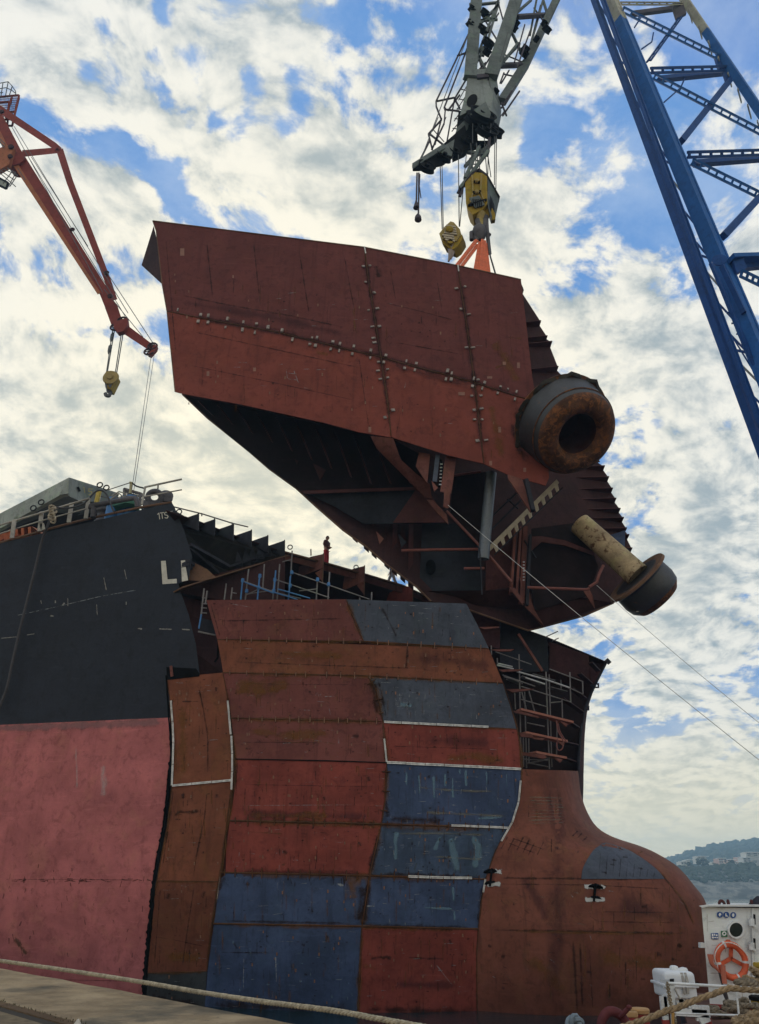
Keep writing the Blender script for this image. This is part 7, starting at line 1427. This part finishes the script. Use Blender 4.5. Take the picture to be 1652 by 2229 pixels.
# ropes and hawsers
M['hawser'] = plain('brown_hawser', (.25, .175, .10), .95, 0, .4, 14); M['hawser2'] = plain('grey_brown_rope', (.17, .135, .095), .95, 0, .4, 14)
mb = MB(); hw = [(-240, 1010), (0, 930), (200, 860), (420, 770), (560, 730), (720, 660), (900, 590), (1050, 545), (1200, 480), (1300, 468), (1400, 480), (1560, 490), (1800, 500)]
mb.rope([P(*c3(p, 13.4+.0*p[0])) for p in hw], .045, .36); single(mb, 'hawser', M['hawser'], 'thick brown hawser running diagonally across the white railing', 'rope')
def coil(cpx, w, h, n, Y, lab, mat, r=.045, seed=1, lay=.12):
    rs = random.Random(seed); mb = MB(); k = mpp(*C3(cpx), Y)*.16273; c = P(*C3(cpx), Y)
    for i in range(n):
        a0 = rs.uniform(0, 6.3); ww = w*k*rs.uniform(.45, 1)*.5; dd = ww*rs.uniform(.5, .8); ht = h*k*rs.uniform(-.5, .45); tx, ty = rs.uniform(-.35, .35), rs.uniform(-.3, .3); ox = rs.uniform(-.2, .2)*w*k
        mb.rope([c+Vector((ox+math.cos(a0+a)*ww, math.sin(a0+a)*dd, ht+math.cos(a0+a)*ww*tx+math.sin(2*a)*h*k*.12)) for a in [j*.55 for j in range(11)]], r, .3)
    return single(mb, 'rope_coil', mat, lab, 'rope', 'rope heaps on the boat deck')
coil((1400, 740), 380, 110, 9, 17.3, 'grey brown rope heap in front of the deckhouse plinth', M['hawser2'], seed=3); coil((1000, 780), 420, 40, 6, 18.3, 'flat tangle of rope behind the raft cradle', M['hawser2'], seed=5)
coil((1560, 900), 420, 120, 9, 13.9, 'pale rope heap at the lower right corner behind the railing', M['hawser'], .06, 7); coil((1620, 330), 300, 160, 9, 15.2, 'brown rope heap draped over the end of the top rail', M['hawser'], .055, 9); coil((1480, 400), 260, 50, 5, 15.0, 'brown rope bundle lying along the top rail', M['hawser2'], .05, 11)
# bollards
def bollard(px, w, hgt, Y, lab, topm='yellow', body='dred', n=24):
    k = mpp(*px, Y); c = P(px[0], px[1], Y); r_ = w*k/2; t_ = thing('bollard', lab, 'bollard', c-Vector((0, 0, hgt*k)), 'bollards on the boat')
    mb = MB(); mb.lathe(c-Vector((0, 0, hgt*k)), (0, 0, 1), [(r_*.98, 0), (r_*.95, hgt*k-.03)], n); mb.build('post', M[body], t_)
    mb = MB(); mb.lathe(c-Vector((0, 0, .05)), (0, 0, 1), [(r_*.95, -.01), (r_*1.08, 0), (r_*1.1, .05), (r_*.98, .07)], n); mb.build('cap', M[topm], t_); return t_
M['btop'] = plain('ochre_bollard_cap', (.42, .24, .10), .7)
bollard(B7((636, 1660)), 36, 55, 15.2, 'large red bollard with an ochre cap behind the dark chock', 'btop'); bollard(B7((565, 1690)), 23, 40, 15.0, 'small red bollard with an ochre cap left of the large one', 'btop')
bollard(B7((1660, 1555)), 42, 60, 17.6, 'black topped yellow bollard at the right edge', 'cdark', 'yellow'); bollard(B7((1655, 1270)), 24, 26, 16.5, 'bright yellow capped bollard at the right edge above the rope', 'yellow', 'yellow')
mb = MB(); k = mpp(*B7((430, 1760)), 14)*.2548; c = P(*B7((425, 1790)), 14)
mb.tube(catmull([tuple(c+Vector((x*k, y_, z*k))) for x, y_, z in ((-130, 0, -60), (-115, 0, 20), (-60, 0, 85), (10, 0, 90), (70, 0, 50), (110, 0, -20), (125, 0, -80))], 24), k*38, 12)
mb.tube(catmull([tuple(c+Vector((x*k, y_, z*k))) for x, y_, z in ((40, -.05, 60), (80, -.1, 100), (112, -.12, 128))], 8), k*22, 10, r2=k*18); mb.lathe(c+Vector((112*k, -.14, 128*k)), (0, 0, 1), [(k*10, -k*10), (k*24, 0), (k*24, k*14), (k*8, k*24)], 12)
single(mb, 'bow_chock', steel('chock_worn_red', (.13, .035, .04), .5, .4, (.03, .03, .035), .3, spk=.3, spkc=(.25, .2, .2)), 'rounded dark red mooring chock at the bottom edge', 'chock')
mb = MB(); mb.rope([P(*b7(p, 13.5)) for p in ((20, 1800), (60, 1740), (100, 1745), (130, 1790))], .07, .3); single(mb, 'frayed_fender', plain('blue_grey_fender', (.16, .20, .24), .9), 'frayed blue grey rope end at the bottom edge', 'fender')
# ---- far shore
def g2(p, Y): return P(*C2(p), Y)
m, t, b = newmat('rock_and_scrub'); co = N(t, 'ShaderNodeTexCoord').outputs['Object']
mp = N(t, 'ShaderNodeMapping'); mp.inputs['Scale'].default_value = (1, 1, 1.6); L(t, co, mp.inputs[0])
c = mixc(t, sstep(t, noi(t, mp.outputs[0], .11, 9, .75), .46, .56), (.075, .075, .065), (.20, .19, .165)); sp_ = N(t, 'ShaderNodeSeparateXYZ'); L(t, co, sp_.inputs[0])
v_ = mth(t, 'ADD', noi(t, co, .035, 7, .7), mth(t, 'MULTIPLY', mth(t, 'SUBTRACT', sp_.outputs[2], 16), .012)); c = mixc(t, sstep(t, v_, .46, .56), c, (.035, .055, .02)); L(t, c, b.inputs['Base Color']); b.inputs['Roughness'].default_value = .95; M['rock'] = m
M['forest'] = plain('pine_forest', (.022, .038, .018), .95, 0, .4, .05)
def interp(poly, x):
    for a, b in zip(poly, poly[1:]):
        if a[0] <= x <= b[0]: return a[1]+(b[1]-a[1])*(x-a[0])/(b[0]-a[0])
    return poly[0][1] if x < poly[0][0] else poly[-1][1]
Y1, Y2 = 640., 1500.
prof = [(-900, 1895), (600, 1890), (1200, 1888), *[C2(p) for p in ((-60, 900), (0, 860), (150, 890), (400, 900), (700, 930), (1000, 920), (1300, 950), (1652, 900))], (1800, 1885), (2400, 1870), (4000, 1880)]
shore = [(-900, 1921), (1200, 1939), (1530, 1948.5), (1652, 1952), (1900, 1958), (2600, 1972), (4000, 1995)]
mb = MB(); G = []
xs = [1380+i*3.2 for i in range(140)]+[1830+i*14 for i in range(40)]; xs = [-800+i*40 for i in range(54)]+xs
nr = 26
for r_ in range(nr+1):
    row = []; u = r_/nr
    for x in xs:
        base = Pz(x, min(interp(shore, x), 1e9), 0) if False else P(x, interp(shore, x), Y1); base.z = -.3
        hgt = P(x, interp(prof, x), Y1+70).z*1.0; n_ = mnoise.fractal(Vector((base.x*.03, u*5, 1)), 1, 2, 5); n2 = mnoise.ridged_multi_fractal(Vector((base.x*.05, u*7, 3)), .9, 2.1, 5, 1, 2)
        z = -.3+(hgt+.3)*(u**.75)+(n_*2.2+(n2-1)*1.1)*math.sin(math.pi*min(1, u*1.02))**.7*(hgt/22); row.append(Vector((base.x, Y1+u*70+n_*2*(u > 0), max(z, -.3) if r_ else -.5)))
    G.append(row)
mb.grid(list(reversed(G))); mb.grid([[Vector((p.x, p.y+260, p.z-6)) for p in G[-1]], [p for p in G[-1]]]) ; struct(mb, 'rocky_headland', M['rock'], angle=180)
hillp = [(-900, 1905), (400, 1900), (900, 1895), (1400, 1885), *[C2(p) for p in ((0, 690), (100, 650), (200, 590), (300, 570), (400, 545), (600, 500), (740, 450), (900, 420), (1000, 400), (1130, 400), (1280, 390), (1400, 370), (1500, 365), (1652, 340))], (1750, 1832), (1900, 1845), (2200, 1820), (2600, 1870), (4000, 1900)]
mb = MB(); G = []; xs2 = [-800+i*45 for i in range(47)]+[1330+i*6 for i in range(80)]+[1820+i*25 for i in range(45)]
for r_ in range(15):
    u = r_/14; row = []
    for x in xs2:
        p = P(x, interp(hillp, x)+7, Y2); Yb = 760; z = 8+(p.z-8)*(u**1.15); row.append(Vector((p.x*((Yb+(Y2-Yb)*u)/Y2), Yb+(Y2-Yb)*u, z+mnoise.noise(Vector((p.x*.01, u*4, 0)))*4*math.sin(math.pi*u))))
    G.append(row)
mb.grid([[Vector((p.x, p.y+10, -3)) for p in G[0]]]+G+[[Vector((p.x, p.y+200, 0)) for p in G[-1]]]); struct(mb, 'wooded_hill', M['forest'], angle=180)
# tree canopy on hill and headland
def blob(mb, c, r, sq=.75, seed=0, nlat=5, nlon=8):
    vs = []; 
    for i in range(nlat+1):
        th = math.pi*i/nlat
        for j in range(nlon):
            ph = 2*math.pi*j/nlon; d = Vector((math.sin(th)*math.cos(ph), math.sin(th)*math.sin(ph), math.cos(th)*sq)); k = 1+.45*mnoise.noise(d*1.7+Vector((seed*3.1, seed, 0)))
            vs.append(c+d*r*k)
    fs = [(i*nlon+j, (i+1)*nlon+j, (i+1)*nlon+(j+1) % nlon, i*nlon+(j+1) % nlon) for i in range(nlat) for j in range(nlon)]; mb.add(vs, fs)
rs = random.Random(11); mb = MB()
for i in range(900):
    x = rs.uniform(1440, 1760); u = 1-rs.random()**1.6; p = P(x, interp(hillp, x)+7, Y2); Yb = 760; z = 8+(p.z-8)*(u**1.15); blob(mb, Vector((p.x*((Yb+(Y2-Yb)*u)/Y2), Yb+(Y2-Yb)*u, z+2)), rs.uniform(4, 9)*(.6+.5*u), rs.uniform(.6, 1.0), i)
for i in range(170):
    x = 1440+i*2.0; p = P(x, interp(hillp, x)+4.5, Y2); blob(mb, p, rs.uniform(4, 8), rs.uniform(.6, 1.1), i)
mb.build('pine_canopy', M['forest'], angle=180)['kind'] = 'stuff'
M['scrub'] = plain('scrub_foliage', (.030, .046, .022), .95, 0, .4, .2)
mb = MB(); rs = random.Random(21)
for i in range(620):
    x = rs.uniform(1450, 1740); u = 1-rs.random()**1.5*.62; base = P(x, 1948, Y1); hgt = P(x, interp(prof, x), Y1+70).z; z = hgt*(u**.75); blob(mb, Vector((base.x, Y1+u*70, z+.6)), rs.uniform(1.0, 3.0)*(.4+u*.8), rs.uniform(.5, .9), i)
mb.build('shore_scrub', M['scrub'], angle=180)['kind'] = 'stuff'
# individual large trees in front of the houses
def tree(c, h, w, lab, seed):
    t_ = thing('broadleaf_tree', lab, 'tree', c, 'trees on the headland'); rs = random.Random(seed)
    mb = MB(); mb.tube([c, c+Vector((.2, 0, h*.5)), c+Vector((0, 0, h*.8))], h*.035, 6, r2=h*.015)
    for k in range(4): mb.tube([c+Vector((0, 0, h*.4)), c+Vector((rs.uniform(-w*.3, w*.3), 0, h*.75))], h*.015, 5, r2=h*.006)
    mb.build('trunk', plain('bark', (.07, .05, .035), .9) if 'bark' not in bpy.data.materials else bpy.data.materials['bark'], t_)
    mb = MB()
    for k in range(60):
        a = rs.uniform(0, 6.28); rr = math.sqrt(rs.random())*w*.45; zz = rs.uniform(.35, .95)*h; s = math.sin(math.pi*min(1, max(.1, (zz/h-.2)/.8)))
        blob(mb, c+Vector((math.cos(a)*rr*s, math.sin(a)*rr*s, zz)), w*.09*rs.uniform(.6, 1.3), .8, k+seed, 4, 6)
    mb.build('crown', M['scrub'], t_, angle=180)
ti = 0
for x, y, w, h, lb in ((540, 870, 270, 150, 'widest dark tree left of centre on the headland, under the pale upper house'), (430, 820, 110, 110, 'dark tree at the left shoulder of the widest one'), (250, 860, 120, 80, 'low tree beside the white roofed house at the left'), (800, 900, 180, 80, 'low spreading tree before the pink house'), (1130, 860, 170, 110, 'dark tree between the pink house and the stepped houses'), (1470, 930, 300, 70, 'broad low tree below the cream houses'), (985, 800, 60, 90, 'tall narrow tree between the two pink houses')):
    Y = Y1+74; kk2 = mpp(*C2((x, y)), Y)/ (1652/297*1.6628); c = P(*C2((x, y)), Y); c.z -= h*kk2*.35; tree(c, h*kk2*1.35, w*kk2, lb, ti*7+1); ti += 1
# houses
M['hwhite'] = plain('house_cream', (.62, .60, .55), .8, 0, .05); M['hpink'] = plain('house_pink', (.58, .36, .30), .8, 0, .05); M['hglass'] = plain('house_window', (.05, .06, .07), .3); M['hroof'] = plain('house_slab_white', (.72, .72, .70), .8)
hs_ = [((80, 770, 200, 840), 'hwhite', 1, 'low white house at the left end of the hillside'), ((190, 738, 262, 800), 'hwhite', 1, 'pale cube house second from the left'), ((395, 665, 590, 730), 'hwhite', 2, 'pale house higher up the wooded slope'), ((700, 780, 800, 830), 'hwhite', 1, 'small cream house left of the pink block'),
       ((835, 705, 950, 850), 'hpink', 3, 'pink apartment house on the hillside'), ((1010, 730, 1140, 810), 'hpink', 2, 'pink house right of the tall narrow tree'), ((1180, 770, 1235, 890), 'hwhite', 3, 'narrow pale house left of the stepped blocks'), ((1230, 680, 1320, 850), 'hpink', 4, 'pink stepped block beside the cream terraces'),
       ((1320, 690, 1510, 790), 'hwhite', 3, 'cream terrace block with long balconies'), ((1375, 585, 1652, 660), 'hwhite', 2, 'topmost cream block at the right edge'), ((1520, 650, 1720, 800), 'hwhite', 4, 'pale blue grey block at the right edge'), ((1370, 800, 1600, 900), 'hwhite', 2, 'lowest cream block above the broad tree')]
for i, ((x0, y0, x1, y1), mk, fl, lb) in enumerate(hs_):
    Y = 760+i % 4*8+(60 if y0 < 700 else 0); a = P(*C2((x0, y0)), Y); b = P(*C2((x1, y1)), Y); w = b.x-a.x; h = a.z-b.z; t_ = thing('house', lb, 'house', Vector(((a.x+b.x)/2, Y, b.z-4)), 'houses on the far hillside')
    c = Vector(((a.x+b.x)/2, Y+6, (a.z+b.z)/2-2)); mb = MB(); mb.box(c, (w, 12, h+4)); mb.build('wall', M[mk], t_)
    for k in range(fl+1):
        z = a.z-h*k/fl; mb = MB(); mb.box(Vector((c.x, Y-.5, z)), (w*1.06, 3 if k else 14, .45)); mb.build('floor_slab' if k else 'roof', M['hroof'], t_)
    nw = max(2, int(w/5))
    for k in range(fl):
        for j in range(nw):
            mb = MB(); mb.box(Vector((a.x+w*(j+.5)/nw, Y-.05, a.z-h*(k+.55)/fl)), (w/nw*.5, .12, h/fl*.5)); mb.build('window', M['hglass'], t_)
# haze over the water
mb = MB(); mb.box(Vector((400, 790, 57.2)), (4460, 2440, 126.8)); hz = mb.build('haze', [], smooth=False); hz['kind'] = 'stuff'
m = bpy.data.materials.new('haze'); m.use_nodes = True; t = m.node_tree; t.nodes.clear(); o_ = N(t, 'ShaderNodeOutputMaterial'); pv = N(t, 'ShaderNodeVolumePrincipled'); pv.inputs['Density'].default_value = .00048; pv.inputs['Color'].default_value = (.40, .66, .94, 1); pv.inputs['Anisotropy'].default_value = .3
L(t, pv.outputs[0], o_.inputs['Volume']); hz.data.materials.append(m); hz.display_type = 'WIRE'
# ================================================================ people
def skin(name, verts, edges, rad, mat, parent, org, sub=1):
    me = bpy.data.meshes.new(name); me.from_pydata([tuple(Vector(v)) for v in verts], edges, []); ob = bpy.data.objects.new(name, me); COL.objects.link(ob); ob.parent = parent
    md = ob.modifiers.new('skin', 'SKIN'); md.use_smooth_shade = True
    for v, r_ in zip(me.skin_vertices[0].data, rad): v.radius = (r_, r_) if not isinstance(r_, tuple) else r_
    me.skin_vertices[0].data[0].use_root = True
    sb = ob.modifiers.new('sub', 'SUBSURF'); sb.levels = sub; sb.render_levels = sub; me.materials.append(mat); return ob
def person(loc, yaw, lab, jacket, trousers, skinm, hairm, pose, s=1.0):
    root = thing('person', lab, 'person', loc, None); root.rotation_euler[2] = yaw; root.scale = (s, s, s); ORG[root] = Vector()
    # body skeleton, facing +x, z up
    V = [(0, 0, .95), (0, 0, 1.15), (.01, 0, 1.38), (.02, 0, 1.56)]; E = [(0, 1), (1, 2), (2, 3)]; Rr_ = [(.15, .12), (.13, .11), (.15, .11), (.07, .07)]
    def chain(start, pts, rads):
        p = start
        for q, r_ in zip(pts, rads): V.append(q); Rr_.append(r_); E.append((p, len(V)-1)); p = len(V)-1
        return p
    arms, legs = pose
    hands = []
    for sgn, (el, wr) in zip((-1, 1), arms):
        h = chain(2, [(0, sgn*.17, 1.40), el, wr], [.055, .045, .033]); hands.append((h, el, wr, sgn))
    for sgn, (kn, an, toe) in zip((-1, 1), legs): chain(0, [(0, sgn*.09, .88), kn, an, toe], [.09, .062, .045, .035])
    for h, el, wr, sgn in hands:
        d = (Vector(wr)-Vector(el)).normalized(); sd = d.cross(Vector((0, 0, 1))).normalized(); pm = Vector(wr)+d*.05; pi = chain(h, [tuple(pm)], [.030])
        for f_ in range(4):
            o = (f_-1.5)*.019; a = pm+d*.045+sd*o; chain(pi, [tuple(a), tuple(a+d*(.030+.006*(f_ in (1, 2)))+Vector((0, 0, -.012))), tuple(a+d*.050+Vector((0, 0, -.032)))], [.010, .009, .008])
        a = Vector(wr)+d*.02-sd*.028*sgn; chain(h, [tuple(a), tuple(a+d*.035+Vector((0, 0, .012)))], [.011, .009])
    skin('body', V, E, Rr_, skinm, root, None)
    # head
    mb = MB(); n1_, n2_ = 12, 16; vs = []; hc = Vector((.035, 0, 1.625))
    for i in range(n1_+1):
        th = math.pi*i/n1_
        for j in range(n2_):
            ph = 2*math.pi*j/n2_; x, y, z = math.sin(th)*math.cos(ph), math.sin(th)*math.sin(ph), math.cos(th)
            jaw = 1-.28*max(0, -z-.1); vx = x*.095*jaw+(.012 if z < -.3 and x > 0 else 0); vy = y*.075*jaw; vz = z*.118
            if abs(y) < .28 and x > .7 and -.35 < z < .15: vx += .022*(1-abs(y)/.28)
            vs.append(hc+Vector((vx, vy, vz)))
    mb.add(vs, [(i*n2_+j, (i+1)*n2_+j, (i+1)*n2_+(j+1) % n2_, i*n2_+(j+1) % n2_) for i in range(n1_) for j in range(n2_)])
    for sgn in (-1, 1): mb.lathe(hc+Vector((-.005, sgn*.07, -.005)), (0, sgn, 0), [(.02, 0), (.028, .012), (.018, .02)], 10); mb.lathe(hc+Vector((.082, sgn*.03, .01)), (1, 0, 0), [(.013, 0), (.010, .006)], 8, 1)
    mb.box(hc+Vector((.085, 0, -.06)), (.02, .045, .008), 1)
    hd = mb.build('head', [skinm, plain('eyes', (.05, .03, .03), .4) if 'eyes' not in bpy.data.materials else bpy.data.materials['eyes']], root, angle=180)
    mb = MB(); vs = []
    for i in range(8):
        th = math.pi*i/12
        for j in range(n2_):
            ph = 2*math.pi*j/n2_; x, y, z = math.sin(th)*math.cos(ph), math.sin(th)*math.sin(ph), math.cos(th)
            f_ = 1.1+.05*mnoise.noise(Vector((x, y, z))*4); zz = z if not (x > .3 and z < .35) else .35
            vs.append(hc+Vector((x*.1*f_ if x < .5 else x*.092, y*.082*f_, zz*.128)))
    mb.add(vs, [(i*n2_+j, (i+1)*n2_+j, (i+1)*n2_+(j+1) % n2_, i*n2_+(j+1) % n2_) for i in range(7) for j in range(n2_)]); mb.build('hair', hairm, root, angle=180)
    # jacket
    JV = [(0, 0, .90), (0, 0, 1.15), (.01, 0, 1.38), (.02, 0, 1.47)]; JE = [(0, 1), (1, 2), (2, 3)]; JR = [(.175, .15), (.16, .14), (.175, .135), (.08, .08)]
    for sgn, (el, wr) in zip((-1, 1), arms):
        b0 = len(JV); w2 = Vector(el).lerp(Vector(wr), .9); JV += [(0, sgn*.18, 1.40), el, tuple(w2)]; JR += [.082, .068, .055]; JE += [(2, b0), (b0, b0+1), (b0+1, b0+2)]
    skin('jacket', JV, JE, JR, jacket, root, None)
    TV = [(0, 0, .98)]; TR = [(.16, .135)]; TE = []
    for sgn, (kn, an, toe) in zip((-1, 1), legs):
        b0 = len(TV); a2 = Vector(kn).lerp(Vector(an), .93); TV += [(0, sgn*.09, .86), kn, tuple(a2)]; TR += [.105, .085, .075]; TE += [(0, b0), (b0, b0+1), (b0+1, b0+2)]
    skin('trousers', TV, TE, TR, trousers, root, None)
    for sgn, (kn, an, toe) in zip((-1, 1), legs):
        mb = MB(); a = Vector(an); v, f = rbox(Vector((a.x+.06, a.y, a.z-.03)), (.28, .10, .10), .035, 3); mb.add(v, f); ob = mb.build('boot', M['cdark'], root)
    return root
M['skinm'] = plain('skin', (.5, .28, .2), .6, 0, .08); M['hair'] = plain('brown_hair', (.10, .045, .02), .8); M['jack'] = plain('dark_jacket', (.17, .07, .07), .85, 0, .3); M['redov'] = plain('red_overalls', (.55, .035, .06), .8, 0, .2)
M['bluej'] = plain('blue_jacket', (.08, .12, .30), .85, 0, .3); M['whitetr'] = plain('pale_trousers', (.42, .45, .52), .85, 0, .15)
x, y = C6((265, 560)); Yp = edgeY(x)+.9; ft = P(x, y, Yp); zd = P(x, 1222, edgeY(x)).z+.05
hh = P(*C6((270, 172)), Yp).z; sc_ = min(1.25, max(.85, (hh-zd)/1.76))
print('person scale', sc_, hh, zd)
p1 = person(Vector((P(x, 1200, Yp).x, Yp, zd)), -.45, 'person in a dark jacket and red overalls standing on the deck edge with hands together', M['jack'], M['redov'], M['skinm'], M['hair'], ((((-.02, -.27, 1.14), (.20, -.10, 1.06)), ((-.02, .27, 1.14), (.21, .08, 1.08))), (((.02, -.10, .48), (-.01, -.11, .08), (.14, -.12, .03)), ((.04, .10, .48), (.02, .12, .08), (.17, .13, .03)))), sc_)
x2 = C6((1300, 900))[0]; Y2p = edgeY(x2)+1.0; z2 = P(x2, interp([(e[0], e[1]) for e in EDGE], x2), edgeY(x2)).z+.05
p2 = person(Vector((P(x2, 1262, Y2p).x, Y2p, z2)), -2.8, 'person in a blue jacket and pale trousers, half hidden by the hanging section', M['bluej'], M['whitetr'], M['skinm'], M['hair'], ((((-.06, -.27, 1.14), (.08, -.24, .92)), ((-.02, .27, 1.12), (.02, .28, .86))), (((.16, -.10, .50), (.10, -.11, .08), (.25, -.12, .03)), ((-.08, .10, .50), (-.28, .12, .12), (-.14, .13, .04)))), sc_)
